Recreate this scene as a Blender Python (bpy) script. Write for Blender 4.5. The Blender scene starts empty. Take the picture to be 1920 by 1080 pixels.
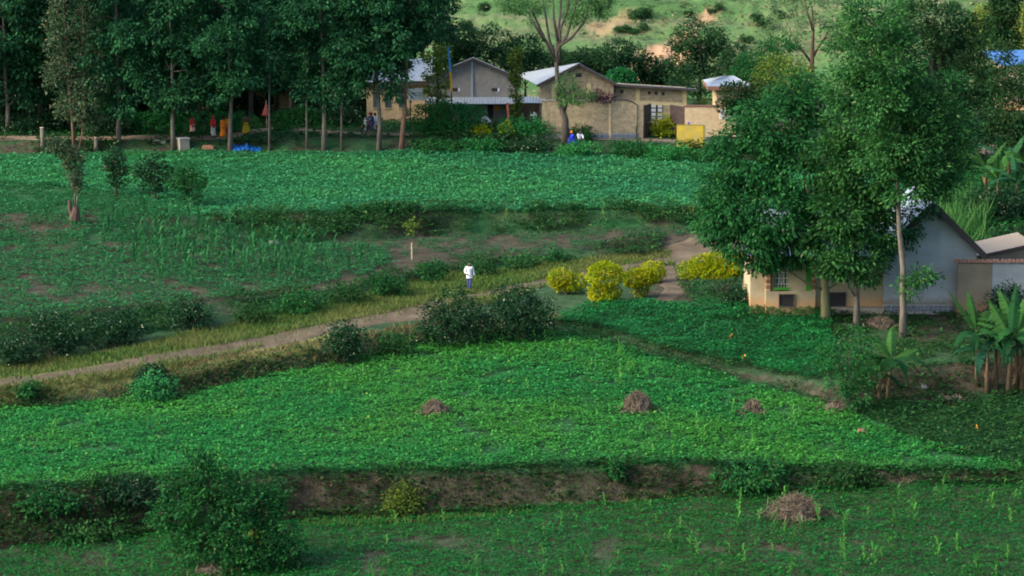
import bpy, bmesh, math, random
import numpy as np
from mathutils import Vector, Matrix

R = math.radians
scene = bpy.context.scene
COL = scene.collection
rng = np.random.default_rng(7)
random.seed(7)

# ------------------------------------------------------------------ camera
FPX = 5000.0                      # focal length in pixels of a 1920 wide frame
PITCH = R(9.54)
cam_d = bpy.data.cameras.new('camera')
cam_d.sensor_width = 36.0
cam_d.lens = FPX / 1920 * 36
cam_d.clip_start = 1.0
cam_d.clip_end = 6000
cam = bpy.data.objects.new('camera', cam_d)
COL.objects.link(cam)
cam.rotation_euler = (math.pi / 2 - PITCH, 0, 0)
scene.camera = cam

# ------------------------------------------------------------------ sky and sun
SUN_EL = R(34)
SUN_ROT = R(-112)                 # from the left, a little behind the camera
world = bpy.data.worlds.new('World')
scene.world = world
world.use_nodes = True
wn = world.node_tree.nodes
wl = world.node_tree.links
bg = wn['Background']
sky = wn.new('ShaderNodeTexSky')
sky.sky_type = 'NISHITA'
sky.sun_disc = False
sky.sun_elevation = SUN_EL
sky.sun_rotation = SUN_ROT
sky.air_density = 1.0
sky.dust_density = 4.0
sky.ozone_density = 1.0
wl.new(sky.outputs[0], bg.inputs[0])
bg.inputs[1].default_value = 0.15
sun_d = bpy.data.lights.new('sun', 'SUN')
sun_d.energy = 1.1
sun_d.angle = R(32)
sun_d.color = (1.0, 0.91, 0.77)
sun = bpy.data.objects.new('sun', sun_d)
COL.objects.link(sun)
sdir = Vector((math.sin(SUN_ROT) * math.cos(SUN_EL), math.cos(SUN_ROT) * math.cos(SUN_EL), math.sin(SUN_EL)))
sun.rotation_euler = sdir.to_track_quat('Z', 'Y').to_euler()
sun.location = (-60, 60, 60)
scene.view_settings.view_transform = 'Standard'
scene.view_settings.look = 'None'
scene.view_settings.gamma = 1.0
scene.view_settings.use_curve_mapping = False
scene.view_settings.exposure = 1.72
scene.render.engine = 'CYCLES'
scene.cycles.max_bounces = 5
scene.cycles.diffuse_bounces = 3
scene.cycles.transmission_bounces = 3
scene.cycles.use_denoising = True
scene.cycles.filter_width = 1.9

# ------------------------------------------------------------------ tagging helpers
def tag(o, label=None, cat=None, group=None, kind=None):
    if label: o['label'] = label
    if cat: o['category'] = cat
    if group: o['group'] = group
    if kind: o['kind'] = kind
    return o

def empty(name, loc, rz=0.0, label=None, cat=None, group=None):
    o = bpy.data.objects.new(name, None)
    COL.objects.link(o)
    o.empty_display_size = 0.3
    o.location = loc
    o.rotation_euler = (0, 0, rz)
    return tag(o, label, cat, group)

def link(name, me, parent=None, loc=(0, 0, 0), rz=0.0, scale=None):
    o = bpy.data.objects.new(name, me)
    COL.objects.link(o)
    o.location = loc
    o.rotation_euler = (0, 0, rz)
    if scale is not None:
        o.scale = scale if hasattr(scale, '__len__') else (scale,) * 3
    if parent: o.parent = parent
    return o

def np_mesh(name, verts, faces, mat=None, smooth=False):
    """verts (N,3), faces (M,k) arrays -> mesh"""
    verts = np.asarray(verts, dtype=np.float32)
    faces = np.asarray(faces, dtype=np.int32)
    me = bpy.data.meshes.new(name)
    n, k = faces.shape
    me.vertices.add(len(verts))
    me.vertices.foreach_set('co', verts.ravel())
    me.loops.add(n * k)
    me.loops.foreach_set('vertex_index', faces.ravel())
    me.polygons.add(n)
    me.polygons.foreach_set('loop_start', np.arange(0, n * k, k, dtype=np.int32))
    me.polygons.foreach_set('loop_total', np.full(n, k, dtype=np.int32))
    if smooth:
        me.polygons.foreach_set('use_smooth', np.ones(n, dtype=bool))
    me.update(calc_edges=True)
    if mat is not None: me.materials.append(mat)
    return me

class MB:
    """collects simple solids into one mesh"""
    def __init__(s): s.v = []; s.f = []; s.mi = []
    def add(s, vs, fs, m=0):
        o = len(s.v); s.v += [tuple(v) for v in vs]
        s.f += [tuple(i + o for i in f) for f in fs]; s.mi += [m] * len(fs)
        return s
    def box(s, x0, x1, y0, y1, z0, z1, m=0):
        v = [(x0, y0, z0), (x1, y0, z0), (x1, y1, z0), (x0, y1, z0), (x0, y0, z1), (x1, y0, z1), (x1, y1, z1), (x0, y1, z1)]
        return s.add(v, [(0, 3, 2, 1), (4, 5, 6, 7), (0, 1, 5, 4), (1, 2, 6, 5), (2, 3, 7, 6), (3, 0, 4, 7)], m)
    def prism(s, poly, axis, a, b, m=0):
        """polygon of 2-tuples extruded along axis ('x': poly is (y,z), 'y': (x,z), 'z': (x,y))"""
        n = len(poly)
        def P(p, t):
            return (t, p[0], p[1]) if axis == 'x' else (p[0], t, p[1]) if axis == 'y' else (p[0], p[1], t)
        v = [P(p, a) for p in poly] + [P(p, b) for p in poly]
        f = [tuple(range(n)), tuple(range(2 * n - 1, n - 1, -1))] + [(i, i + n, (i + 1) % n + n, (i + 1) % n) for i in range(n)]
        return s.add(v, f, m)
    def tube(s, pts, rad, seg=8, m=0, cap=True):
        pts = [Vector(p) for p in pts]
        if not hasattr(rad, '__len__'): rad = [rad] * len(pts)
        rings = []; vs = []
        for i, p in enumerate(pts):
            d = (pts[min(i + 1, len(pts) - 1)] - pts[max(i - 1, 0)]).normalized()
            a = d.cross(Vector((0, 1, 0.013)));
            if a.length < 1e-3: a = d.cross(Vector((1, 0, 0)))
            a.normalize(); b = d.cross(a)
            for k in range(seg):
                t = 2 * math.pi * k / seg
                vs.append(p + (a * math.cos(t) + b * math.sin(t)) * rad[i])
        fs = []
        for i in range(len(pts) - 1):
            for k in range(seg):
                k2 = (k + 1) % seg
                fs.append((i * seg + k, i * seg + k2, (i + 1) * seg + k2, (i + 1) * seg + k))
        if cap:
            fs.append(tuple(range(seg))[::-1]); fs.append(tuple(range((len(pts) - 1) * seg, len(pts) * seg)))
        return s.add(vs, fs, m)
    def lathe(s, prof, seg=16, c=(0, 0, 0), m=0):
        vs = []; fs = []
        for r, z in prof:
            for k in range(seg):
                t = 2 * math.pi * k / seg
                vs.append((c[0] + r * math.cos(t), c[1] + r * math.sin(t), c[2] + z))
        for i in range(len(prof) - 1):
            for k in range(seg):
                k2 = (k + 1) % seg
                fs.append((i * seg + k, i * seg + k2, (i + 1) * seg + k2, (i + 1) * seg + k))
        return s.add(vs, fs, m)
    def ball(s, c, r, seg=12, ring=8, m=0):
        if not hasattr(r, '__len__'): r = (r, r, r)
        vs = []; fs = []
        for i in range(ring + 1):
            a = math.pi * i / ring
            for k in range(seg):
                t = 2 * math.pi * k / seg
                vs.append((c[0] + r[0] * math.sin(a) * math.cos(t), c[1] + r[1] * math.sin(a) * math.sin(t), c[2] + r[2] * math.cos(a)))
        for i in range(ring):
            for k in range(seg):
                k2 = (k + 1) % seg
                fs.append((i * seg + k, (i + 1) * seg + k, (i + 1) * seg + k2, i * seg + k2))
        return s.add(vs, fs, m)
    def mesh(s, name, mats, smooth=False):
        me = bpy.data.meshes.new(name)
        me.from_pydata(s.v, [], s.f)
        if not isinstance(mats, (list, tuple)): mats = [mats]
        for m in mats: me.materials.append(m)
        if len(mats) > 1: me.polygons.foreach_set('material_index', np.array(s.mi, dtype=np.int32))
        if smooth: me.polygons.foreach_set('use_smooth', np.ones(len(s.f), dtype=bool))
        me.update()
        return me
    def build(s, name, mats, parent=None, loc=(0, 0, 0), rz=0.0, smooth=False, bevel=0):
        o = link(name, s.mesh(name, mats, smooth), parent, loc, rz)
        if bevel:
            b = o.modifiers.new('bevel', 'BEVEL'); b.width = bevel; b.segments = 2; b.limit_method = 'ANGLE'
        return o

# ------------------------------------------------------------------ numeric noise
def vnoise(x, y, seed=0):
    xi = np.floor(x).astype(np.int64); yi = np.floor(y).astype(np.int64)
    fx = x - xi; fy = y - yi
    fx = fx * fx * (3 - 2 * fx); fy = fy * fy * (3 - 2 * fy)
    def h(a, b):
        n = (a * 374761393 + b * 668265263 + seed * 974711) & 0x7fffffff
        n = ((n ^ (n >> 13)) * 1274126177) & 0x7fffffff
        return ((n ^ (n >> 16)) & 0xffff) / 65535.0
    return (h(xi, yi) * (1 - fx) + h(xi + 1, yi) * fx) * (1 - fy) + (h(xi, yi + 1) * (1 - fx) + h(xi + 1, yi + 1) * fx) * fy

def fbm(x, y, seed=0, oct=3):
    s = 0; a = 0.5; t = 0
    for i in range(oct):
        s = s + a * vnoise(x * 2 ** i, y * 2 ** i, seed + i); t += a; a *= 0.5
    return s / t

# ------------------------------------------------------------------ terrain
def tan_dep(py):
    return np.tan(PITCH + np.arctan((np.asarray(py, dtype=float) - 540) / FPX))

PXC = np.array([-700, 0, 300, 600, 900, 1080, 1240, 1420, 1560, 1720, 1920, 2600], dtype=float)
# every line of the land: image rows and distances where it was sighted, one for each sight column
LINES = [
 # py ...                                                              # distance Y ...
 ([1120]*12,                                                            [106]*12),
 ([1060,1030, 995, 970, 960, 948, 938, 926, 916, 909, 905, 900],        [110,112,115.5,118,118.6,119,119.5,120,120.3,120.8,121.3,122]),
 ([ 935, 920, 903, 887, 881, 876, 869, 876, 881, 884, 889, 893],        [113.5,115,117.6,119,119.7,120.2,120.8,121,121.2,121.4,121.8,122.5]),
 ([ 800, 770, 746, 690, 630, 622, 666, 717, 757, 750, 738, 720],        [127,130.5,132.5,138,144,144.5,140,135.5,131.3,132.6,133.5,134]),
 ([ 765, 735, 705, 648, 600, 612, 656, 704, 724, 696, 682, 670],        [128,131.3,133.8,139.3,146,146.0,140.6,136.1,132.4,134.5,135,135.6]),
 ([ 735, 700, 660, 610, 560, 555, 573, 575, 584, 588, 590, 592],        [131,135,138.5,144.5,152,153,150,149.3,148.2,147.5,147.2,147]),
 ([ 700, 668, 625, 572, 512, 490, 482, 470, 468, 468, 470, 472],        [134.5,138.5,143.5,150.5,163.2,166,167,168,167,166.3,165.8,165]),
 ([ 630, 605, 575, 543, 487, 467, 440, 430, 432, 435, 440, 445],        [138.5,142,147,153,165.5,169,172,172.4,171,170,169,168]),
 ([ 470, 460, 456, 455, 438, 432, 427, 420, 415, 415, 415, 420],        [163,165,168,171,176,176.3,175,175,174.5,174,173,172]),
 ([ 440, 425, 408, 399, 395, 395, 395, 395, 395, 395, 395, 395],        [168,170.5,174.5,174.5,177.5,177.7,177.4,177,176.5,176,175,175]),
 ([ 292, 288, 286, 284, 283, 290, 296, 305, 312, 318, 322, 325],        [198.5,199,200,200.5,200.8,200,199.4,198,197,196,195.5,195]),
 ([ 270, 266, 264, 262, 262, 266, 270, 284, 292, 298, 302, 305],        [200.5,201,201.8,202,202.2,201.6,201,199.6,198.8,198,197.5,197]),
]
LZ = []   # (Y array, z array) over PXC
for pyv, Yv in LINES:
    Yv = np.array(Yv, float)
    LZ.append((Yv, -Yv * tan_dep(pyv)))
NL = len(LZ)
# beyond the village: the plateau, the dip behind it and the big hill
def back_lines():
    out = []
    zl = LZ[-1][1]; Yl = LZ[-1][0]
    out.append((np.full(12, 213.0), np.full(12, -22.35)))
    out.append((np.full(12, 236.0), np.full(12, -22.6)))
    out.append((np.full(12, 280.0), np.full(12, -29.5)))
    out.append((np.full(12, 296.0), np.full(12, -28.4)))
    out.append((np.full(12, 335.0), np.full(12, -16.6)))
    out.append((np.full(12, 420.0), np.full(12, 14.0)))
    out.append((np.full(12, 700.0), np.full(12, 95.0)))
    out.append((np.full(12, 1600.0), np.full(12, 170.0)))
    return out
front = [(np.full(12, -150.0), np.full(12, 25.0)), (np.full(12, -20.0), np.full(12, 4.0)), (np.full(12, 2.0), np.full(12, -1.75)), (np.full(12, 12.0), np.full(12, -7.5)),
         (np.full(12, 70.0), np.full(12, -31.0)), (np.full(12, 92.0), np.full(12, -31.3))]
ALL = front + LZ + back_lines()
YT = np.array([a for a, b in ALL]); ZT = np.array([b for a, b in ALL])   # (lines, cols)
NFRONT = len(front)

def terrain(x, Y, rough=True):
    """ground height and the position t along the lines (for zoning)"""
    x = np.asarray(x, float); Y = np.asarray(Y, float)
    shp = x.shape; x = x.ravel(); Y = Y.ravel()
    px = 960 + FPX * x / (np.maximum(Y, 60) * 1.016)
    px = np.clip(px, PXC[0], PXC[-1])
    c = np.clip(np.searchsorted(PXC, px) - 1, 0, len(PXC) - 2)
    w = (px - PXC[c]) / (PXC[c + 1] - PXC[c])
    w = w * w * (3 - 2 * w) * 0.5 + w * 0.5
    Yl = YT[:, c] * (1 - w) + YT[:, c + 1] * w     # (lines, N)
    Zl = ZT[:, c] * (1 - w) + ZT[:, c + 1] * w
    # wobble of the lines so that no edge is straight
    wob = (fbm(x * 0.35, Y * 0.05, 3) - 0.5) * 0.9
    Yq = Y + wob * ((Y > 100) & (Y < 203))
    k = np.clip((Yl < Yq).sum(0) - 1, 0, len(YT) - 2)
    i = np.arange(len(x))
    y0 = Yl[k, i]; y1 = Yl[k + 1, i]
    t = np.clip((Yq - y0) / (y1 - y0), 0, 1)
    z = Zl[k, i] * (1 - t) + Zl[k + 1, i] * t
    if rough:
        bank = np.isin(k - NFRONT, [1, 3, 6, 8, 10])
        amp = np.where(bank, 0.42, 0.09)
        amp = np.where(Y > 240, 0.9, amp); amp = np.where(Y < 100, 0.4, amp)
        z = z + amp * (fbm(x * 0.9, Y * 0.9, 11) - 0.5) + np.where(Y > 260, 3.0, 0) * (fbm(x * 0.05, Y * 0.05, 5) - 0.5)
        z = z + np.where((Y > 203) & (Y <= 240), 0, 0.22) * (fbm(x * 0.22, Y * 0.22, 23) - 0.5)
        ter = (Y + x * 0.18 + 6 * (fbm(x * 0.03, Y * 0.03, 51) - 0.5)) / 7.0
        tf = ter - np.floor(ter)
        z = z + np.where((Y > 285) & (Y < 460), 1.1 * (np.clip((tf - 0.75) * 4, 0, 1) - tf), 0)
        # far flanks of the valley rise gently
        z = z + np.maximum(np.abs(x) - 90, 0) * 0.12 * (Y > 0)
    return z.reshape(shp), (k - NFRONT + t).reshape(shp)

def tz(x, Y):
    return float(terrain(np.array([x]), np.array([Y]))[0][0])

def project(x, Y, z):
    d = Y * math.cos(PITCH) - z * math.sin(PITCH)
    up = Y * math.sin(PITCH) + z * math.cos(PITCH)
    return 960 + FPX * x / d, 540 - FPX * up / d

def at(px, py, Y):
    """point at distance Y sighted at a pixel"""
    v = (py - 540) / FPX
    # up/d = -v
    z = -Y * math.tan(PITCH + math.atan(v))
    d = Y * math.cos(PITCH) - z * math.sin(PITCH)
    return Vector((d * (px - 960) / FPX, Y, z))

def G(px, py, Ymin=104, Ymax=600):
    """where a sight line meets the ground"""
    Ys = np.arange(Ymin, Ymax, 0.1)
    z = -Ys * math.tan(PITCH + math.atan((py - 540) / FPX))
    d = Ys * math.cos(PITCH) - z * math.sin(PITCH)
    x = d * (px - 960) / FPX
    g = terrain(x, Ys)[0]
    i = np.argmax(g >= z)
    return Vector((x[i], Ys[i], g[i]))

def GY(px, Y):
    """ground point at distance Y in a sight column"""
    z = -24.0
    for _ in range(3):
        d = Y * math.cos(PITCH) - z * math.sin(PITCH)
        x = d * (px - 960) / FPX
        z = tz(x, Y)
    return Vector((x, Y, z))

def ppm(p):
    """pixels for a metre at a point (1920 wide frame)"""
    return FPX / (p[1] * math.cos(PITCH) - p[2] * math.sin(PITCH))

def inpoly(px, py, poly):
    poly = np.asarray(poly, float)
    c = np.zeros(px.shape, bool)
    n = len(poly)
    for i in range(n):
        x0, y0 = poly[i]; x1, y1 = poly[(i + 1) % n]
        if y0 == y1: continue
        m = ((y0 > py) != (y1 > py)) & (px < (x1 - x0) * (py - y0) / (y1 - y0) + x0)
        c ^= m
    return c

# ------------------------------------------------------------------ materials
def new_mat(name):
    m = bpy.data.materials.new(name); m.use_nodes = True
    nt = m.node_tree
    b = nt.nodes['Principled BSDF']
    return m, nt, b

def ramp(nt, stops):
    r = nt.nodes.new('ShaderNodeValToRGB')
    e = r.color_ramp.elements
    while len(e) > 1: e.remove(e[0])
    e[0].position = stops[0][0]; e[0].color = (*stops[0][1], 1)
    for p, c in stops[1:]:
        k = e.new(p); k.color = (*c, 1)
    return r

def noise(nt, scale, detail=3, coord='Object', rough=0.6, dist=0.0):
    tc = nt.nodes.new('ShaderNodeTexCoord'); n = nt.nodes.new('ShaderNodeTexNoise')
    n.inputs['Scale'].default_value = scale; n.inputs['Detail'].default_value = detail
    n.inputs['Roughness'].default_value = rough; n.inputs['Distortion'].default_value = dist
    nt.links.new(tc.outputs[coord], n.inputs['Vector'])
    return n

def mixc(nt, a, b, fac, blend='MIX'):
    m = nt.nodes.new('ShaderNodeMix'); m.data_type = 'RGBA'; m.blend_type = blend
    for s, v in ((0, fac), (6, a), (7, b)):
        if isinstance(v, (int, float)): m.inputs[s].default_value = v
        elif isinstance(v, tuple): m.inputs[s].default_value = (*v, 1)
        else: nt.links.new(v, m.inputs[s])
    return m.outputs[2]

def bump(nt, b, h, strength=0.4, dist=0.05):
    n = nt.nodes.new('ShaderNodeBump'); n.inputs['Strength'].default_value = strength; n.inputs['Distance'].default_value = dist
    nt.links.new(h, n.inputs['Height']); nt.links.new(n.outputs[0], b.inputs['Normal'])

def leaf_mat(name, dark, mid, light, transl=0.3, patch=None, patch_scale=0.25, odd=None, odd_amt=0.03):
    """leaf colour differs from leaf to leaf; patch = a second tint in broad patches; odd = a few withered leaves"""
    m, nt, b = new_mat(name)
    g = nt.nodes.new('ShaderNodeNewGeometry')
    stops = [(0.0, dark), (0.5, mid), (0.96, light)]
    r = ramp(nt, stops); nt.links.new(g.outputs['Random Per Island'], r.inputs[0])
    col = r.outputs[0]
    if odd is not None:
        mt = nt.nodes.new('ShaderNodeMath'); mt.operation = 'MULTIPLY'; mt.inputs[1].default_value = 57.31
        fr = nt.nodes.new('ShaderNodeMath'); fr.operation = 'FRACT'
        gt = nt.nodes.new('ShaderNodeMath'); gt.operation = 'LESS_THAN'; gt.inputs[1].default_value = odd_amt
        nt.links.new(g.outputs['Random Per Island'], mt.inputs[0]); nt.links.new(mt.outputs[0], fr.inputs[0]); nt.links.new(fr.outputs[0], gt.inputs[0])
        col = mixc(nt, col, odd, gt.outputs[0])
    if patch is not None:
        n = noise(nt, patch_scale, 3)
        r2 = ramp(nt, [(0.42, (0, 0, 0)), (0.62, (1, 1, 1))]); nt.links.new(n.outputs[0], r2.inputs[0])
        col = mixc(nt, col, mixc(nt, col, patch, 0.65), r2.outputs[0])
    oi = nt.nodes.new('ShaderNodeObjectInfo')
    hs = nt.nodes.new('ShaderNodeHueSaturation')
    mr = nt.nodes.new('ShaderNodeMapRange'); mr.inputs[3].default_value = 0.82; mr.inputs[4].default_value = 1.18
    nt.links.new(oi.outputs['Random'], mr.inputs[0]); nt.links.new(mr.outputs[0], hs.inputs['Value'])
    nt.links.new(col, hs.inputs['Color'])
    nt.links.new(hs.outputs[0], b.inputs['Base Color'])
    b.inputs['Roughness'].default_value = 0.6
    b.inputs['Specular IOR Level'].default_value = 0.06
    t = nt.nodes.new('ShaderNodeBsdfTranslucent'); nt.links.new(hs.outputs[0], t.inputs[0])
    mx = nt.nodes.new('ShaderNodeMixShader'); mx.inputs[0].default_value = transl
    nt.links.new(b.outputs[0], mx.inputs[1]); nt.links.new(t.outputs[0], mx.inputs[2])
    nt.links.new(mx.outputs[0], nt.nodes['Material Output'].inputs['Surface'])
    return m

def plain(name, c, rough=0.8, var=0.25, scale=3.0, metallic=0.0, bmp=0.0, spec=0.3):
    m, nt, b = new_mat(name)
    n = noise(nt, scale, 4)
    lo = tuple(x * (1 - var) for x in c); hi = tuple(min(1, x * (1 + var)) for x in c)
    r = ramp(nt, [(0.3, lo), (0.7, hi)]); nt.links.new(n.outputs[0], r.inputs[0])
    nt.links.new(r.outputs[0], b.inputs['Base Color'])
    b.inputs['Roughness'].default_value = rough; b.inputs['Metallic'].default_value = metallic
    b.inputs['Specular IOR Level'].default_value = spec
    if bmp: bump(nt, b, n.outputs[0], bmp, 0.03)
    return m

def bark_mat(name, a, c, scale=6):
    m, nt, b = new_mat(name)
    tc = nt.nodes.new('ShaderNodeTexCoord'); mp = nt.nodes.new('ShaderNodeMapping'); mp.inputs['Scale'].default_value = (1, 1, 0.25)
    n = nt.nodes.new('ShaderNodeTexNoise'); n.inputs['Scale'].default_value = scale; n.inputs['Detail'].default_value = 5
    nt.links.new(tc.outputs['Object'], mp.inputs[0]); nt.links.new(mp.outputs[0], n.inputs['Vector'])
    r = ramp(nt, [(0.35, a), (0.65, c)]); nt.links.new(n.outputs[0], r.inputs[0])
    nt.links.new(r.outputs[0], b.inputs['Base Color']); b.inputs['Roughness'].default_value = 0.9
    bump(nt, b, n.outputs[0], 0.6, 0.03)
    return m

# ---- ground material: soil and grass by the land's own cover, kept as point attributes
def ground_mat():
    m, nt, b = new_mat('ground_cover')
    L = nt.links
    def attr(nm):
        a = nt.nodes.new('ShaderNodeAttribute'); a.attribute_name = nm; return a.outputs['Fac']
    n1 = noise(nt, 1.3, 8, rough=0.7); n2 = noise(nt, 0.12, 4); n3 = noise(nt, 7.0, 4)
    soil = ramp(nt, [(0.3, (0.022, 0.018, 0.013)), (0.5, (0.048, 0.038, 0.028)), (0.62, (0.070, 0.056, 0.042)), (0.78, (0.11, 0.086, 0.064))]); L.new(n1.outputs[0], soil.inputs[0])
    grass = ramp(nt, [(0.3, (0.007, 0.045, 0.016)), (0.7, (0.020, 0.095, 0.030))]); L.new(n1.outputs[0], grass.inputs[0])
    dry = ramp(nt, [(0.3, (0.10, 0.13, 0.030)), (0.7, (0.22, 0.20, 0.065))]); L.new(n3.outputs[0], dry.inputs[0])
    # the far hill: strips of grass, fallow and bare earth following the slope
    tc = nt.nodes.new('ShaderNodeTexCoord'); mp = nt.nodes.new('ShaderNodeMapping'); mp.inputs['Scale'].default_value = (0.035, 0.15, 0.0); mp.inputs['Rotation'].default_value = (0, 0, R(14))
    hn = nt.nodes.new('ShaderNodeTexNoise'); hn.inputs['Scale'].default_value = 1.0; hn.inputs['Detail'].default_value = 7; hn.inputs['Roughness'].default_value = 0.65
    L.new(tc.outputs['Object'], mp.inputs[0]); L.new(mp.outputs[0], hn.inputs['Vector'])
    hill = ramp(nt, [(0.32, (0.045, 0.105, 0.035)), (0.43, (0.062, 0.135, 0.045)), (0.50, (0.090, 0.150, 0.058)), (0.56, (0.140, 0.138, 0.078)), (0.64, (0.090, 0.150, 0.058)), (0.72, (0.05, 0.10, 0.04))])
    L.new(hn.outputs[0], hill.inputs[0])
    hr = ramp(nt, [(0.40, (0, 0, 0)), (0.62, (0.75, 0.75, 0.75))]); L.new(n1.outputs[0], hr.inputs[0])
    hv = mixc(nt, hill.outputs[0], (0.050, 0.105, 0.038), hr.outputs[0])
    hv = mixc(nt, hv, (0.34, 0.215, 0.13), attr('earth'))
    c = mixc(nt, grass.outputs[0], soil.outputs[0], attr('soil'))
    c = mixc(nt, c, dry.outputs[0], attr('dry'))
    c = mixc(nt, c, hv, attr('hill'))
    L.new(c, b.inputs['Base Color'])
    b.inputs['Roughness'].default_value = 0.95; b.inputs['Specular IOR Level'].default_value = 0.1
    bump(nt, b, n3.outputs[0], 0.9, 0.12)
    return m

M = {}
M['ground'] = ground_mat()
def road_mat(name, c0, c1, c2):
    m, nt, b = new_mat(name)
    n1 = noise(nt, 0.8, 5); n2 = noise(nt, 9, 5)
    r = ramp(nt, [(0.3, c0), (0.55, c1), (0.8, c2)]); nt.links.new(n1.outputs[0], r.inputs[0])
    c = mixc(nt, r.outputs[0], (0.12, 0.10, 0.075), n2.outputs[0], 'OVERLAY')
    nt.links.new(mixc(nt, r.outputs[0], c, 0.5), b.inputs['Base Color']); b.inputs['Roughness'].default_value = 0.95
    b.inputs['Specular IOR Level'].default_value = 0.1
    bump(nt, b, n2.outputs[0], 0.5, 0.04)
    return m
M['road'] = road_mat('trodden_earth', (0.070, 0.056, 0.038), (0.122, 0.099, 0.068), (0.19, 0.153, 0.107))
M['road_pale'] = road_mat('pale_earth', (0.13, 0.10, 0.075), (0.21, 0.165, 0.12), (0.29, 0.235, 0.175))

# ------------------------------------------------------------------ ground sheet
def axis(lo, hi, step, far_lo, far_hi, g=1.35):
    a = list(np.arange(lo, hi + step * 0.5, step))
    s = step
    while a[0] > far_lo: s *= g; a.insert(0, a[0] - s)
    s = step
    while a[-1] < far_hi: s *= g; a.append(a[-1] + s)
    return np.array(a)
XS = axis(-46, 46, 0.36, -420, 420)
YS = axis(108, 206, 0.33, -90, 207, 1.28)
YS = np.r_[YS, np.arange(YS[-1] + 0.9, 350, 0.9), np.arange(352, 420, 2.0)]
while YS[-1] < 690: YS = np.r_[YS, YS[-1] + (YS[-1] - YS[-2]) * 1.25]
gx, gy = np.meshgrid(XS, YS)
gz, gt = terrain(gx, gy)
nx, ny = len(XS), len(YS)
ii = np.arange(nx * ny).reshape(ny, nx)
quads = np.stack([ii[:-1, :-1], ii[:-1, 1:], ii[1:, 1:], ii[1:, :-1]], -1).reshape(-1, 4)
gme = np_mesh('ground', np.stack([gx, gy, gz], -1).reshape(-1, 3), quads, M['ground'], True)
X1, Y1, T1 = gx.ravel(), gy.ravel(), gt.ravel()
PX1, PY1 = project(X1, Y1, gz.ravel())
kl = np.floor(T1).astype(int); fr = T1 - kl
nz = fbm(X1 * 0.5, Y1 * 0.5, 41); nz2 = fbm(X1 * 0.15, Y1 * 0.15, 42)
soil = np.zeros(len(X1)); dry = np.zeros(len(X1)); hill = np.zeros(len(X1)); earth = np.zeros(len(X1))
near = (Y1 > 100) & (Y1 < 240)
soil[near] = 0.35
soil = np.where(kl == 0, 0.75, soil)
soil = np.where(kl == 1, np.clip(0.80 + 0.8 * (nz2 - 0.4), 0, 1), soil)
soil = np.where(kl == 3, np.clip(0.35 + 1.3 * (nz - 0.35), 0, 1), soil)
soil = np.where((kl == 3) & (PX1 > 1080), np.where(PX1 > 1380, 0.9, 0.65), soil)
soil = np.where(kl == 2, 0.12, soil); soil = np.where(kl == 9, 0.1, soil); soil = np.where(kl == 4, 0.35, soil)
soil = np.where(kl == 6, np.clip(0.2 + 1.2 * (nz - 0.35), 0, 1), soil)
soil = np.where(kl == 8, np.clip(0.3 + 1.5 * (nz - 0.4), 0, 1), soil)
soil = np.where(kl == 10, np.clip(0.45 + 1.8 * (nz - 0.45), 0, 1), soil)
soil = np.where((kl == 7), 0.92, soil)
def patch(poly, arr, val, edge=12):
    m = inpoly(PX1 + (nz - 0.5) * 4 * edge, PY1 + (nz2 - 0.5) * 2 * edge, poly) & near
    arr[m] = val
patch([(1090, 440), (1340, 418), (1420, 430), (1400, 505), (1270, 485), (1180, 478)], soil, 0.95)
patch([(1215, 480), (1300, 470), (1300, 565), (1215, 565)], soil, 0.9)
patch([(1640, 690), (1800, 680), (1960, 690), (1960, 735), (1700, 752), (1600, 745)], soil, 0.95)
patch([(1720, 575), (1840, 575), (1840, 640), (1700, 640)], soil, 0.85)
patch([(1300, 985), (1600, 990), (1650, 1040), (1350, 1035)], soil, 0.95)
patch([(-50, 395), (180, 395), (180, 430), (-50, 440)], soil, 1.0)
# verges with drying grass either side of the dirt road
patch([(-60, 690), (200, 660), (420, 610), (640, 560), (760, 530), (850, 515), (930, 515), (960, 560), (800, 590), (640, 590), (420, 650), (150, 705), (-60, 745)], dry, 0.55)
patch([(940, 505), (1100, 490), (1250, 470), (1260, 500), (1060, 520), (940, 540)], dry, 0.5)
patch([(-60, 715), (300, 665), (640, 612), (640, 650), (420, 690), (150, 735), (-60, 770)], dry, 0.65)
hill = np.clip((Y1 - 262) / 20, 0, 1)
he = (Y1 > 240)
earth[he & inpoly(PX1 + (nz - .5) * 60, PY1 + (nz2 - 0.5) * 30, [(1120, 170), (1180, 112), (1235, 78), (1290, 52), (1302, 74), (1268, 115), (1228, 165)])] = 1.0
earth[he & inpoly(PX1 + (nz - .5) * 60, PY1 + (nz2 - 0.5) * 30, [(1285, 45), (1350, 12), (1360, 25), (1300, 58)])] = 0.8
earth[he & inpoly(PX1 + (nz - .5) * 60, PY1 + (nz2 - 0.5) * 30, [(1090, 55), (1200, 25), (1215, 35), (1110, 70)])] = 0.5
for nm, arr in (('soil', soil), ('dry', dry), ('hill', hill), ('earth', earth)):
    a = gme.attributes.new(nm, 'FLOAT', 'POINT'); a.data.foreach_set('value', arr.astype(np.float32))
ground = link('ground', gme); tag(ground, kind='structure')

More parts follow.
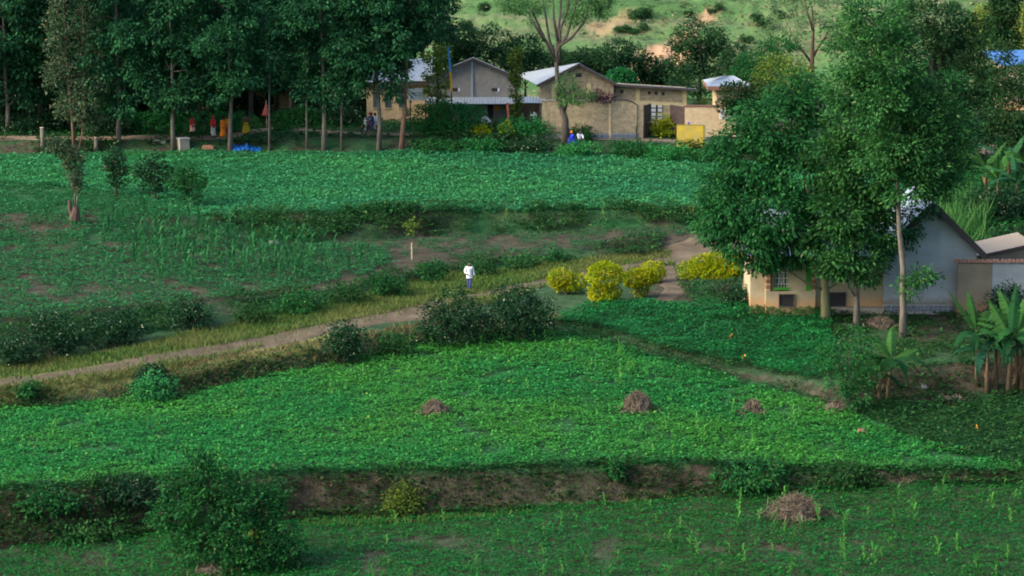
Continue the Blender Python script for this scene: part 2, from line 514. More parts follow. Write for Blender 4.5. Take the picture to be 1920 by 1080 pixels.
def strip(name, pts, widths, mat, lift=0.05, wob=0.35, seed=0, n=160, across=9):
    """a road laid over the ground: centre line points in the world, width at each"""
    P = np.array([[p[0], p[1]] for p in pts]); W = np.array(widths, float)
    L = np.r_[0, np.cumsum(np.hypot(*np.diff(P, axis=0).T))]
    t = np.linspace(0, L[-1], n)
    cx = np.interp(t, L, P[:, 0]); cy = np.interp(t, L, P[:, 1]); w = np.interp(t, L, W)
    for _ in range(6):
        cx[1:-1] = (cx[:-2] + 2 * cx[1:-1] + cx[2:]) / 4; cy[1:-1] = (cy[:-2] + 2 * cy[1:-1] + cy[2:]) / 4
    dx = np.gradient(cx); dy = np.gradient(cy); l = np.hypot(dx, dy); nxv, nyv = -dy / l, dx / l
    s = np.linspace(-1, 1, across)
    wl_ = w * (0.5 + wob * (fbm(t * 0.9, t * 0 + seed, 71) - 0.5)); wr_ = w * (0.5 + wob * (fbm(t * 0.9, t * 0 + seed, 77) - 0.5))
    half = np.where(s[None] < 0, wl_[:, None], wr_[:, None])
    vx = cx[:, None] + nxv[:, None] * s[None] * half; vy = cy[:, None] + nyv[:, None] * s[None] * half
    vz = terrain(vx, vy)[0] + lift - 0.10 * (np.abs(s[None]) > 0.99)
    i = np.arange(n * across).reshape(n, across)
    q = np.stack([i[:-1, :-1], i[:-1, 1:], i[1:, 1:], i[1:, :-1]], -1).reshape(-1, 4)
    o = link(name, np_mesh(name, np.stack([vx, vy, vz], -1).reshape(-1, 3), q, mat, True))
    return tag(o, kind='structure')
road_pts = [G(-420, 795), G(-150, 745), G(0, 719), G(200, 691), G(400, 659), G(560, 627), G(690, 603), G(790, 582), G(900, 556), G(1020, 530), G(1150, 508), G(1240, 492), G(1310, 466), G(1400, 452), G(1520, 450)]
strip('dirt_road', road_pts, [2.6, 2.5, 2.2, 2.2, 2.3, 2.6, 3.0, 3.2, 2.6, 2.0, 2.0, 2.8, 4.2, 3.8, 3.5], M['road'], seed=1, wob=0.55)
strip('footpath', [G(1250, 500), G(1262, 525), G(1268, 548), G(1240, 566)], [2.2, 1.8, 1.6, 1.2], M['road'], seed=9, n=50)
strip('village_road', [GY(-300, 202.8), GY(0, 203), GY(250, 203.3), GY(420, 203.6), GY(470, 207), GY(520, 209.5), GY(570, 207.5), GY(640, 206), GY(700, 205.5), GY(840, 205), GY(960, 204.5), GY(1100, 204), GY(1200, 203), GY(1330, 202)], [2.6, 2.6, 2.4, 2.4, 1.6, 1.5, 2.0, 2.0, 1.6, 1.6, 1.6, 1.6, 1.8, 1.6], M['road_pale'], seed=4, n=220)
strip('hillside_track', [GY(1720, 199), GY(1800, 199.5), GY(1850, 201), GY(1885, 204), GY(1930, 205), GY(2050, 205)], [1.2, 1.6, 2.0, 2.4, 2.0, 2.0], M['road_pale'], seed=6, n=80)

# ------------------------------------------------------------------ leaves
def unit(v):
    return v / np.maximum(np.linalg.norm(v, axis=1, keepdims=True), 1e-9)

def leaf_quads(P, D, N, L, W, fold=0.0):
    """one four-cornered leaf at each point: P base, D growth direction, N facing; fold bends the blade along its rib"""
    D = unit(D); S = unit(np.cross(D, N)); Nn = np.cross(S, D)
    L = np.broadcast_to(np.asarray(L, float), (len(P),))[:, None]; W = np.broadcast_to(np.asarray(W, float), (len(P),))[:, None]
    mid = P + D * L * 0.5
    a = P; b = mid + S * W * 0.5 + Nn * W * fold; c = P + D * L - Nn * L * 0.12; d = mid - S * W * 0.5 + Nn * W * fold
    V = np.stack([a, b, c, d], 1).reshape(-1, 3)
    F = np.arange(len(P) * 4).reshape(-1, 4)
    return V, F

def rand_dir(n, r):
    return unit(r.normal(size=(n, 3)))

def leaf_object(name, P, D, N, L, W, mat, parent=None, loc=(0, 0, 0), fold=0.12):
    V, F = leaf_quads(P, D, N, L, W, fold)
    return link(name, np_mesh(name, V, F, mat), parent, loc)

def scatter_xy(poly, dens, r, dens_mask=None, Ylim=(100, 216)):
    """random ground points inside a zone sighted as polygon; dens per square metre"""
    poly = np.array(poly, float)
    # world bounds of the zone
    pts = []
    for px, py in poly:
        g = G(px, py); pts.append((g[0], g[1]))
    pts = np.array(pts)
    x0, x1 = pts[:, 0].min() - 1, pts[:, 0].max() + 1
    y0, y1 = max(pts[:, 1].min() - 2, Ylim[0]), min(pts[:, 1].max() + 2, Ylim[1])
    n = int(dens * (x1 - x0) * (y1 - y0))
    x = r.uniform(x0, x1, n); y = r.uniform(y0, y1, n)
    z, t = terrain(x, y)
    px, py = project(x, y, z)
    k = inpoly(px + (fbm(x * .4, y * .4, 61) - .5) * 30, py + (fbm(x * .4, y * .4, 62) - .5) * 14, poly)
    x, y, z, t, px, py = x[k], y[k], z[k], t[k], px[k], py[k]
    if dens_mask is not None:
        p = dens_mask(x, y, t, px, py)
        k = r.random(len(x)) < p
        x, y, z, t, px, py = x[k], y[k], z[k], t[k], px[k], py[k]
    return x, y, z, t, px, py

def crop(name, label, cat, poly, dens, size, hgt, mat, seed, mask=None, aspect=0.85, clump=0.8, upright=0.19, Ylim=(100, 216)):
    r = np.random.default_rng(seed)
    x, y, z, t, px, py = scatter_xy(poly, dens, r, mask, Ylim)
    n = len(x)
    lump = fbm(x / clump, y / clump, seed)           # plants stand in lumps of different height
    lump2 = fbm(x * 0.16, y * 0.16, seed + 5)
    h = hgt * (0.25 + 1.1 * lump) * (0.75 + 0.5 * lump2) * np.sqrt(r.uniform(0.1, 1, n))
    P = np.stack([x, y, z + h], 1)
    D = rand_dir(n, r); D[:, 2] = np.abs(D[:, 2]) * 0.4 - 0.05
    N = rand_dir(n, r) * upright + np.array([0, 0, 1.0])
    L = size * r.uniform(0.6, 1.35, n)
    o = leaf_object(name, P, D, N, L, L * aspect, mat)
    return tag(o, label, cat, kind='stuff')

# ---- leaf colours
M['bean'] = leaf_mat('bean_leaf', (0.0121, 0.1194, 0.0282), (0.0186, 0.1713, 0.0373), (0.0352, 0.2231, 0.0432), patch=(0.0556, 0.2231, 0.0291), patch_scale=0.13, odd=(0.1854, 0.2698, 0.0415), odd_amt=0.008)
M['bean_far'] = leaf_mat('far_bean_leaf', (0.0195, 0.1347, 0.0557), (0.0254, 0.1633, 0.0662), (0.037, 0.1932, 0.0735), patch=(0.041, 0.2042, 0.0577), patch_scale=0.10)
M['bean_low'] = leaf_mat('young_bean_leaf', (0.006, 0.0704, 0.0171), (0.0098, 0.1022, 0.022), (0.0187, 0.1408, 0.027), patch=(0.014, 0.0963, 0.0122), patch_scale=0.15)
M['garden'] = leaf_mat('garden_leaf', (0.0104, 0.1193, 0.0334), (0.0151, 0.1661, 0.0434), (0.0248, 0.2127, 0.0485), patch=(0.011, 0.0778, 0.0251), patch_scale=0.35)
M['sprout'] = leaf_mat('sprout_leaf', (0.0103, 0.0765, 0.0275), (0.0179, 0.119, 0.0397), (0.0379, 0.17, 0.0506))
M['weed'] = leaf_mat('weed_leaf', (0.0072, 0.0378, 0.0113), (0.0157, 0.0765, 0.0211), (0.0394, 0.126, 0.0284), patch=(0.0215, 0.072, 0.0178), patch_scale=0.3, odd=(0.093, 0.108, 0.0405), odd_amt=0.03)
M['grass'] = leaf_mat('grass_blade', (0.0238, 0.0723, 0.0153), (0.0493, 0.1105, 0.0221), (0.102, 0.1403, 0.0382), patch=(0.1275, 0.136, 0.0425), patch_scale=0.25)
M['straw'] = leaf_mat('dry_straw', (0.068, 0.0542, 0.0383), (0.1224, 0.0976, 0.0688), (0.1972, 0.1626, 0.1186), transl=0.1)
M['yellow'] = leaf_mat('golden_leaf', (0.0776, 0.156, 0.0048), (0.2327, 0.2886, 0.0064), (0.4513, 0.39, 0.0096), patch=(0.1551, 0.2652, 0.008), patch_scale=1.0)
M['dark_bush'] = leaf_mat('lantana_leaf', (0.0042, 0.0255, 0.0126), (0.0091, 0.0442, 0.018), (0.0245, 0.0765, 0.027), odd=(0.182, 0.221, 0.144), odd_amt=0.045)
M['reed'] = leaf_mat('reed_blade', (0.014, 0.068, 0.0176), (0.0315, 0.1148, 0.028), (0.084, 0.187, 0.048))
M['bank_grass'] = leaf_mat('dry_bank_grass', (0.05, 0.06, 0.022), (0.10, 0.095, 0.040), (0.19, 0.15, 0.075))
M['mid_bush'] = leaf_mat('bush_leaf', (0.0046, 0.0414, 0.0144), (0.0104, 0.0792, 0.0234), (0.0273, 0.1305, 0.0324), patch=(0.0228, 0.117, 0.0225), patch_scale=1.2, odd=(0.0845, 0.135, 0.045), odd_amt=0.03)
M['hedge'] = leaf_mat('hedge_leaf', (0.0096, 0.0892, 0.0255), (0.0204, 0.153, 0.0382), (0.042, 0.2125, 0.051))
M['fresh_bush'] = leaf_mat('fresh_leaf', (0.0112, 0.0855, 0.0285), (0.021, 0.1472, 0.0427), (0.0455, 0.2185, 0.057))
M['olive_bush'] = leaf_mat('olive_leaf', (0.030, 0.075, 0.016), (0.065, 0.125, 0.022), (0.150, 0.200, 0.030))
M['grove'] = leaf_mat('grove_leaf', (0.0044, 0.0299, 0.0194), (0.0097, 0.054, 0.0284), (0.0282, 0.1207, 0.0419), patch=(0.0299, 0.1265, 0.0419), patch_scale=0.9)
M['pale_tree'] = leaf_mat('pale_gum_leaf', (0.0225, 0.054, 0.0288), (0.045, 0.09, 0.0468), (0.1035, 0.135, 0.063), odd=(0.18, 0.153, 0.081), odd_amt=0.05)
M['mango'] = leaf_mat('broad_crown_leaf', (0.0092, 0.0665, 0.0197), (0.0185, 0.1159, 0.0295), (0.0403, 0.1852, 0.0443), patch=(0.0118, 0.076, 0.0246), patch_scale=0.8, odd=(0.0924, 0.19, 0.082), odd_amt=0.04)
M['silky'] = leaf_mat('feathery_leaf', (0.0092, 0.0523, 0.017), (0.0185, 0.0902, 0.0263), (0.0462, 0.149, 0.0391), patch=(0.0462, 0.149, 0.034), patch_scale=0.9, odd=(0.126, 0.1985, 0.0765), odd_amt=0.02)
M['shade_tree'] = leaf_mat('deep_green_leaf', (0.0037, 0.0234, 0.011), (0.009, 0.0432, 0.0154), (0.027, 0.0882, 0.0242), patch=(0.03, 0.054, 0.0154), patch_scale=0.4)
M['back_tree'] = leaf_mat('hill_tree_leaf', (0.008, 0.036, 0.018), (0.0176, 0.0675, 0.026), (0.044, 0.1125, 0.036), patch=(0.04, 0.099, 0.03), patch_scale=0.4)
M['sunlit_lime_tree'] = leaf_mat('sunlit_lime_leaf', (0.09, 0.153, 0.027), (0.171, 0.243, 0.045), (0.306, 0.36, 0.081))  # yellow green; sunlight on the hill trees is put into the colour
M['haze_tree'] = leaf_mat('hazy_pale_leaf', (0.055, 0.115, 0.050), (0.085, 0.155, 0.065), (0.13, 0.20, 0.08))  # paleness of distant haze put into the leaf colour
M['hill_grass'] = leaf_mat('hill_scrub_leaf', (0.045, 0.085, 0.035), (0.11, 0.15, 0.06), (0.22, 0.20, 0.11), patch=(0.20, 0.17, 0.09), patch_scale=0.10)
M['feather'] = leaf_mat('acacia_leaf', (0.020, 0.070, 0.022), (0.040, 0.120, 0.034), (0.085, 0.175, 0.050))
M['maize'] = leaf_mat('maize_leaf', (0.0094, 0.0646, 0.0229), (0.0205, 0.113, 0.0344), (0.041, 0.1615, 0.0459))
M['maize_pale'] = leaf_mat('young_maize_leaf', (0.0315, 0.1485, 0.024), (0.0595, 0.2115, 0.036), (0.105, 0.27, 0.056))
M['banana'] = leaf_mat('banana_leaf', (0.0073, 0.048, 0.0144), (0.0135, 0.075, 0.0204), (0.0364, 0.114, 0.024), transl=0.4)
M['banana_dark'] = leaf_mat('shaded_banana_leaf', (0.0064, 0.0384, 0.0208), (0.0112, 0.06, 0.0288), (0.0224, 0.092, 0.0336), transl=0.3)  # darker, bluer copy of the banana leaf; shade put into its colour
M['banana_dry'] = leaf_mat('withered_banana_leaf', (0.112, 0.063, 0.035), (0.168, 0.105, 0.056), (0.238, 0.161, 0.091), transl=0.15)
M['purple'] = leaf_mat('purple_leaf', (0.05, 0.018, 0.028), (0.09, 0.03, 0.05), (0.14, 0.06, 0.07))
M['bark'] = bark_mat('grey_bark', (0.0638, 0.054, 0.0413), (0.1275, 0.1125, 0.09))
M['bark_pale'] = bark_mat('pale_bark', (0.0864, 0.0729, 0.0567), (0.1458, 0.1269, 0.1026))
M['bark_red'] = bark_mat('reddish_bark', (0.075, 0.0413, 0.0263), (0.15, 0.0863, 0.0562))
M['bark_dark'] = bark_mat('dark_bark', (0.035, 0.028, 0.022), (0.080, 0.065, 0.050))
M['bark_lichen'] = bark_mat('lichen_bark', (0.10, 0.105, 0.05), (0.21, 0.19, 0.09), 3)
M['pseudostem'] = bark_mat('banana_stem', (0.0488, 0.0338, 0.0165), (0.1125, 0.075, 0.0375))
M['stump'] = bark_mat('stump_wood', (0.035, 0.020, 0.015), (0.085, 0.048, 0.032))

# ------------------------------------------------------------------ crops and ground plants
def soil_gap(th=0.42, soft=8.0, sc=0.7, seed=90):
    return lambda x, y, t, px, py: np.clip((fbm(x * sc, y * sc, seed) - th) * soft, 0.05, 1)

crop('bean_crop', 'dense bright green bean crop of the broad field with three straw heaps', 'crop',
     [(-420, 800), (0, 772), (150, 757), (330, 748), (450, 717), (600, 690), (700, 666), (850, 636), (1000, 621), (1080, 624), (1200, 660), (1300, 690), (1430, 727), (1550, 762), (1720, 830), (1960, 884), (1960, 890), (1700, 885), (1500, 880), (1300, 869), (1100, 876), (900, 881), (600, 888), (300, 904), (0, 921), (-420, 932)],
     168, 0.136, 0.27, M['bean'], 101, lambda x, y, t, px, py: np.clip((fbm(x * 0.8, y * 0.8, 86) - 0.24) * 8, 0.12, 1), clump=0.6)
crop('weedy_growth', 'dark weedy green growth below the banana plants', 'weeds',
     [(1570, 762), (1720, 762), (1960, 745), (2350, 730), (2350, 890), (1960, 888), (1720, 836)],
     120, 0.17, 0.45, M['weed'], 102, clump=1.2)
crop('bean_crop', 'low dark bean crop with soil gaps on the lowest terrace', 'crop',
     [(-420, 1062), (0, 1032), (300, 997), (600, 972), (900, 962), (1100, 950), (1300, 940), (1500, 922), (1700, 912), (1960, 907), (2350, 900), (2350, 1125), (-420, 1125)],
     155, 0.118, 0.24, M['bean_low'], 103, lambda x, y, t, px, py: np.clip((fbm(x * 0.5, y * 0.5, 91) - 0.20 + 0.20 * (px > 1500) + 0.1 * (py < 985) - 0.05 * inpoly(px, py, [(1280, 975), (1640, 985), (1680, 1045), (1300, 1035)])) * 6, 0.05, 1), clump=0.5)
crop('garden_crop', 'dark green garden of beans between the dirt bank and the plastered house', 'crop',
     [(1050, 590), (1100, 580), (1200, 568), (1420, 576), (1560, 590), (1560, 700), (1530, 716), (1420, 697), (1300, 668), (1190, 640), (1060, 608)],
     200, 0.14, 0.5, M['garden'], 104, clump=1.1)
crop('garden_weeds', 'scattered green weeds on the slope below the gable wall', 'weeds',
     [(1560, 590), (1800, 590), (2350, 594), (2350, 672), (1920, 682), (1720, 692), (1560, 712)],
     85, 0.17, 0.30, M['weed'], 105, soil_gap(0.40, 6, 0.8, 92), clump=1.2)
crop('sparse_crop', 'sparse young crop over brown soil on the left slope', 'crop',
     [(-420, 615), (0, 604), (300, 576), (560, 543), (700, 512), (740, 480), (700, 462), (560, 458), (470, 440), (380, 408), (200, 360), (0, 338), (-420, 340)],
     96, 0.145, 0.24, M['sprout'], 106, lambda x, y, t, px, py: np.clip((fbm(x * 0.9, y * 0.5, 93) - 0.22 - 0.07 * inpoly(px, py, [(-50, 385), (480, 400), (700, 470), (300, 480), (-50, 470)])) * 6, 0.06, 1), clump=0.5)
crop('sparse_crop', 'thin low seedlings over the bare middle strip above the walker', 'crop',
     [(560, 457), (800, 442), (1000, 434), (1200, 430), (1420, 422), (1420, 430), (1180, 448), (1040, 470), (830, 490), (700, 500), (680, 470)],
     75, 0.12, 0.16, M['sprout'], 107, lambda x, y, t, px, py: np.clip((fbm(x * 0.9, y * 0.5, 94) - 0.38 + 0.25 * (py < 440) * (px > 900)) * 5, 0.05, 1), clump=0.5)
crop('bean_crop', 'smooth teal green bean crop of the upper field below the village', 'crop',
     [(-420, 296), (0, 292), (400, 288), (900, 286), (1080, 292), (1240, 298), (1420, 307), (1720, 320), (1720, 400), (1240, 397), (900, 397), (600, 401), (450, 408), (370, 404), (220, 366), (0, 340), (-420, 345)],
     98, 0.178, 0.22, M['bean_far'], 108, clump=0.8)
# banks
crop('bank_weeds', 'rough dark weeds hanging over the lowest earth bank', 'weeds',
     [(-420, 935), (0, 915), (300, 898), (600, 884), (900, 876), (1200, 866), (1420, 870), (1720, 880), (2350, 888), (2350, 905), (1720, 915), (1420, 930), (1200, 945), (900, 965), (600, 975), (300, 1002), (0, 1035), (-420, 1065)],
     150, 0.17, 0.40, M['weed'], 109, lambda x, y, t, px, py: np.where(t > 1.85, 0.75, np.clip((fbm(x * 0.45, y * 0.9, 95) - 0.26 + 0.16 * (px < 560) + 0.10 * (px > 1330)) * 5, 0.02, 1)), clump=1.0)
crop('bank_weeds', 'rough weeds on the earth bank below the dirt road', 'weeds',
     [(-420, 770), (0, 737), (300, 707), (600, 650), (900, 602), (1060, 600), (1060, 622), (850, 636), (700, 664), (600, 690), (330, 748), (0, 772), (-420, 802)],
     110, 0.17, 0.35, M['weed'], 110, lambda x, y, t, px, py: np.clip((fbm(x * 0.5, y * 0.9, 96) - 0.30) * 5, 0.08, 1), clump=0.8)
crop('bank_weeds', 'weeds creeping over the earth bank along the house garden', 'weeds',
     [(1050, 600), (1200, 640), (1430, 697), (1560, 715), (1560, 762), (1430, 730), (1200, 668), (1050, 628)],
     110, 0.14, 0.30, M['weed'], 117, lambda x, y, t, px, py: np.clip((fbm(x * 0.5, y * 0.6, 84) - 0.26 - 0.16 * (px > 1400)) * 5, 0.05, 1), clump=0.8)
crop('bank_weeds', 'shaded weeds on the dirt bank behind the banana plants', 'weeds',
     [(1560, 690), (1720, 680), (1960, 672), (2350, 665), (2350, 735), (1960, 745), (1720, 760), (1590, 765)],
     110, 0.17, 0.45, M['weed'], 118, lambda x, y, t, px, py: np.clip((fbm(x * 0.5, y * 0.6, 85) - 0.40) * 5, 0.05, 1), clump=1.0)
crop('bank_weeds', 'dark tangled weeds on the bank above the dirt road', 'weeds',
     [(-420, 705), (0, 668), (300, 625), (600, 572), (820, 516), (1080, 494), (1240, 478), (1240, 442), (1080, 467), (900, 487), (600, 542), (300, 574), (0, 605), (-420, 632)],
     120, 0.18, 0.55, M['weed'], 111, lambda x, y, t, px, py: np.clip((fbm(x * 0.4, y * 0.4, 97) - 0.30) * 4, 0.1, 1), clump=1.4)
crop('bank_weeds', 'dark tangled weeds on the bank under the upper field', 'weeds',
     [(380, 410), (450, 402), (600, 394), (900, 390), (1240, 390), (1560, 392), (1560, 416), (1240, 428), (1080, 434), (900, 440), (560, 457), (460, 440)],
     130, 0.20, 0.75, M['weed'], 112, lambda x, y, t, px, py: np.clip((fbm(x * 0.5, y * 0.6, 98) - 0.30) * 4, 0.1, 1), clump=1.5)
crop('bank_weeds', 'low bushes and weeds along the bank under the village road', 'weeds',
     [(-420, 292), (0, 288), (600, 284), (900, 283), (1080, 290), (1420, 305), (1720, 318), (1720, 296), (1420, 284), (1080, 264), (900, 259), (600, 260), (0, 264), (-420, 268)],
     85, 0.24, 0.60, M['weed'], 113, lambda x, y, t, px, py: np.clip((fbm(x * 0.35, y * 0.5, 99) - 0.42 + 0.14 * (px > 780) - 0.08 * ((px > 640) & (px < 790))) * 6, 0.06, 1), clump=1.6)
crop('slope_growth', 'bright green low growth on the slope beside the banana grove', 'weeds',
     [(1720, 320), (1800, 322), (1920, 310), (2350, 310), (2350, 470), (1720, 470)],
     75, 0.22, 0.40, M['mid_bush'], 114, clump=1.3)
crop('yard_grass', 'short green grass of the village yards', 'grass',
     [(-420, 262), (2350, 262), (2350, 300), (1720, 296), (1440, 284), (1440, 226), (-420, 226)],
     14, 0.30, 0.25, M['mid_bush'], 115, lambda x, y, t, px, py: np.where(y > 203.0, 0.9, 0.0) * (np.abs(y - np.interp(px, [0, 420, 520, 640, 1100, 1330], [203, 203.6, 209.5, 206, 204, 202])) > 1.3), clump=1.0, Ylim=(201, 232))

crop('hill_scrub', 'rough scrub and tall grass over the terraced hillside', 'scrub',
     [(780, 190), (780, -60), (2000, -60), (2000, 190)],
     2.8, 0.45, 0.5, M['hill_grass'], 119, lambda x, y, t, px, py: np.clip((fbm(x * 0.06, y * 0.16, 83) - 0.42) * 6, 0.12, 0.9), clump=2.0, Ylim=(285, 372))
def blades(name, label, cat, poly, dens, h, mat, seed, mask=None, spread=0.5, wid=0.035, kind='stuff'):
    """upright grass blades"""
    r = np.random.default_rng(seed)
    x, y, z, t, px, py = scatter_xy(poly, dens, r, mask)
    n = len(x); P = np.stack([x, y, z - 0.02], 1)
    D = rand_dir(n, r) * spread; D[:, 2] = 1
    N = rand_dir(n, r); N[:, 2] *= 0.3
    L = h * r.uniform(0.5, 1.3, n) * (0.6 + 0.8 * fbm(x * 0.5, y * 0.5, seed))
    return tag(leaf_object(name, P, D, N, L, wid, mat, fold=0.05), label, cat, kind=kind)
blades('verge_grass', 'drying yellow green grass along the dirt road', 'grass',
       [(-420, 765), (0, 690), (200, 662), (420, 612), (640, 560), (760, 530), (850, 512), (940, 505), (1100, 488), (1260, 472), (1260, 500), (1060, 522), (960, 562), (800, 585), (640, 612), (420, 672), (150, 735), (-420, 800)],
       95, 0.34, M['grass'], 120, lambda x, y, t, px, py: np.where(np.abs(y - np.interp(x, [p[0] for p in road_pts], [p[1] for p in road_pts])) < 1.0, 0.10, 1.0), wid=0.05)
blades('verge_grass', 'pale dry grass at the foot of the lowest bank', 'grass',
       [(560, 985), (640, 955), (900, 950), (1080, 932), (1300, 925), (1300, 940), (1080, 955), (900, 972), (640, 992)],
       90, 0.28, M['grass'], 121, wid=0.045)
blades('tall_grass', 'tall bright reed grass behind the gable roof', 'grass',
       [(1740, 395), (1800, 370), (1850, 400), (1850, 470), (1740, 470)],
       30, 1.7, M['reed'], 122, spread=0.6, wid=0.06)
blades('tall_grass', 'long grass tufts on the bank under the upper field', 'grass',
       [(900, 392), (1320, 392), (1320, 416), (1000, 420), (900, 420)],
       10, 1.0, M['grass'], 123, lambda x, y, t, px, py: np.clip((fbm(x * 0.5, y * 0.2, 88) - 0.5) * 6, 0.0, 1), spread=0.6, wid=0.06)

blades('bank_grass', 'dry brownish grass hanging down the bank below the dirt road', 'grass',
       [(-420, 775), (0, 728), (300, 690), (600, 640), (800, 606), (1060, 596), (1060, 618), (850, 634), (700, 662), (600, 688), (330, 745), (0, 770), (-420, 800)],
       70, 0.36, M['bank_grass'], 124, spread=0.9, wid=0.05)
blades('bank_grass', 'dry stalks and roots hanging on the lowest earth bank', 'grass',
       [(-420, 940), (0, 920), (300, 902), (600, 888), (900, 880), (1200, 870), (1420, 875), (1720, 884), (1960, 890), (1960, 905), (1720, 912), (1420, 926), (1200, 940), (900, 960), (600, 972), (300, 998), (0, 1030), (-420, 1060)],
       45, 0.36, M['bank_grass'], 125, lambda x, y, t, px, py: np.clip((fbm(x * 0.6, y * 0.6, 89) - 0.35) * 4, 0.1, 1), spread=1.2, wid=0.045)
crop('yard_weeds', 'low green weeds of the shaded yard behind the golden shrubs', 'weeds',
     [(1270, 505), (1420, 480), (1780, 474), (1780, 560), (1660, 572), (1420, 572), (1280, 565)],
     80, 0.15, 0.22, M['weed'], 116, clump=0.9)

# ------------------------------------------------------------------ bushes and trees
def spray_leaves(lobes, n_spray, per, spray_r, L, W, seed, droop=0.25, shell=0.55, upright=0.6, zmin=None):
    """leaves gathered in sprays on the skins of the lobes: returns P, D, N, L, W"""
    r = np.random.default_rng(seed)
    lob = np.array(lobes, float)
    area = (lob[:, 3] * lob[:, 4] * lob[:, 5]) ** (2 / 3); area = area / area.sum()
    k = r.choice(len(lob), n_spray, p=area)
    d = rand_dir(n_spray, r)
    rad = shell + (1 - shell) * r.random(n_spray) ** 0.7
    rad *= 0.85 + 0.35 * fbm(d[:, 0] * 2.2 + k * 7.1, d[:, 2] * 2.2 + d[:, 1] * 1.7, seed)
    C = lob[k, :3] + d * lob[k, 3:6] * rad[:, None]
    i = np.repeat(np.arange(n_spray), per)
    n = len(i)
    off = rand_dir(n, r) * (r.random(n)[:, None] ** 0.5) * spray_r
    off[:, 2] *= 0.7
    P = C[i] + off
    D = unit(off + 1e-6) * 0.8 + d[i] * 0.6 + rand_dir(n, r) * 0.5; D[:, 2] -= droop
    N = rand_dir(n, r) * upright + unit(off + 1e-6) * 0.7 + d[i] * 0.3 + np.array([0, 0, 0.55])
    if zmin is not None:
        m = P[:, 2] > zmin; P, D, N = P[m], D[m], N[m]; n = len(P)
    s = r.uniform(0.65, 1.3, n)
    return P, D, N, L * s, W * s

def foliage_mesh(name, lobes, mat, n_spray, per=8, spray_r=0.3, L=0.2, W=0.1, seed=1, **kw):
    P, D, N, l, w = spray_leaves(lobes, n_spray, per, spray_r, L, W, seed, **kw)
    V, F = leaf_quads(P, D, N, l, w, 0.12)
    return np_mesh(name, V, F, mat)

def limb_path(a, b, r, sag=0.12, n=5):
    a = np.array(a, float); b = np.array(b, float)
    ln = np.linalg.norm(b - a)
    pts = []
    for i in range(n):
        t = i / (n - 1)
        p = a * (1 - t) + b * t + np.array([0, 0, math.sin(t * math.pi) * ln * sag])
        if 0 < i < n - 1: p = p + r.normal(size=3) * ln * 0.03
        pts.append(tuple(p))
    return pts

def bush(name, label, cat, px, py, w, h, mat, seed, group=None, L=0.16, W=None, dens=1.0, depth=0.8, lobes=None, stems=True, flat=0.0, Y=None, per=8, stem_mat=None, lift=0.0, shell=0.5):
    """a shrub rooted at the pixel; w and h its size in pixels"""
    p = G(px, py) if Y is None else GY(px, Y)
    s = ppm(p); w, h = w / s, h / s
    r = np.random.default_rng(seed)
    if lobes is None:
        lobes = []
        m = 7
        for i in range(m):
            a = 2 * math.pi * i / m + r.uniform(-.3, .3)
            q = r.uniform(0.18, 0.32)
            lobes.append((math.cos(a) * w * 0.27, math.sin(a) * w * 0.27 * depth, h * r.uniform(0.30, 0.52) + lift, w * q, w * q * depth, h * r.uniform(0.30, 0.42)))
        lobes.append((r.uniform(-.1, .1) * w, 0, h * 0.62 + lift, w * 0.30, w * 0.30 * depth, h * 0.38))
    else:
        lobes = [(a * w, b * w, c * h + lift, d * w, d * w * depth, e * h) for a, b, c, d, e in lobes]
    root = empty(name, p, 0, label, cat, group)
    W = W or L * 0.6
    area = sum(3.5 * (l[3] * l[5] + l[3] * l[4] + l[4] * l[5]) for l in lobes)
    ns = int(np.clip(dens * area * 1.1 / (L * W * per) , 30, 3500))
    link('foliage', foliage_mesh('foliage', lobes, mat, ns, per, L * 1.6, L, W, seed, shell=shell, zmin=-0.05), root)
    if stems:
        mb = MB()
        for i in range(5):
            l = lobes[r.integers(len(lobes))]
            mb.tube(limb_path((r.uniform(-.05, .05) * w, r.uniform(-.05, .05) * w, -0.15), (l[0] * 0.8, l[1] * 0.8, l[2]), r, 0.05), [0.045, 0.04, 0.03, 0.022, 0.012], 5)
        mb.build('stem', stem_mat or M['bark'], root)
    return root

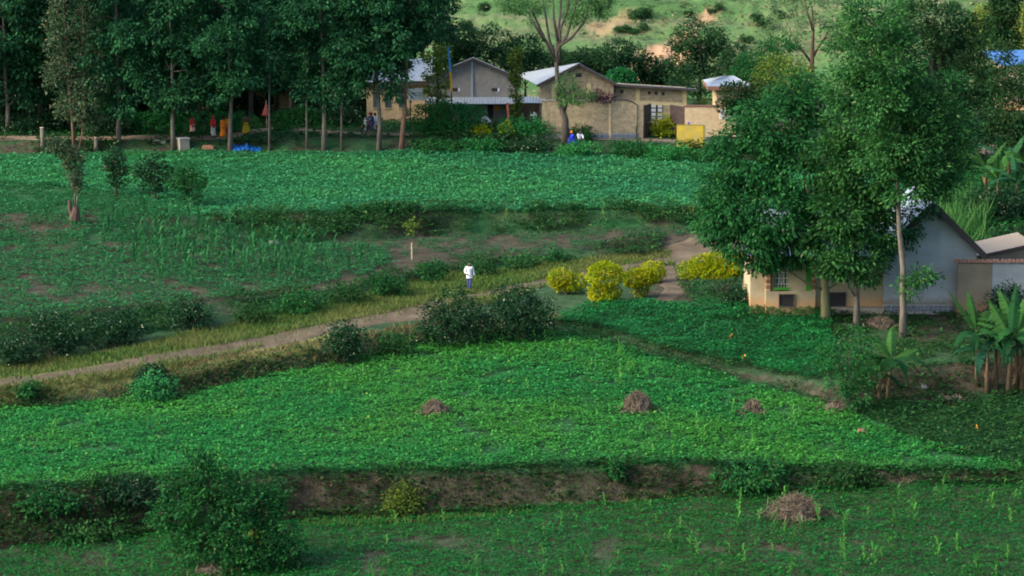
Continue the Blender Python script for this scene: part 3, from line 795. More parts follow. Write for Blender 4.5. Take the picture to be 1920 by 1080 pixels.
def tree(name, label, cat, px, py, mat, seed, lobes, trunk, bark, group=None, L=0.22, W=0.10, n_spray=1500, per=8, spray_r=0.35, Y=None, limbs=True, droop=0.25, shell=0.45, r0=0.22, forks=None):
    """lobes in pixels: (px, py, rx, rz, depth m); trunk: list of (px, py) from the root up; the tree stands at the root pixel"""
    p = G(px, py) if Y is None else GY(px, Y)
    bx, by = project(p[0], p[1], p[2])
    s = ppm(p)
    loc = lambda q: ((q[0] - bx) / s, (by - q[1]) / s / math.cos(PITCH))
    root = empty(name, p, 0, label, cat, group)
    r = np.random.default_rng(seed)
    tp = [(loc(q)[0], 0 if len(q) < 3 else q[2], loc(q)[1]) for q in trunk]
    tp[0] = (0, 0, -0.3)
    mb = MB()
    n = len(tp)
    mb.tube(tp, [r0 * (1.25 if i == 0 else 1) * (1 - 0.75 * i / (n - 1)) for i in range(n)], 10)
    ll = []
    for l in lobes:
        x, z = loc(l)
        d = l[4] if len(l) > 4 else r.uniform(-1, 1) * l[2] / s * 0.6
        ll.append((x, d, z, l[2] / s, l[2] / s * 0.95, l[3] / s))
    if limbs:
        for l in ll:
            # leave the trunk below the lobe
            c = [q for q in tp if q[2] < l[2] - 0.1] or [tp[0]]
            q = c[-1]
            ln = math.dist(q, l[:3])
            rr = min(r0 * 0.5, 0.03 + 0.012 * ln)
            mb.tube(limb_path(q, l[:3], r, 0.08), [rr, rr * .85, rr * .65, rr * .45, rr * .25], 6)
    for f in (forks or []):
        fp = [(loc(q)[0], q[2] if len(q) > 2 else 0, loc(q)[1]) for q in f]
        mb.tube(fp, [max(0.025, r0 * 0.55 * (1 - 0.8 * i / max(1, len(fp) - 1))) for i in range(len(fp))], 7)
    mb.build('trunk', bark, root, smooth=True)
    link('crown', foliage_mesh('crown', ll, mat, n_spray, per, spray_r, L, W, seed, droop=droop, shell=shell), root)
    return root

# dark grove along the village road: four crowns, shared by many trees
def grove_crown(seed, base, top, rad, mat, n_spray, name='crown', L=0.30, W=0.15):
    r = np.random.default_rng(seed)
    lobes = []
    z = base
    while z < top:
        f = (z - base) / (top - base)
        rr = rad * (0.55 + 0.75 * math.sin(math.pi * min(1, 0.18 + f * 0.8)) ** 0.8) * r.uniform(0.75, 1.1)
        for k in range(4):
            a = r.uniform(0, 6.28)
            lobes.append((math.cos(a) * rr * 0.6, math.sin(a) * rr * 0.6, z + r.uniform(-.5, .5), rr * 0.52, rr * 0.52, r.uniform(0.75, 1.15)))
        z += 1.25
    return foliage_mesh(name, lobes, mat, n_spray // 4, 34, 0.62, L, W, seed, droop=0.45, shell=0.5), lobes

def grove_trunk(seed, lobes, h, r0, bark):
    r = np.random.default_rng(seed)
    mb = MB()
    pts = [(0, 0, -0.3)] + [(r.normal() * 0.07, r.normal() * 0.07, h * i / 7) for i in range(1, 8)]
    mb.tube(pts, [r0 * 1.3] + [r0 * (1 - 0.11 * i) for i in range(1, 8)], 9)
    for l in lobes[::3]:
        q = min(pts, key=lambda p: abs(p[2] - (l[2] - 0.7)))
        mb.tube(limb_path(q, l[:3], r, 0.1), [0.05, 0.045, 0.035, 0.025, 0.012], 5)
    return mb.mesh('trunk', bark, True)

GR = []
for i, (base, top, rad) in enumerate([(4.3, 15.5, 2.3), (4.6, 16, 2.6), (5.0, 16, 2.3), (3.2, 14.5, 2.6)]):
    cm, lb = grove_crown(300 + i, base, top, rad, M['grove'], 1750)
    GR.append((cm, grove_trunk(320 + i, lb, top * 0.9, 0.17, M['bark_pale'] if i % 2 else M['bark']), lb, top))
def grove_tree(p, k, rz, sc, label, group, tr_mat=None):
    root = empty('shade_tree', p, rz, label, 'tree', group)
    root.scale = (sc, sc, sc)
    link('trunk', GR[k][1], root); link('crown', GR[k][0], root)
    return root
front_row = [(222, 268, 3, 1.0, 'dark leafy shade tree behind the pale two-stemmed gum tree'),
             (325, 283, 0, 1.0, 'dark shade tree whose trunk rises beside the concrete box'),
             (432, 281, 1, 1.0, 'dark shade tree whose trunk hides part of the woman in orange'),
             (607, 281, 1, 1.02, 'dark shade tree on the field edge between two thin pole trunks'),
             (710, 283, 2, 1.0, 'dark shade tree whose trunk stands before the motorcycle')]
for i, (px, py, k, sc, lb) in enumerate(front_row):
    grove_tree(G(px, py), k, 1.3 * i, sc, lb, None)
# the reddish leaning trunk at the end of the row
tree('shade_tree', 'dark shade tree with a reddish leaning trunk beside the clipped hedge', 'tree', 752, 283, M['grove'], 340,
     [(770, -10, 75, 50), (800, 30, 48, 40), (730, 40, 55, 45), (770, 75, 42, 28), (700, 0, 60, 60), (820, -40, 60, 50), (745, 118, 22, 18)],
     [(752, 283), (757, 230), (762, 170), (764, 110), (770, 40), (772, -60)], M['bark_red'], L=0.30, W=0.14, n_spray=1300, per=9, r0=0.20)
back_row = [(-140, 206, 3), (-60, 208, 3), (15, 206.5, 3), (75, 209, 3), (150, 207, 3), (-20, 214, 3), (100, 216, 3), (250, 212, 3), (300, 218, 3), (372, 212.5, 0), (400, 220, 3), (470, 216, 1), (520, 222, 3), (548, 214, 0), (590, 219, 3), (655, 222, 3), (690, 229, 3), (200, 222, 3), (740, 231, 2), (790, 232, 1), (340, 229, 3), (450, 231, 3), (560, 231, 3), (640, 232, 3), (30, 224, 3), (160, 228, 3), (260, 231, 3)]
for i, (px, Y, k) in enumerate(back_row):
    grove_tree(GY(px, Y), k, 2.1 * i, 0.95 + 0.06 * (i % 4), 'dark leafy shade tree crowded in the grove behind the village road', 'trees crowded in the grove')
# thin pole trunks with small crowns at the field edge
for px, py, lb in ((505, 283, 'thin pale trunked young tree near the blue sheet'), (575, 281, 'thin pole tree between the blue sheet and the tall trunk'), (640, 281, 'thin pole tree between the tall trunk and the motorcycle')):
    tree('young_tree', lb, 'tree', px, py, M['grove'], 350 + px, [(px, 150, 22, 30), (px + 8, 105, 26, 34), (px - 6, 60, 26, 34)], [(px, py), (px + 1, 200), (px + 2, 130), (px + 2, 60)], M['bark_pale'], L=0.28, W=0.13, n_spray=260, per=8, r0=0.085)
# cut trunk post at the far left
tree('pale_gum_tree', 'tall pale grey green gum tree with twin slender stems', 'tree', 140, 283, M['pale_tree'], 360,
     [(118, -20, 34, 60, 0), (170, 0, 30, 70, 0.5), (112, 60, 28, 50, -0.4), (165, 80, 30, 55, 0.3), (128, 120, 30, 45, 0), (180, 140, 26, 45, 0.2), (105, 140, 24, 30, -0.2), (150, 185, 34, 36, -0.5), (172, 215, 24, 30, 0.3), (122, 205, 22, 26, 0.2), (195, 160, 18, 24, 0), (140, -70, 60, 60, 0)],
     [(140, 283), (137, 220), (131, 150), (129, 80), (127, 0), (130, -90)], M['bark_red'], L=0.20, W=0.13, n_spray=1500, per=9, spray_r=0.3, r0=0.13, shell=0.2,
     forks=[[(146, 290), (155, 250), (157, 170), (160, 80), (165, -40)]])
# stump that has sprouted again
p = G(140, 418); s = ppm(p)
root = empty('sprouting_stump', p, 0, 'broken brown tree stump sprouting thin blue green shoots in the left field', 'stump')
mb = MB(); r_ = np.random.default_rng(5)
mb.tube([(-0.05, 0, -0.3), (-0.02, 0, 0.2), (0.05, 0, 0.65), (0.12, 0.02, 1.05)], [0.46, 0.36, 0.30, 0.20], 10)
mb.tube([(-0.1, 0, 0.5), (-0.28, -0.03, 0.9), (-0.30, -0.03, 1.5)], [0.2, 0.15, 0.10], 8)
mb.build('stump', M['stump'], root, smooth=False)
mb = MB(); mb.tube([(0.15, 0, 0.9), (0.25, 0, 1.8), (0.2, 0.05, 3.2), (0.1, 0, 4.6)], [0.07, 0.055, 0.04, 0.02], 6)
mb.tube([(0.05, 0, 0.9), (0.05, 0.1, 2.0), (-0.5, 0.1, 3.6), (-0.9, 0, 5.2)], [0.06, 0.05, 0.04, 0.02], 6)
mb.build('shoot', M['bark'], root, smooth=True)
link('foliage', foliage_mesh('foliage', [(0.2, 0, 3.2, 0.55, 0.5, 0.9), (0.1, 0, 4.4, 0.75, 0.6, 0.7), (-1.0, 0, 5.1, 0.75, 0.6, 0.6), (0.3, 0, 2.4, 0.35, 0.35, 0.5), (-0.3, 0, 4.2, 0.5, 0.5, 0.5)], M['pale_tree'], 330, 8, 0.28, 0.17, 0.10, 55, shell=0.2), root)

for i, (px, py, w, h, lb) in enumerate([(218, 368, 46, 100, 'narrow dark fruit sapling nearest the sprouting stump'), (290, 378, 76, 96, 'widest dark fruit sapling of the three on the upper field'), (354, 390, 68, 88, 'lighter fruit sapling nearest the middle bank')]):
    s = ppm(G(px, py))
    tree('fruit_sapling', lb, 'tree', px, py, M['mid_bush'] if i == 2 else M['dark_bush'], 380 + i,
         [(px - w * .22, py - h * .62, w * .28, h * .22, 0.1), (px + w * .24, py - h * .6, w * .28, h * .24, -0.1), (px, py - h * .82, w * .3, h * .2, 0), (px - 2, py - h * .45, w * .26, h * .2, 0.2), (px - w * .15, py - h * .28, w * .2, h * .14, -0.1), (px + w * .18, py - h * .3, w * .2, h * .14, 0.1), (px + w * .4, py - h * .5, w * .14, h * .1, 0), (px - w * .38, py - h * .55, w * .14, h * .12, 0)],
         [(px, py), (px + 2, py - h * .35), (px, py - h * .7)], M['bark_dark'], L=0.17, W=0.10, n_spray=260, per=8, spray_r=0.25, r0=0.07, shell=0.2)

# ------------------------------------------------------------------ big trees by the plastered house
tree('broad_mango_tree', 'broad dense mango tree with lichen yellow trunk hiding the house front', 'tree', 1549, 603, M['mango'], 400,
     [(1400, 300, 78, 70, 0.5), (1370, 380, 66, 60, -0.6), (1440, 240, 70, 60, 0.4), (1440, 400, 80, 66, -1.0), (1500, 320, 90, 80, -0.4), (1395, 448, 62, 46, -0.8), (1475, 450, 60, 44, -0.6), (1340, 345, 42, 42, 0), (1520, 210, 66, 50, 1.0), (1345, 420, 40, 36, 0.2), (1560, 400, 70, 70, 0.6), (1425, 490, 26, 24, -1.2), (1480, 180, 46, 36, 1.2), (1722, 412, 26, 28, 0.8), (1650, 480, 24, 30, 0.6), (1695, 440, 24, 24, 0.8)],
     [(1549, 603), (1546, 545), (1540, 480), (1520, 400), (1500, 320)], M['bark_lichen'], L=0.27, W=0.115, n_spray=600, per=60, spray_r=0.68, shell=0.5, r0=0.26, droop=0.5)
tree('silky_oak_tree', 'leafy mid height tree with straight grey trunk before the beige wall', 'tree', 1607, 616, M['silky'], 401,
     [(1560, 300, 56, 56, -0.6), (1600, 240, 60, 60, -0.3), (1620, 330, 58, 60, -0.8), (1570, 395, 58, 52, -1.0), (1630, 420, 42, 44, -0.8), (1545, 450, 46, 36, -0.9), (1600, 466, 48, 34, -1.1), (1565, 498, 36, 16, -1.0), (1610, 512, 30, 14, -1.0), (1640, 390, 36, 40, -0.4)],
     [(1607, 616), (1605, 560), (1602, 480), (1600, 380), (1598, 260)], M['bark'], L=0.25, W=0.105, n_spray=410, per=56, spray_r=0.6, shell=0.5, r0=0.19, droop=0.15)
tree('tall_silky_oak', 'tallest feathery tree with a bent grey trunk before the gable wall', 'tree', 1693, 632, M['silky'], 402,
     [(1640, 60, 56, 44, 0), (1610, 110, 60, 50, -0.4), (1660, 120, 62, 60, -0.5), (1580, 170, 46, 44, 0), (1640, 190, 70, 60, -0.7), (1700, 190, 50, 50, 0.2), (1760, 165, 36, 32, 0.2), (1745, 225, 46, 46, 0.2), (1680, 260, 66, 60, -0.6), (1720, 300, 54, 50, -0.2), (1640, 280, 50, 50, -0.6), (1780, 250, 36, 44, 0.3), (1690, 345, 52, 36, -0.3), (1740, 345, 40, 30, 0), (1655, 35, 22, 26, 0), (1560, 70, 24, 30, 0), (1600, 40, 24, 26, 0.1), (1780, 320, 34, 34, 0.4), (1722, 520, 22, 16, -0.2), (1708, 540, 16, 14, -0.2)],
     [(1693, 632), (1692, 580), (1690, 500), (1682, 440), (1678, 380), (1672, 300), (1668, 200), (1662, 90)], M['bark'], L=0.26, W=0.105, n_spray=540, per=56, spray_r=0.64, shell=0.5, r0=0.2, droop=0.1)

# trees right of the upper field
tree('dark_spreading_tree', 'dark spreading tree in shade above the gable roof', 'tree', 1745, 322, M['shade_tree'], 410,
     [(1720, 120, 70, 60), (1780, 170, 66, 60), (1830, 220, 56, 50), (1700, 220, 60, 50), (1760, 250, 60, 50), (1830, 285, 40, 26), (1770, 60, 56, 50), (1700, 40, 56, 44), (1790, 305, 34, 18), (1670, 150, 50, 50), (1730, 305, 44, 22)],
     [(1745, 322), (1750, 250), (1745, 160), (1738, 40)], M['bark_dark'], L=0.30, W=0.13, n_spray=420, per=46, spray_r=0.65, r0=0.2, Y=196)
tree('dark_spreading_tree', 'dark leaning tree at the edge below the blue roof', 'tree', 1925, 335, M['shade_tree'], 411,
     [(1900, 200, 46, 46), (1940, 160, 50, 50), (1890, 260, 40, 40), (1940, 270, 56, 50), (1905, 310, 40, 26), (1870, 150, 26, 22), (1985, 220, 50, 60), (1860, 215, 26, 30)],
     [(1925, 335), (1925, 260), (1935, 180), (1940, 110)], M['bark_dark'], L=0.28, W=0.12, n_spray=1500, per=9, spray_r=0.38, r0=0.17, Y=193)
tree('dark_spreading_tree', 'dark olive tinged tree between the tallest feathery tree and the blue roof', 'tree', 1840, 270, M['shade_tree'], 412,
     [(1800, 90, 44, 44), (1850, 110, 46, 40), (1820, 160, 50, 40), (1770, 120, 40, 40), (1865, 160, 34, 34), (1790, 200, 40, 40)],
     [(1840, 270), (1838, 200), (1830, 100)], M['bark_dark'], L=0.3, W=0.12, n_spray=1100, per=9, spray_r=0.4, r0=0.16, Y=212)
tree('columnar_tree', 'dark slim tree between two sunlit yellow green crowns', 'tree', 1872, 150, M['shade_tree'], 413,
     [(1872, 10, 30, 34), (1868, 50, 28, 30), (1880, 80, 24, 26), (1866, -20, 24, 30)], [(1872, 150), (1872, 80), (1870, 0)], M['bark_dark'], L=0.34, W=0.16, n_spray=600, per=9, spray_r=0.45, Y=250)
tree('sunlit_lime_tree', 'sunlit yellow green tree left of the dark slim tree on the hill', 'tree', 1842, 130, M['sunlit_lime_tree'], 414,
     [(1840, 42, 24, 28), (1832, 68, 24, 20), (1852, 60, 18, 22)], [(1842, 130), (1840, 80), (1840, 40)], M['bark'], L=0.34, W=0.18, n_spray=420, per=9, spray_r=0.42, Y=262, r0=0.12)
tree('sunlit_lime_tree', 'sunlit yellow green tree beyond the blue roof', 'tree', 1920, 130, M['sunlit_lime_tree'], 415,
     [(1915, 45, 26, 30), (1940, 30, 30, 34), (1910, 72, 20, 18)], [(1920, 130), (1920, 80), (1920, 40)], M['bark'], L=0.34, W=0.18, n_spray=480, per=9, spray_r=0.42, Y=258, r0=0.12)
tree('bare_topped_tree', 'old tree with a bare broken brown trunk and hazy pale foliage', 'tree', 1520, 190, M['haze_tree'], 416,
     [(1470, 40, 44, 50), (1560, 30, 44, 50), (1440, 100, 34, 40), (1500, -30, 60, 50), (1580, 80, 34, 40), (1480, 130, 34, 34)],
     [(1520, 190), (1521, 110), (1522, 60), (1519, 15)], M['bark_red'], L=0.30, W=0.12, n_spray=650, per=8, spray_r=0.5, Y=252, r0=0.26, limbs=False, forks=[[(1522, 60), (1512, 30), (1500, -10)], [(1521, 110), (1545, 70), (1560, 30)], [(1521, 120), (1490, 80), (1470, 40)]])
tree('broken_crown_tree', 'brown tinged round tree behind the broad mango', 'tree', 1480, 260, M['olive_bush'], 417,
     [(1460, 140, 50, 34), (1500, 160, 40, 34), (1440, 185, 40, 34), (1490, 205, 44, 30)], [(1480, 260), (1478, 200), (1475, 140)], M['bark'], L=0.26, W=0.12, n_spray=700, per=9, spray_r=0.36, Y=205, r0=0.13)
tree('flat_topped_tree', 'layered bright green tree beside the small hip roof', 'tree', 1420, 215, M['mid_bush'], 418,
     [(1425, 110, 44, 14), (1460, 90, 40, 12), (1405, 130, 40, 12), (1445, 130, 40, 14), (1390, 145, 28, 10)], [(1420, 215), (1425, 150), (1430, 95)], M['bark'], L=0.24, W=0.11, n_spray=520, per=9, spray_r=0.34, Y=222, r0=0.11)
tree('dark_round_tree', 'dark drooping tree covering part of the white window', 'tree', 1392, 262, M['shade_tree'], 419,
     [(1385, 180, 34, 26), (1365, 200, 20, 18), (1400, 205, 30, 24), (1420, 180, 30, 30), (1430, 215, 30, 26)], [(1400, 262), (1398, 220), (1392, 180)], M['bark_dark'], L=0.24, W=0.12, n_spray=560, per=9, spray_r=0.32, Y=201.5, r0=0.12)

# trees behind the village roofs
tree('dark_round_tree', 'largest dark round tree rising behind the small hip roofed house', 'tree', 1312, 185, M['back_tree'], 420,
     [(1310, 75, 48, 36), (1290, 110, 44, 36), (1335, 115, 40, 36), (1312, 150, 52, 32), (1275, 150, 28, 26), (1345, 80, 22, 24), (1280, 75, 24, 20)], [(1312, 185), (1312, 140), (1312, 80)], M['bark_dark'], L=0.28, W=0.14, n_spray=1000, per=9, spray_r=0.4, Y=236, r0=0.2)
back = [(1385, 232, [(1380, 110, 30, 26), (1400, 140, 32, 28), (1372, 160, 26, 24)], 'grey green tree behind the hip roof ridge', 'back_tree'),
        (1240, 240, [(1225, 128, 30, 20), (1250, 140, 34, 22), (1215, 150, 30, 18)], 'low dark tree at the foot of the bare earth scar', 'back_tree'),
        (1165, 238, [(1160, 95, 32, 20), (1190, 105, 28, 22), (1140, 112, 32, 20), (1175, 128, 34, 18)], 'dark bushy tree behind the low flat roof', 'back_tree'),
        (1100, 240, [(1100, 110, 34, 20), (1080, 122, 30, 16), (1125, 125, 26, 16)], 'dark bushy tree behind the brick gable ridge', 'back_tree'),
        (1165, 227, [(1165, 145, 24, 14), (1158, 150, 18, 12), (1175, 150, 16, 12)], 'rounded lighter shrub tree peeping over the flat roof', 'fresh_bush'),
        (985, 238, [(985, 95, 34, 30), (1005, 120, 26, 22), (965, 120, 30, 24)], 'dark tree behind the valley between the two gable roofs', 'back_tree'),
        (925, 240, [(925, 80, 40, 32), (950, 105, 30, 26), (900, 105, 34, 28), (880, 85, 28, 24)], 'dark tree rising over the grey gable ridge', 'back_tree'),
        (860, 238, [(860, 70, 34, 30), (845, 100, 30, 30), (875, 105, 26, 24)], 'dark tree between the grove and the grey gable roof', 'back_tree'),
        (1055, 246, [(1045, 112, 30, 14), (1070, 118, 24, 12)], 'small dark tree far behind the feathery acacia', 'back_tree')]
for i, (px, Y, lobes, lb, mk) in enumerate(back):
    b = GY(px, Y)
    tree('background_tree', lb, 'tree', px, 190, M[mk], 430 + i, lobes, [(px, 190), (px, 160), lobes[0][:2]], M['bark_dark'], L=0.28, W=0.14, n_spray=440, per=9, spray_r=0.38, Y=Y, r0=0.11)
# creeper covered posts
for px, top, w, Y, lb, mk in ((820, 92, 40, 205.5, 'thick creeper covered trunk left of the flag pole', 'olive_bush'), (967, 100, 18, 206, 'slender creeper covered post between the two gable roofs', 'olive_bush')):
    b = GY(px, Y); bx, by = project(*b)
    hh = by - top
    lob = [(px + (0.25 * w if i % 2 else -0.25 * w), by - hh * (0.12 + 0.86 * i / 9), w * (0.32 if i < 6 else 0.42), hh * 0.075) for i in range(10)]
    tree('creeper_post', lb, 'tree', px, by, M[mk], 450 + px, lob, [(px, by), (px + 1, by - hh * .5), (px, by - hh * 0.98)], M['bark_dark'], L=0.20, W=0.13, n_spray=420 if w > 30 else 260, per=8, spray_r=0.26, Y=Y, r0=0.13, limbs=False)

# acacia in front of the brick wall
tree('feathery_acacia', 'tall feathery acacia with forked bare limbs before the brick wall', 'tree', 1060, 266, M['feather'], 460,
     [(985, 18, 44, 14, 0.3), (960, 8, 34, 12, -0.3), (1040, -14, 50, 16, 0), (1100, 20, 40, 18, 0.2), (1075, 40, 22, 12, 0.1), (1120, 5, 30, 20, 0.1), (1062, 158, 24, 20, -0.4), (1085, 180, 26, 14, -0.5), (1058, 182, 22, 14, -0.5), (1105, 178, 16, 12, -0.2), (1090, -30, 60, 16, 0), (1000, 45, 12, 8, 0), (1130, 30, 14, 12, 0)],
     [(1062, 266), (1060, 225), (1050, 195), (1045, 150), (1042, 110), (1046, 70), (1052, 0)], M['bark_dark'], L=0.20, W=0.075, n_spray=1000, per=9, spray_r=0.38, r0=0.28, Y=201.3, limbs=False, droop=0.5,
     forks=[[(1056, 215), (1064, 190), (1070, 165)], [(1042, 112), (1030, 80), (1022, 30), (1015, -10)], [(1043, 100), (1062, 70), (1075, 30), (1085, -10)], [(1042, 118), (1018, 70), (1000, 30), (985, 10)], [(1045, 90), (1070, 75), (1095, 45), (1105, 15)], [(1022, 80), (1005, 55), (998, 40)], [(1046, 80), (1038, 40), (1036, -10)], [(1048, 120), (1050, 60), (1064, 20), (1068, -20)]])

# shrubs on the far hill: a few forms, copied
SH = [foliage_mesh('foliage', [(r_.uniform(-1.3, 1.3), r_.uniform(-1, 1), 0.5 + 0.7 * r_.random(), r_.uniform(.4, .9), r_.uniform(.4, .9), r_.uniform(.4, .9)) for _ in range(7)], M['back_tree'], 130, 8, 0.35, 0.34, 0.2, 470 + i) for i in range(3)]
hs = [(1185, 24), (1198, 27), (1211, 23), (1290, 20), (1160, 52), (1175, 50), (1190, 53), (1207, 48), (1335, 18), (1350, 10), (1420, 34), (1434, 44), (1400, 70), (1460, 24), (905, 10), (870, 44), (1790, 14), (1700, 10)]
for i, (px, py) in enumerate(hs):
    g = G(px, py + 10, 262)
    root = empty('hill_shrub', g, i * 1.7, 'small dark shrub dotted on the far terraced hillside', 'shrub', 'shrubs dotted on the hillside')
    k = r_.uniform(0.32, 0.62); root.scale = (k * 1.1, k * 1.1, k * 1.25)
    link('foliage', SH[i % 3], root)

# ------------------------------------------------------------------ bushes
B = bush
ys = [('yellow_shrub', 'golden shrub nearest the dark thorny bushes', 1062, 552, 70, 52, [(-.15, 0, .62, .30, .30), (.22, 0, .45, .30, .30), (-.3, 0, .45, .2, .2), (0, .1, .3, .3, .2)]),
      ('yellow_shrub', 'clipped golden shrub shaped like a mushroom with a round top', 1133, 569, 70, 76, [(0, 0, .70, .48, .28), (.02, 0, .82, .40, .18), (-.05, 0, .22, .34, .2), (.2, 0, .3, .25, .2), (-.2, .05, .28, .22, .18)]),
      ('yellow_shrub', 'golden shrub with a wide top beside the footpath', 1200, 557, 68, 56, [(0, 0, .64, .44, .30), (.2, 0, .75, .28, .2), (-.22, 0, .6, .26, .24), (0, 0, .25, .2, .2)]),
      ('yellow_shrub', 'small golden shrub tucked behind the wide topped one', 1224, 531, 46, 42, [(0, 0, .62, .46, .34), (.1, .1, .4, .36, .3)])]
for i, (nm, lb, px, py, w, h, lob) in enumerate(ys):
    B(nm, lb, 'shrub', px, py, w, h, M['yellow'], 500 + i, None, L=0.10, W=0.08, dens=2.8, lobes=lob, shell=0.9)
B('yellow_shrub', 'wide umbrella shaped golden shrub beside the beige house corner', 'shrub', 1350, 554, 156, 84, M['yellow'], 510, None, L=0.10, W=0.08, dens=2.4, shell=0.85, stem_mat=M['bark_dark'],
  lobes=[(-.36, 0, .58, .14, .18), (-.18, 0, .72, .17, .2), (0, 0, .78, .2, .2), (.2, 0, .72, .18, .2), (.38, 0, .6, .14, .2), (.1, .1, .62, .3, .18), (-.1, -.1, .6, .28, .16)])
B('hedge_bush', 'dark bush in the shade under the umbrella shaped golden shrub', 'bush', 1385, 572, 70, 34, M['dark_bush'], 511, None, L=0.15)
db = [(852, 648, 150, 112, 'broad dark thorny bush with pale flecks below the walker'), (978, 640, 150, 118, 'largest dark thorny bush right of the walker with an orange bloom'),
      (643, 676, 96, 78, 'round dark thorny bush at the road bank edge'), (355, 618, 92, 74, 'round dark flecked bush above the dirt road on the hedge bank'),
      (215, 648, 130, 74, 'wide dark flecked bush in the hedge above the road'), (100, 668, 118, 90, 'dark flecked bush left of the wide hedge bush'), (25, 686, 96, 70, 'dark bush at the low end of the road hedge')]
for i, (px, py, w, h, lb) in enumerate(db):
    B('thorny_bush', lb, 'bush', px, py, w, h, M['dark_bush'], 520 + i, None, L=0.15, W=0.10, dens=0.85)
mb_ = [(730, 558, 84, 56, 'green bush at the hedge end left of the walker', 'mid_bush'), (812, 532, 60, 52, 'taller green bush behind the walker', 'mid_bush'), (560, 590, 110, 46, 'low green bush midway along the road hedge', 'mid_bush'), (470, 610, 80, 44, 'low green bush beside the round flecked bush', 'weed'),
       (650, 572, 90, 44, 'low green bush above the road bend', 'weed'), (1042, 498, 44, 38, 'small green bush at the end of the bare strip', 'mid_bush'), (900, 520, 70, 36, 'low green bush just behind the walker', 'weed'), (980, 508, 80, 30, 'low green bush along the verge past the walker', 'weed'),
       (740, 668, 70, 50, 'low brownish bush between the round and broad thorny bushes', 'weed')]
for i, (px, py, w, h, lb, mk) in enumerate(mb_):
    B('hedge_bush', lb, 'bush', px, py, w, h, M[mk], 540 + i, None, L=0.15, dens=0.8)
B('leafy_shrub', 'bright fresh green shrub below the road bank', 'shrub', 288, 756, 86, 60, M['fresh_bush'], 560, None, L=0.20, W=0.09, dens=0.9)
B('leafy_shrub', 'dark shrub growing on the bank behind the bright shrub', 'shrub', 282, 722, 70, 40, M['dark_bush'], 561, None, L=0.15)
B('leafy_shrub', 'small leafy shrub on the left end of the road bank', 'shrub', 52, 752, 44, 40, M['mid_bush'], 562, None, L=0.17)
B('leafy_shrub', 'small yellow green bush against the lowest earth bank', 'shrub', 752, 965, 78, 62, M['olive_bush'], 563, None, L=0.15, W=0.07)
B('leafy_shrub', 'tuft of leaves hanging on the earth bank', 'shrub', 1155, 900, 40, 40, M['mid_bush'], 564, None, L=0.15)
B('leafy_shrub', 'broad leafy patch over the earth bank', 'shrub', 1400, 915, 150, 56, M['mid_bush'], 565, None, L=0.17, dens=0.7)
B('leafy_shrub', 'autumn tinted shrub on the bank right of the straw pile', 'shrub', 1590, 915, 130, 48, M['weed'], 566, None, L=0.17, dens=0.7)
B('leafy_shrub', 'dark shrub on the left part of the lowest bank', 'shrub', 90, 965, 120, 56, M['mid_bush'], 567, None, L=0.18, dens=0.7)
B('leafy_shrub', 'dark tangled shrub left of the big foreground bush', 'shrub', 240, 950, 130, 60, M['dark_bush'], 568, None, L=0.18, dens=0.7)
B('leafy_shrub', 'low weedy shrub at the foot of the lowest bank', 'shrub', 170, 1012, 160, 40, M['weed'], 569, None, L=0.18, dens=0.6)
# the big foreground bush
tree('foreground_bush', 'big dark bush with trailing creepers on the lowest terrace', 'bush', 430, 1062, M['mid_bush'], 570,
     [(380, 900, 62, 46, 0.2), (350, 950, 60, 40, -0.2), (440, 930, 70, 48, 0), (400, 990, 80, 46, -0.5), (490, 980, 66, 46, 0.1), (530, 1020, 56, 40, 0), (460, 1030, 70, 40, -0.6), (350, 1010, 50, 36, -0.3), (375, 862, 26, 34, 0.2), (410, 880, 24, 30, 0.1), (300, 960, 30, 26, 0), (575, 1075, 30, 20, -0.3), (520, 945, 24, 26, 0.2), (545, 1060, 50, 26, -0.2), (330, 900, 36, 28, 0.2), (500, 930, 40, 36, 0.3), (420, 1060, 50, 24, -0.9)],
     [(430, 1062), (425, 1000), (410, 930)], M['bark_dark'], L=0.16, W=0.10, n_spray=1050, per=14, spray_r=0.32, r0=0.12, shell=0.12, forks=[[(440, 1062), (470, 1010), (500, 960)], [(425, 1062), (380, 1010), (350, 950)]])
B('leafy_shrub', 'sprig of yellowing leaves at the foot of the big dark bush', 'shrub', 478, 1036, 26, 46, M['yellow'], 572, None, L=0.13, W=0.05, dens=0.4)
tree('twiggy_shrub', 'loose twiggy shrub left of the nearest banana plants', 'shrub', 1592, 770, M['mid_bush'], 573,
     [(1570, 690, 40, 40, 0), (1610, 650, 40, 36, 0.2), (1600, 720, 40, 34, -0.3), (1585, 750, 34, 22, -0.5), (1550, 660, 26, 26, 0), (1625, 690, 26, 30, 0)], [(1592, 770), (1592, 720), (1590, 660)], M['bark_dark'], L=0.15, W=0.085, n_spray=330, per=9, spray_r=0.24, r0=0.06, shell=0.1)
B('leafy_shrub', 'blackish shrub against the yard wall', 'shrub', 1885, 602, 70, 76, M['dark_bush'], 574, None, L=0.22, W=0.07)
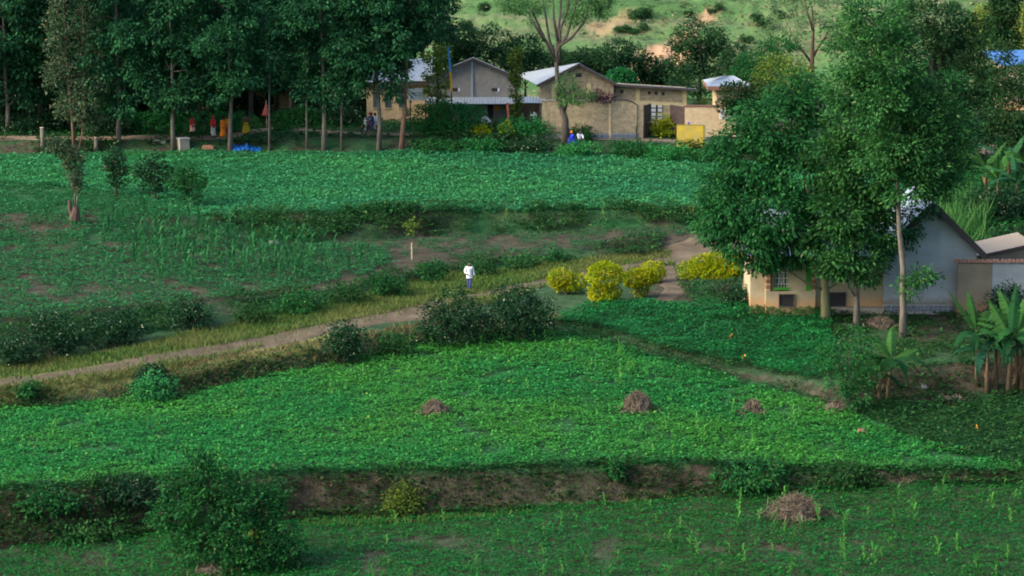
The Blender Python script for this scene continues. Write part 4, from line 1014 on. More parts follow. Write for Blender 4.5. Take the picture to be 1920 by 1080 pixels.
# village hedges
B('clipped_hedge', 'large clipped dark green hedge before the grey gable building', 'hedge', 838, 256, 150, 66, M['hedge'], 580, None, L=0.15, dens=1.8, Y=204.5, depth=0.5, shell=0.8,
  lobes=[(-.36, 0, .42, .2, .42), (-.2, 0, .45, .2, .45), (0, 0, .5, .22, .48), (.18, 0, .48, .22, .46), (.36, 0, .42, .16, .42), (-.1, 0, .2, .2, .25), (.25, 0, .22, .2, .25)])
B('clipped_hedge', 'long low dark hedge behind the people in red', 'hedge', 345, 250, 260, 42, M['hedge'], 581, None, L=0.16, dens=1.5, Y=206.5, depth=0.5, shell=0.8,
  lobes=[(-.42, 0, .45, .12, .5), (-.28, 0, .45, .12, .48), (-.14, 0, .45, .12, .5), (0, 0, .45, .12, .48), (.14, 0, .45, .12, .5), (.28, 0, .45, .12, .47), (.42, 0, .42, .12, .45)])
vb = [(902, 253, 40, 26, 203.8, 'small yellow green round shrub before the veranda', 'yellow'), (990, 258, 106, 42, 203.6, 'wide green shrub with a yellow end before the brick wall', 'hedge'), (950, 250, 26, 30, 203.4, 'yellow green shrub joined to the wide green shrub', 'yellow'),
      (1088, 250, 60, 26, 203.2, 'low green hedge behind the seated people', 'mid_bush'), (1240, 262, 54, 44, 205.2, 'golden shrub seen through the open gate', 'yellow'), (1312, 190, 30, 50, 214, 'pale yellow green shrub behind the right brick wall', 'sunlit_lime_tree'),
      (955, 215, 70, 28, 207, 'green shrub in the shade of the veranda', 'mid_bush'), (470, 245, 30, 18, 209.5, 'yellow green shrub near the red cloth cone', 'olive_bush'), (560, 232, 110, 34, 212, 'green shrub behind the bend of the village road', 'mid_bush'), (645, 232, 80, 40, 211, 'green bush beyond the motorcycle', 'dark_bush'),
      (200, 245, 120, 44, 206, 'dark hedge bush left of the long low hedge', 'dark_bush'), (60, 245, 150, 40, 207, 'dark hedge bush under the grove edge', 'dark_bush'), (535, 238, 50, 14, 208, 'grey green low shrub near the red cloth cone', 'mid_bush')]
for i, (px, py, w, h, Y, lb, mk) in enumerate(vb):
    B('village_shrub', lb, 'shrub', px, py, w, h, M[mk], 590 + i, None, L=0.17, dens=0.9, Y=Y)
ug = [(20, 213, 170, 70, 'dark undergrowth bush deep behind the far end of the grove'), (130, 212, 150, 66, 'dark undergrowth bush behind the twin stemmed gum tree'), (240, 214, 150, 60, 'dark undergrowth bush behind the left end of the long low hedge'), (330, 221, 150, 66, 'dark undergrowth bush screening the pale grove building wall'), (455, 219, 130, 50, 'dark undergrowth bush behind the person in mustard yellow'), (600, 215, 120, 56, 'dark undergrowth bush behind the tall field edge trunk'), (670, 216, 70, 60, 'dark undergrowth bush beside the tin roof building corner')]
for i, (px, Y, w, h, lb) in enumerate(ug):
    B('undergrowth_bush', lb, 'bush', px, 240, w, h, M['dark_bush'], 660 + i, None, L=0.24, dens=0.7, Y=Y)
B('purple_bougainvillea', 'purple red climber on top of the brick wall', 'climber', 1130, 200, 50, 26, M['purple'], 610, None, L=0.16, Y=203.55, lift=2.75, dens=0.7, stems=False)
eb = [(820, 286, 90, 26, 'bushy clump at the field edge under the clipped hedge'), (905, 284, 90, 24, 'bushy clump at the field edge below the veranda'), (1000, 288, 80, 30, 'blackish clump at the field edge near the acacia'), (1085, 292, 90, 26, 'green clump at the field edge below the seated people'), (1180, 296, 90, 34, 'green clump at the field edge before the stone plinth'), (1255, 300, 110, 32, 'green clump at the field edge before the open gate'), (1330, 304, 90, 30, 'green clump at the field edge below the yellow board')]
for i, (px, py, w, h, lb) in enumerate(eb):
    B('edge_bush', lb, 'bush', px, py, w, h, M['dark_bush' if i in (2,) else 'hedge' if i % 2 else 'mid_bush'], 620 + i, None, L=0.19, dens=0.7)

# ------------------------------------------------------------------ maize
def maize_mesh(seed, h, mat, nl=8):
    r = np.random.default_rng(seed)
    V = []; F = []
    def quad(a, b, c, d):
        o = len(V); V.extend([a, b, c, d]); F.append((o, o + 1, o + 2, o + 3))
    for k in range(2):   # stalk as crossed slim blades
        a = k * 1.57 + 0.3; w = 0.014
        dx, dy = math.cos(a) * w, math.sin(a) * w
        quad((-dx, -dy, -0.05), (dx, dy, -0.05), (dx * .4, dy * .4, h * 0.8), (-dx * .4, -dy * .4, h * 0.8))
    for i in range(nl):
        a = (i % 2) * math.pi + r.normal() * 0.5; z0 = h * (0.12 + 0.68 * i / nl)
        ln = h * r.uniform(0.42, 0.6) * (1 - 0.25 * abs(i / nl - 0.5)); up = r.uniform(0.9, 1.5) + i / nl * 0.8
        d = np.array([math.cos(a), math.sin(a)]); s = np.array([-d[1], d[0]])
        prev = None
        for j in range(5):
            t = j / 4
            rad = ln * (t * 0.75); zz = z0 + ln * (up * t - (up + 0.1) * t * t * 0.75)
            w = 0.042 * (1 - abs(t - 0.3) * 1.25) + 0.004
            c = d * rad
            cur = ((c[0] - s[0] * w, c[1] - s[1] * w, zz + 0.01), (c[0] + s[0] * w, c[1] + s[1] * w, zz + 0.01))
            if prev: quad(prev[0], prev[1], cur[1], cur[0])
            prev = cur
    me = bpy.data.meshes.new('maize_plant'); me.from_pydata(V, [], F)
    bm = bmesh.new(); bm.from_mesh(me); bmesh.ops.remove_doubles(bm, verts=bm.verts, dist=0.0005); bm.to_mesh(me); bm.free()
    me.materials.append(mat); return me
MZ = [maize_mesh(700 + i, 1.0, M['maize']) for i in range(5)]; MZP = [maize_mesh(710 + i, 1.0, M['maize_pale']) for i in range(5)]
def maize(g, meshes, h, label, group, i):
    o = link('maize_plant', meshes[i % len(meshes)], None, g, i * 2.399, h)
    o.rotation_euler = (r_.normal() * 0.08, r_.normal() * 0.08, i * 2.399)
    o.scale = (h * r_.uniform(.75, 1.05), h * r_.uniform(.75, 1.05), h)
    tag(o, label, 'maize', group)
def maize_zone(poly, n, hmin, hmax, meshes, label, group, seed):
    r = np.random.default_rng(seed)
    x, y, z, t, px, py = scatter_xy(poly, 1.6, r)
    idx = r.permutation(len(x)); kept = []
    for i in idx:
        if all((x[i] - x[j]) ** 2 + (y[i] - y[j]) ** 2 > 0.55 for j in kept): kept.append(i)
        if len(kept) >= n: break
    for c, i in enumerate(kept):
        maize((x[i], y[i], z[i]), meshes, r.uniform(hmin, hmax), label, group, c)
maize_zone([(180, 420), (400, 410), (560, 460), (690, 500), (560, 530), (330, 550), (250, 500)], 104, 1.35, 2.0, MZ, 'dark green maize plant on the brown soil of the left slope', 'maize on the left slope', 21)
maize_zone([(0, 380), (180, 400), (240, 520), (0, 580)], 18, 0.6, 1.3, MZ, 'small maize plant scattered near the sprouting stump', 'maize near the stump', 22)
maize_zone([(560, 480), (690, 500), (640, 530), (520, 535)], 14, 1.0, 1.5, MZ, 'maize plant crowded at the lower corner of the left slope', 'maize at the slope corner', 23)
maize_zone([(450, 740), (700, 670), (1000, 630), (1250, 690), (1500, 770), (1800, 860), (1300, 860), (800, 870), (100, 900), (100, 800)], 48, 0.75, 1.1, MZP, 'pale young maize plant poking out of the dense bean field', 'maize in the dense bean field', 24)
maize_zone([(100, 1050), (620, 990), (1000, 960), (1290, 950), (1290, 1090), (100, 1090)], 42, 0.55, 0.9, MZP, 'pale young maize plant on the sparse lowest terrace', 'maize on the lowest terrace', 25)
maize_zone([(1290, 935), (1700, 912), (1920, 905), (1960, 1090), (1290, 1090)], 46, 0.65, 1.15, MZP, 'taller maize plant on the greener end of the lowest terrace', 'maize on the greener terrace end', 26)
maize_zone([(760, 655), (1000, 626), (1080, 628), (1060, 640), (800, 668)], 14, 0.6, 0.95, MZP, 'young maize plant along the field edge under the thorny bushes', 'maize under the thorny bushes', 27)
maize_zone([(1250, 600), (1500, 610), (1500, 680), (1300, 650)], 8, 0.8, 1.2, MZ, 'maize plant standing in the house garden', 'maize in the house garden', 28)

# ------------------------------------------------------------------ banana plants
def banana_leaf(seed, ln, wd, droop, torn=0.35):
    """arched blade with a folded midrib, torn along its side veins; runs along +X"""
    r = np.random.default_rng(seed)
    V = []; F = []; n = 20
    rib = []
    for i in range(n):
        t = i / (n - 1)
        rib.append((ln * (t - 0.18 * droop * t * t), 0, ln * (0.62 * t - droop * t * t)))
    for sd in (-1, 1):
        for i in range(1, n - 1):
            t = (i + 0.5) / (n - 1)
            w = wd * 0.5 * math.sin(math.pi * min(1, max(0.03, (t - 0.08) / 0.92)) ** 0.75)
            a, b = rib[i], rib[i + 1]
            sag = -0.35 * w + r.normal() * 0.012
            sk = 0.04 * ln
            gap = 1 - torn * r.random() * (r.random() < 0.35)
            o = len(V)
            mx = [(b[k] - a[k]) * (1 - gap) for k in range(3)]
            V += [a, b, (b[0] + sk - mx[0], sd * w, b[2] + sag - mx[2]), (a[0] + sk, sd * w, a[2] + sag)]
            F.append((o, o + 1, o + 2, o + 3))
    o = len(V)
    for i in range(n):
        V += [(rib[i][0], -0.02, rib[i][2] - 0.01), (rib[i][0], 0.02, rib[i][2] - 0.01)]
    for i in range(n - 1):
        F.append((o + 2 * i, o + 2 * i + 1, o + 2 * i + 3, o + 2 * i + 2))
    me = bpy.data.meshes.new('leaf'); me.from_pydata(V, [], F)
    bm = bmesh.new(); bm.from_mesh(me); bmesh.ops.remove_doubles(bm, verts=bm.verts, dist=0.002); bm.to_mesh(me); bm.free()
    return me
BL = {}
for mk in ('banana', 'banana_dark', 'banana_dry'):
    BL[mk] = []
    for i, (dr, wd) in enumerate([(0.25, 0.5), (0.55, 0.55), (0.85, 0.5), (1.15, 0.48), (0.05, 0.42)]):
        me = banana_leaf(800 + i, 1.0, wd * (0.58 if mk != 'banana_dry' else 0.3), dr, 0.35); me.materials.append(M[mk]); BL[mk].append(me)
def banana(p, h, leaves, label, lean=(0, 0), mk='banana', group=None, seed=0, dry=3, r0=0.11):
    """leaves: list of (azimuth deg, length, form 0..4, pitch deg)"""
    r = np.random.default_rng(900 + seed)
    root = empty('banana_plant', p, 0, label, 'banana plant', group)
    mb = MB()
    mb.tube([(0, 0, -0.2), (lean[0] * .3, lean[1] * .3, h * .35), (lean[0] * .7, lean[1] * .7, h * .7), (lean[0], lean[1], h)], [r0 * 1.25, r0, r0 * .8, r0 * .5], 9)
    mb.build('pseudostem', M['pseudostem'], root, smooth=True)
    for az, ln, form, pitch in leaves:
        o = link('leaf', BL[mk][form], root, (lean[0] * .97, lean[1] * .97, h * 0.97 - 0.04 * r.random()))
        o.rotation_euler = (r.normal() * 0.15, -R(pitch), R(az)); o.scale = (ln * 1.12, ln * 1.15, ln * 1.12)
    for i in range(dry):
        o = link('withered_leaf', BL['banana_dry'][3], root, (lean[0] * .8, lean[1] * .8, h * (0.55 + 0.3 * r.random())))
        o.rotation_euler = (0, R(50), r.uniform(0, 6.28)); o.scale = (h * 0.4,) * 3
    return root
banana(G(1664, 757), 2.3, [(80, 1.6, 0, 35), (150, 1.5, 0, 30), (20, 1.7, 1, 10), (-20, 2.2, 2, 0), (-60, 1.5, 3, 0), (200, 1.9, 1, 5), (240, 1.4, 2, 0), (45, 1.3, 4, 45), (120, 1.6, 1, 20), (-100, 1.5, 2, 5), (175, 1.7, 2, 0)], 'bright leaning banana plant with a bare tan stem beside the twiggy shrub', lean=(0.15, 0), seed=1)
banana(G(1648, 760), 1.6, [(200, 1.0, 1, 10), (-30, 1.2, 3, 0), (90, 1.0, 0, 30)], 'short banana plant standing against the bright leaning one', lean=(0.05, -0.1), seed=2, r0=0.09)
banana(G(1832, 726), 2.9, [(150, 2.2, 0, 30), (10, 2.0, 2, 5), (210, 1.6, 3, 0), (-40, 1.7, 3, 0), (60, 2.0, 1, 20), (260, 1.6, 3, 0), (110, 2.1, 0, 35), (300, 1.7, 2, 5)], 'dark banana plant with one upright torn leaf before the yard wall', lean=(-0.12, 0), seed=3, mk='banana')
banana(G(1890, 742), 3.0, [(70, 2.2, 4, 42), (20, 2.0, 1, 15), (-20, 1.8, 3, 0), (200, 2.0, 1, 5), (160, 2.0, 1, 15), (250, 1.7, 3, 0), (120, 2.1, 0, 30), (310, 1.8, 2, 5)], 'banana plant with a rolled pale upright leaf near the yard wall', lean=(0.1, 0), seed=4, dry=4)
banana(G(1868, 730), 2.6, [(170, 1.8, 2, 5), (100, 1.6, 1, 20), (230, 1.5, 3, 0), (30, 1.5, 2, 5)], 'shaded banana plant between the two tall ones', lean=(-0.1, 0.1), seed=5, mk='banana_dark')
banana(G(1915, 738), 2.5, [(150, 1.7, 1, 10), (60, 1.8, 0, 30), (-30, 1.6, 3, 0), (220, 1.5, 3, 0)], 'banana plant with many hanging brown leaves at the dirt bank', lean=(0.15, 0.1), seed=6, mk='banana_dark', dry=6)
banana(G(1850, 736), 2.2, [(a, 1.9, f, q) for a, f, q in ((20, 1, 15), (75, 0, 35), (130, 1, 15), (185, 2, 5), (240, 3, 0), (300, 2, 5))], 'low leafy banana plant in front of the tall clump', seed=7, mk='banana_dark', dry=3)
banana(G(1905, 728), 2.9, [(a, 2.3, f, q) for a, f, q in ((10, 1, 15), (60, 0, 35), (115, 0, 30), (170, 1, 10), (230, 2, 5), (285, 3, 0), (330, 2, 5))], 'broad leafy banana plant at the back of the clump by the wall', seed=8, mk='banana', dry=4)
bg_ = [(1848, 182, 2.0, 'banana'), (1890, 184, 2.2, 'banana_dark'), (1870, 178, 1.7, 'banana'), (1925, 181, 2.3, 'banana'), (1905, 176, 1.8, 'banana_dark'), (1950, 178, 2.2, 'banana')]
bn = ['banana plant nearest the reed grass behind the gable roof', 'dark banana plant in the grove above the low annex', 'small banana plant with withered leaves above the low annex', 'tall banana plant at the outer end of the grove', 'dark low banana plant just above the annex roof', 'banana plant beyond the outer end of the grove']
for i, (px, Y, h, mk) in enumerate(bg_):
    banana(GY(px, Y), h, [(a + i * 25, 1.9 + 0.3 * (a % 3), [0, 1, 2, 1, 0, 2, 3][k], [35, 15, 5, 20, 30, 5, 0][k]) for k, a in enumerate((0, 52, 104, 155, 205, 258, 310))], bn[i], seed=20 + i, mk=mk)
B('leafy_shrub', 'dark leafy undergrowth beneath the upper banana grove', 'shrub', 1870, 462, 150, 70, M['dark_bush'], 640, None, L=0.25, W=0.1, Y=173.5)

# ------------------------------------------------------------------ straw heaps
def straw_heap(px, py, w, h, label, n, ln, seed, spiky=0.0):
    p = G(px, py); s = ppm(p); w, h = w / s, h / s
    r = np.random.default_rng(seed)
    root = empty('straw_heap', p, 0, label, 'straw heap')
    mb = MB(); seg = 18; prof = [(1.0, -0.1), (0.98, 0.22), (0.86, 0.50), (0.60, 0.74), (0.30, 0.86), (0.0, 0.88)]
    vs = []; fs = []
    for i, (rr, z) in enumerate(prof):
        for k in range(seg):
            t = 2 * math.pi * k / seg; q = rr * (0.68 + 0.45 * r.random())
            vs.append((math.cos(t) * q * w * .45, math.sin(t) * q * w * .38, z * h * 0.85))
    for i in range(len(prof) - 1):
        for k in range(seg):
            k2 = (k + 1) % seg; fs.append((i * seg + k, i * seg + k2, (i + 1) * seg + k2, (i + 1) * seg + k))
    mb.add(vs, fs); mb.build('mound', M['straw_core'], root)
    a = r.uniform(0, 6.28, n); u = r.random(n) ** 0.6 * np.where(r.random(n) < 0.2, 1.55, 1.0)
    x = np.cos(a) * u * w * .46; y = np.sin(a) * u * w * .4; z = h * 0.78 * (1 - np.minimum(u, 1) ** 2.6) + 0.03 + 0.16 * (u > 1)
    P = np.stack([x, y, z], 1)
    D = np.stack([np.cos(a) * 0.8, np.sin(a) * 0.8, -0.75 + r.normal(size=n) * 0.35], 1) + r.normal(size=(n, 3)) * 0.45
    k = r.random(n) < spiky; D[k] = r.normal(size=(k.sum(), 3)) * [1, 0.6, 0.45] + [0, 0, 0.35]
    L = ln * r.uniform(0.5, 1.2, n)
    P = P - unit(D) * L[:, None] * 0.4
    P[:, 2] = np.maximum(P[:, 2], 0.05)
    o = leaf_object('stalks', P, D, rand_dir(n, r) + [0, 0, 0.6], L, 0.035, M['straw'], root)
    tag(o, kind='stuff')
M['straw_core'] = plain('matted_straw', (0.062, 0.049, 0.036), 0.95, 0.4, 6, bmp=0.5)
straw_heap(815, 778, 58, 34, 'flattish straw heap in the bean field below the thorny bush', 420, 0.45, 1)
straw_heap(1195, 772, 66, 46, 'tallest straw heap in the middle of the bean field', 560, 0.5, 2)
straw_heap(1411, 776, 46, 32, 'small straw heap near the garden corner of the bean field', 360, 0.42, 3)
straw_heap(1492, 970, 108, 46, 'wide straw pile with long sticking stalks on the lowest terrace', 1000, 0.85, 4, spiky=0.4)
straw_heap(1572, 770, 56, 22, 'low scattered straw litter under the twiggy shrub', 220, 0.45, 5)
straw_heap(1650, 612, 66, 22, 'low heap of dead stalks below the beige wall', 220, 0.5, 6)
straw_heap(1780, 752, 80, 14, 'thin litter of dry leaves under the banana plants', 160, 0.4, 7)
straw_heap(400, 1076, 90, 18, 'dry twigs and litter at the foot of the big foreground bush', 160, 0.7, 8, spiky=0.2)

# ------------------------------------------------------------------ building materials
def brick_mat(name, c1, c2, mortar, sc=1.0, stain=0.5):
    m, nt, b = new_mat(name)
    tc = nt.nodes.new('ShaderNodeTexCoord'); sp = nt.nodes.new('ShaderNodeSeparateXYZ'); cb = nt.nodes.new('ShaderNodeCombineXYZ')
    ad = nt.nodes.new('ShaderNodeMath'); nt.links.new(tc.outputs['Object'], sp.inputs[0])
    nt.links.new(sp.outputs[0], ad.inputs[0]); nt.links.new(sp.outputs[1], ad.inputs[1])
    nt.links.new(ad.outputs[0], cb.inputs[0]); nt.links.new(sp.outputs[2], cb.inputs[1])
    br = nt.nodes.new('ShaderNodeTexBrick')
    br.inputs['Color1'].default_value = (*c1, 1); br.inputs['Color2'].default_value = (*c2, 1); br.inputs['Mortar'].default_value = (*mortar, 1)
    br.inputs['Scale'].default_value = sc; br.inputs['Brick Width'].default_value = 0.28; br.inputs['Row Height'].default_value = 0.11; br.inputs['Mortar Size'].default_value = 0.014
    br.inputs['Bias'].default_value = -0.1
    nt.links.new(cb.outputs[0], br.inputs['Vector'])
    n = noise(nt, 2.2, 8, rough=0.75)
    r = ramp(nt, [(0.36, (0.30, 0.28, 0.25)), (0.58, (1, 1, 1))]); nt.links.new(n.outputs[0], r.inputs[0])
    c = mixc(nt, br.outputs[0], r.outputs[0], stain, 'MULTIPLY')
    nt.links.new(c, b.inputs['Base Color']); b.inputs['Roughness'].default_value = 0.9; b.inputs['Specular IOR Level'].default_value = 0.15
    iv = nt.nodes.new('ShaderNodeMath'); iv.operation = 'SUBTRACT'; iv.inputs[0].default_value = 1; nt.links.new(br.outputs['Fac'], iv.inputs[1])
    bump(nt, b, iv.outputs[0], 0.7, 0.02)
    return m
def sheet_mat(name, c, rust=(0.20, 0.11, 0.06), amt=0.15, rough=0.5):
    m, nt, b = new_mat(name)
    n = noise(nt, 0.9, 5)
    r = ramp(nt, [(0.5, (0, 0, 0)), (0.8, (amt, amt, amt))]); nt.links.new(n.outputs[0], r.inputs[0])
    nt.links.new(mixc(nt, c, rust, r.outputs[0]), b.inputs['Base Color'])
    b.inputs['Roughness'].default_value = rough; b.inputs['Metallic'].default_value = 0.25
    return m
M['brick'] = brick_mat('weathered_brick', (0.357, 0.289, 0.1785), (0.2805, 0.221, 0.1403), (0.34, 0.289, 0.204), stain=0.6)
M['brick_light'] = brick_mat('light_brick', (0.51, 0.374, 0.2167), (0.425, 0.306, 0.1742), (0.476, 0.3995, 0.2805), stain=0.3)
M['brick_grey'] = brick_mat('grey_washed_brick', (0.2115, 0.2025, 0.1845), (0.18, 0.1755, 0.1638), (0.2115, 0.2052, 0.189), stain=0.35)
M['cream'] = plain('cream_paint', (0.4368, 0.3588, 0.1872), 0.8, 0.12, 2)
M['tin'] = sheet_mat('zinc_sheet', (0.234, 0.2808, 0.3276))
M['tin_blue'] = sheet_mat('blue_sheet', (0.0429, 0.1326, 0.3276), amt=0.0)
M['tin_beige'] = sheet_mat('weathered_sheet', (0.2964, 0.234, 0.1638), amt=0.3)
M['fascia'] = plain('dark_timber', (0.045, 0.036, 0.036), 0.8, 0.3, 4)
M['fascia_red'] = plain('red_brown_timber', (0.17, 0.08, 0.055), 0.8, 0.25, 4)
M['dark'] = plain('dark_opening', (0.018, 0.018, 0.020), 0.7, 0.2, 3)  # near black; shade inside openings put into the colour of flat plates
M['glass'] = plain('window_glass', (0.05, 0.075, 0.085), 0.12, 0.2, 2, spec=0.6)
M['pane'] = plain('pale_pane', (0.39, 0.4056, 0.4056), 0.3, 0.15, 2, spec=0.5)  # even pale grey panes
M['white'] = plain('white_paint', (0.5772, 0.5928, 0.624), 0.6, 0.06, 2)
M['green_paint'] = plain('green_paint', (0.0468, 0.234, 0.0273), 0.5, 0.15, 2)
M['brown_paint'] = plain('brown_paint', (0.10, 0.075, 0.06), 0.6, 0.25, 3)
M['gate'] = plain('rusty_gate_metal', (0.075, 0.055, 0.05), 0.6, 0.35, 4, 0.4)
M['terracotta'] = plain('terracotta', (0.24, 0.12, 0.07), 0.85, 0.3, 5)
M['stone'] = plain('blue_grey_stone', (0.10, 0.125, 0.16), 0.85, 0.35, 5, bmp=0.4)
M['mortar'] = plain('pale_mortar', (0.234, 0.234, 0.2262), 0.95, 0.2, 4)
M['concrete'] = plain('concrete', (0.234, 0.2106, 0.1716), 0.9, 0.2, 3, bmp=0.2)
M['board_yellow'] = plain('yellow_sign_paint', (0.3588, 0.2574, 0.0234), 0.6, 0.12, 2)
M['sign_text'] = plain('faded_lettering', (0.20, 0.21, 0.12), 0.7, 0.15, 2)
M['post_rust'] = plain('rusty_post', (0.30, 0.09, 0.05), 0.7, 0.25, 4)
M['flag_blue'] = plain('sky_blue_paint', (0.0234, 0.156, 0.39), 0.6, 0.1, 2)
M['flag_yellow'] = plain('orange_yellow_paint', (0.468, 0.2184, 0.0156), 0.6, 0.1, 2)
M['tarp'] = plain('blue_tarpaulin', (0.0094, 0.1014, 0.3588), 0.45, 0.2, 3)
M['wood_pale'] = plain('pale_wood', (0.42, 0.34, 0.22), 0.8, 0.2, 5)
M['red_cloth'] = plain('faded_red_cloth', (0.234, 0.0546, 0.0468), 0.85, 0.2, 5)
def plaster(name, c, stain, low):
    """plaster with rain stains and splashed earth on its foot (object z is height)"""
    m, nt, b = new_mat(name)
    n = noise(nt, 0.7, 6); n2 = noise(nt, 4, 4)
    r = ramp(nt, [(0.35, tuple(x * 0.70 for x in c)), (0.68, c)]); nt.links.new(n.outputs[0], r.inputs[0])
    tc = nt.nodes.new('ShaderNodeTexCoord'); sp = nt.nodes.new('ShaderNodeSeparateXYZ'); nt.links.new(tc.outputs['Object'], sp.inputs[0])
    ad = nt.nodes.new('ShaderNodeMath'); ad.operation = 'MULTIPLY_ADD'; ad.inputs[1].default_value = -0.8; nt.links.new(n2.outputs[0], ad.inputs[0]); nt.links.new(sp.outputs[2], ad.inputs[2])
    r2 = ramp(nt, [(0.0, (1, 1, 1)), (0.45, (0, 0, 0))]); nt.links.new(ad.outputs[0], r2.inputs[0])
    c2 = mixc(nt, r.outputs[0], low, r2.outputs[0])
    nt.links.new(c2, b.inputs['Base Color']); b.inputs['Roughness'].default_value = 0.9; b.inputs['Specular IOR Level'].default_value = 0.2
    bump(nt, b, n2.outputs[0], 0.15, 0.02)
    return m
M['plaster_blue'] = plaster('grey_blue_plaster', (0.304, 0.3372, 0.342), 0.3, (0.1615, 0.1425, 0.114))
M['plaster_beige'] = plaster('beige_plaster', (0.42, 0.355, 0.235), 0.3, (0.4, 0.25, 0.13))
M['plaster_wall'] = plaster('dull_wall_plaster', (0.2, 0.172, 0.124), 0.3, (0.176, 0.12, 0.072))

class Frame:
    """local metres for a facade standing at distance Y: x and z read off the sighting"""
    def __init__(s, px, base_py, Y):
        s.o = at(px, base_py, Y); s.Y = Y
    def X(s, px, Y=None): return at(px, 200, Y or s.Y)[0] - s.o[0] if False else (px - 960) * (1.0 / ppm(at(px, 250, Y or s.Y))) - s.o[0]
    def Z(s, py, Y=None): return at(960, py, Y or s.Y)[2] - s.o[2]
    def P(s, px, py, Y): v = at(px, py, Y); return v - s.o

def sheet(mb, A, B, C, D, pitch=0.24, amp=0.022, m=0, thick=0.03):
    """corrugated sheet A-B (eave) to D-C (ridge); waves run down the slope"""
    A, B, C, D = [Vector(q) for q in (A, B, C, D)]
    n = max(8, int((B - A).length / pitch * 4)); rows = 2
    nrm = (B - A).cross(D - A).normalized()
    if nrm.z < 0: nrm = -nrm
    vs = []; fs = []
    for j in range(rows):
        t = j / (rows - 1)
        a = A.lerp(D, t); b = B.lerp(C, t)
        for i in range(n + 1):
            u = i / n
            vs.append(a.lerp(b, u) + nrm * (amp * math.sin(i / 4 * 2 * math.pi)))
    k = len(vs)
    vs += [v - nrm * thick for v in vs]
    for j in range(rows - 1):
        for i in range(n):
            q = j * (n + 1) + i
            fs.append((q, q + 1, q + n + 2, q + n + 1)); fs.append((k + q, k + q + n + 1, k + q + n + 2, k + q + 1))
    for i in range(n):
        fs.append((i, k + i, k + i + 1, i + 1)); q = (rows - 1) * (n + 1) + i
        fs.append((q, q + 1, k + q + 1, k + q))
    fs.append((0, n + 1, k + n + 1, k)); fs.append((n, k + n, k + 2 * n + 1, 2 * n + 1))
    return mb.add(vs, fs, m)

def beam(mb, a, b, w, h):
    """rectangular timber from a to b"""
    a, b = Vector(a), Vector(b); d = (b - a).normalized()
    s = d.cross(Vector((0, 0, 1)))
    s = s.normalized() if s.length > 1e-4 else Vector((1, 0, 0))
    u = s.cross(d).normalized()
    vs = [p + s * x * w / 2 + u * y * h / 2 for p in (a, b) for x, y in ((-1, -1), (1, -1), (1, 1), (-1, 1))]
    return mb.add(vs, [(0, 3, 2, 1), (4, 5, 6, 7), (0, 1, 5, 4), (1, 2, 6, 5), (2, 3, 7, 6), (3, 0, 4, 7)])

def stones(parent, x0, x1, y, z0, z1, seed, size=0.34):
    """a plinth of rough stones set in mortar, each stone a piece"""
    r = np.random.default_rng(seed)
    x = x0
    while x < x1 - 0.08:
        w = min(size * r.uniform(0.7, 1.25), x1 - x)
        rows = 1 if r.random() < 0.5 else 2
        hh = (z1 - z0) / rows
        for k in range(rows):
            a, b, c, d = x + 0.03, x + w - 0.03, z0 + hh * k + 0.03, z0 + hh * (k + 1) - 0.03
            j = lambda s_=0.03: r.uniform(-s_, s_)
            poly = [(a + j(), c + j(.02)), (b + j(), c + j(.02)), (b + j(), d + j(.02)), ((a + b) / 2 + j(), d + j(.02)), (a + j(), d + j(.02))]
            mb = MB(); mb.prism(poly, 'y', y - 0.045 - 0.02 * r.random(), y + 0.03)
            mb.build('stone', M['stone'], parent)
        x += w

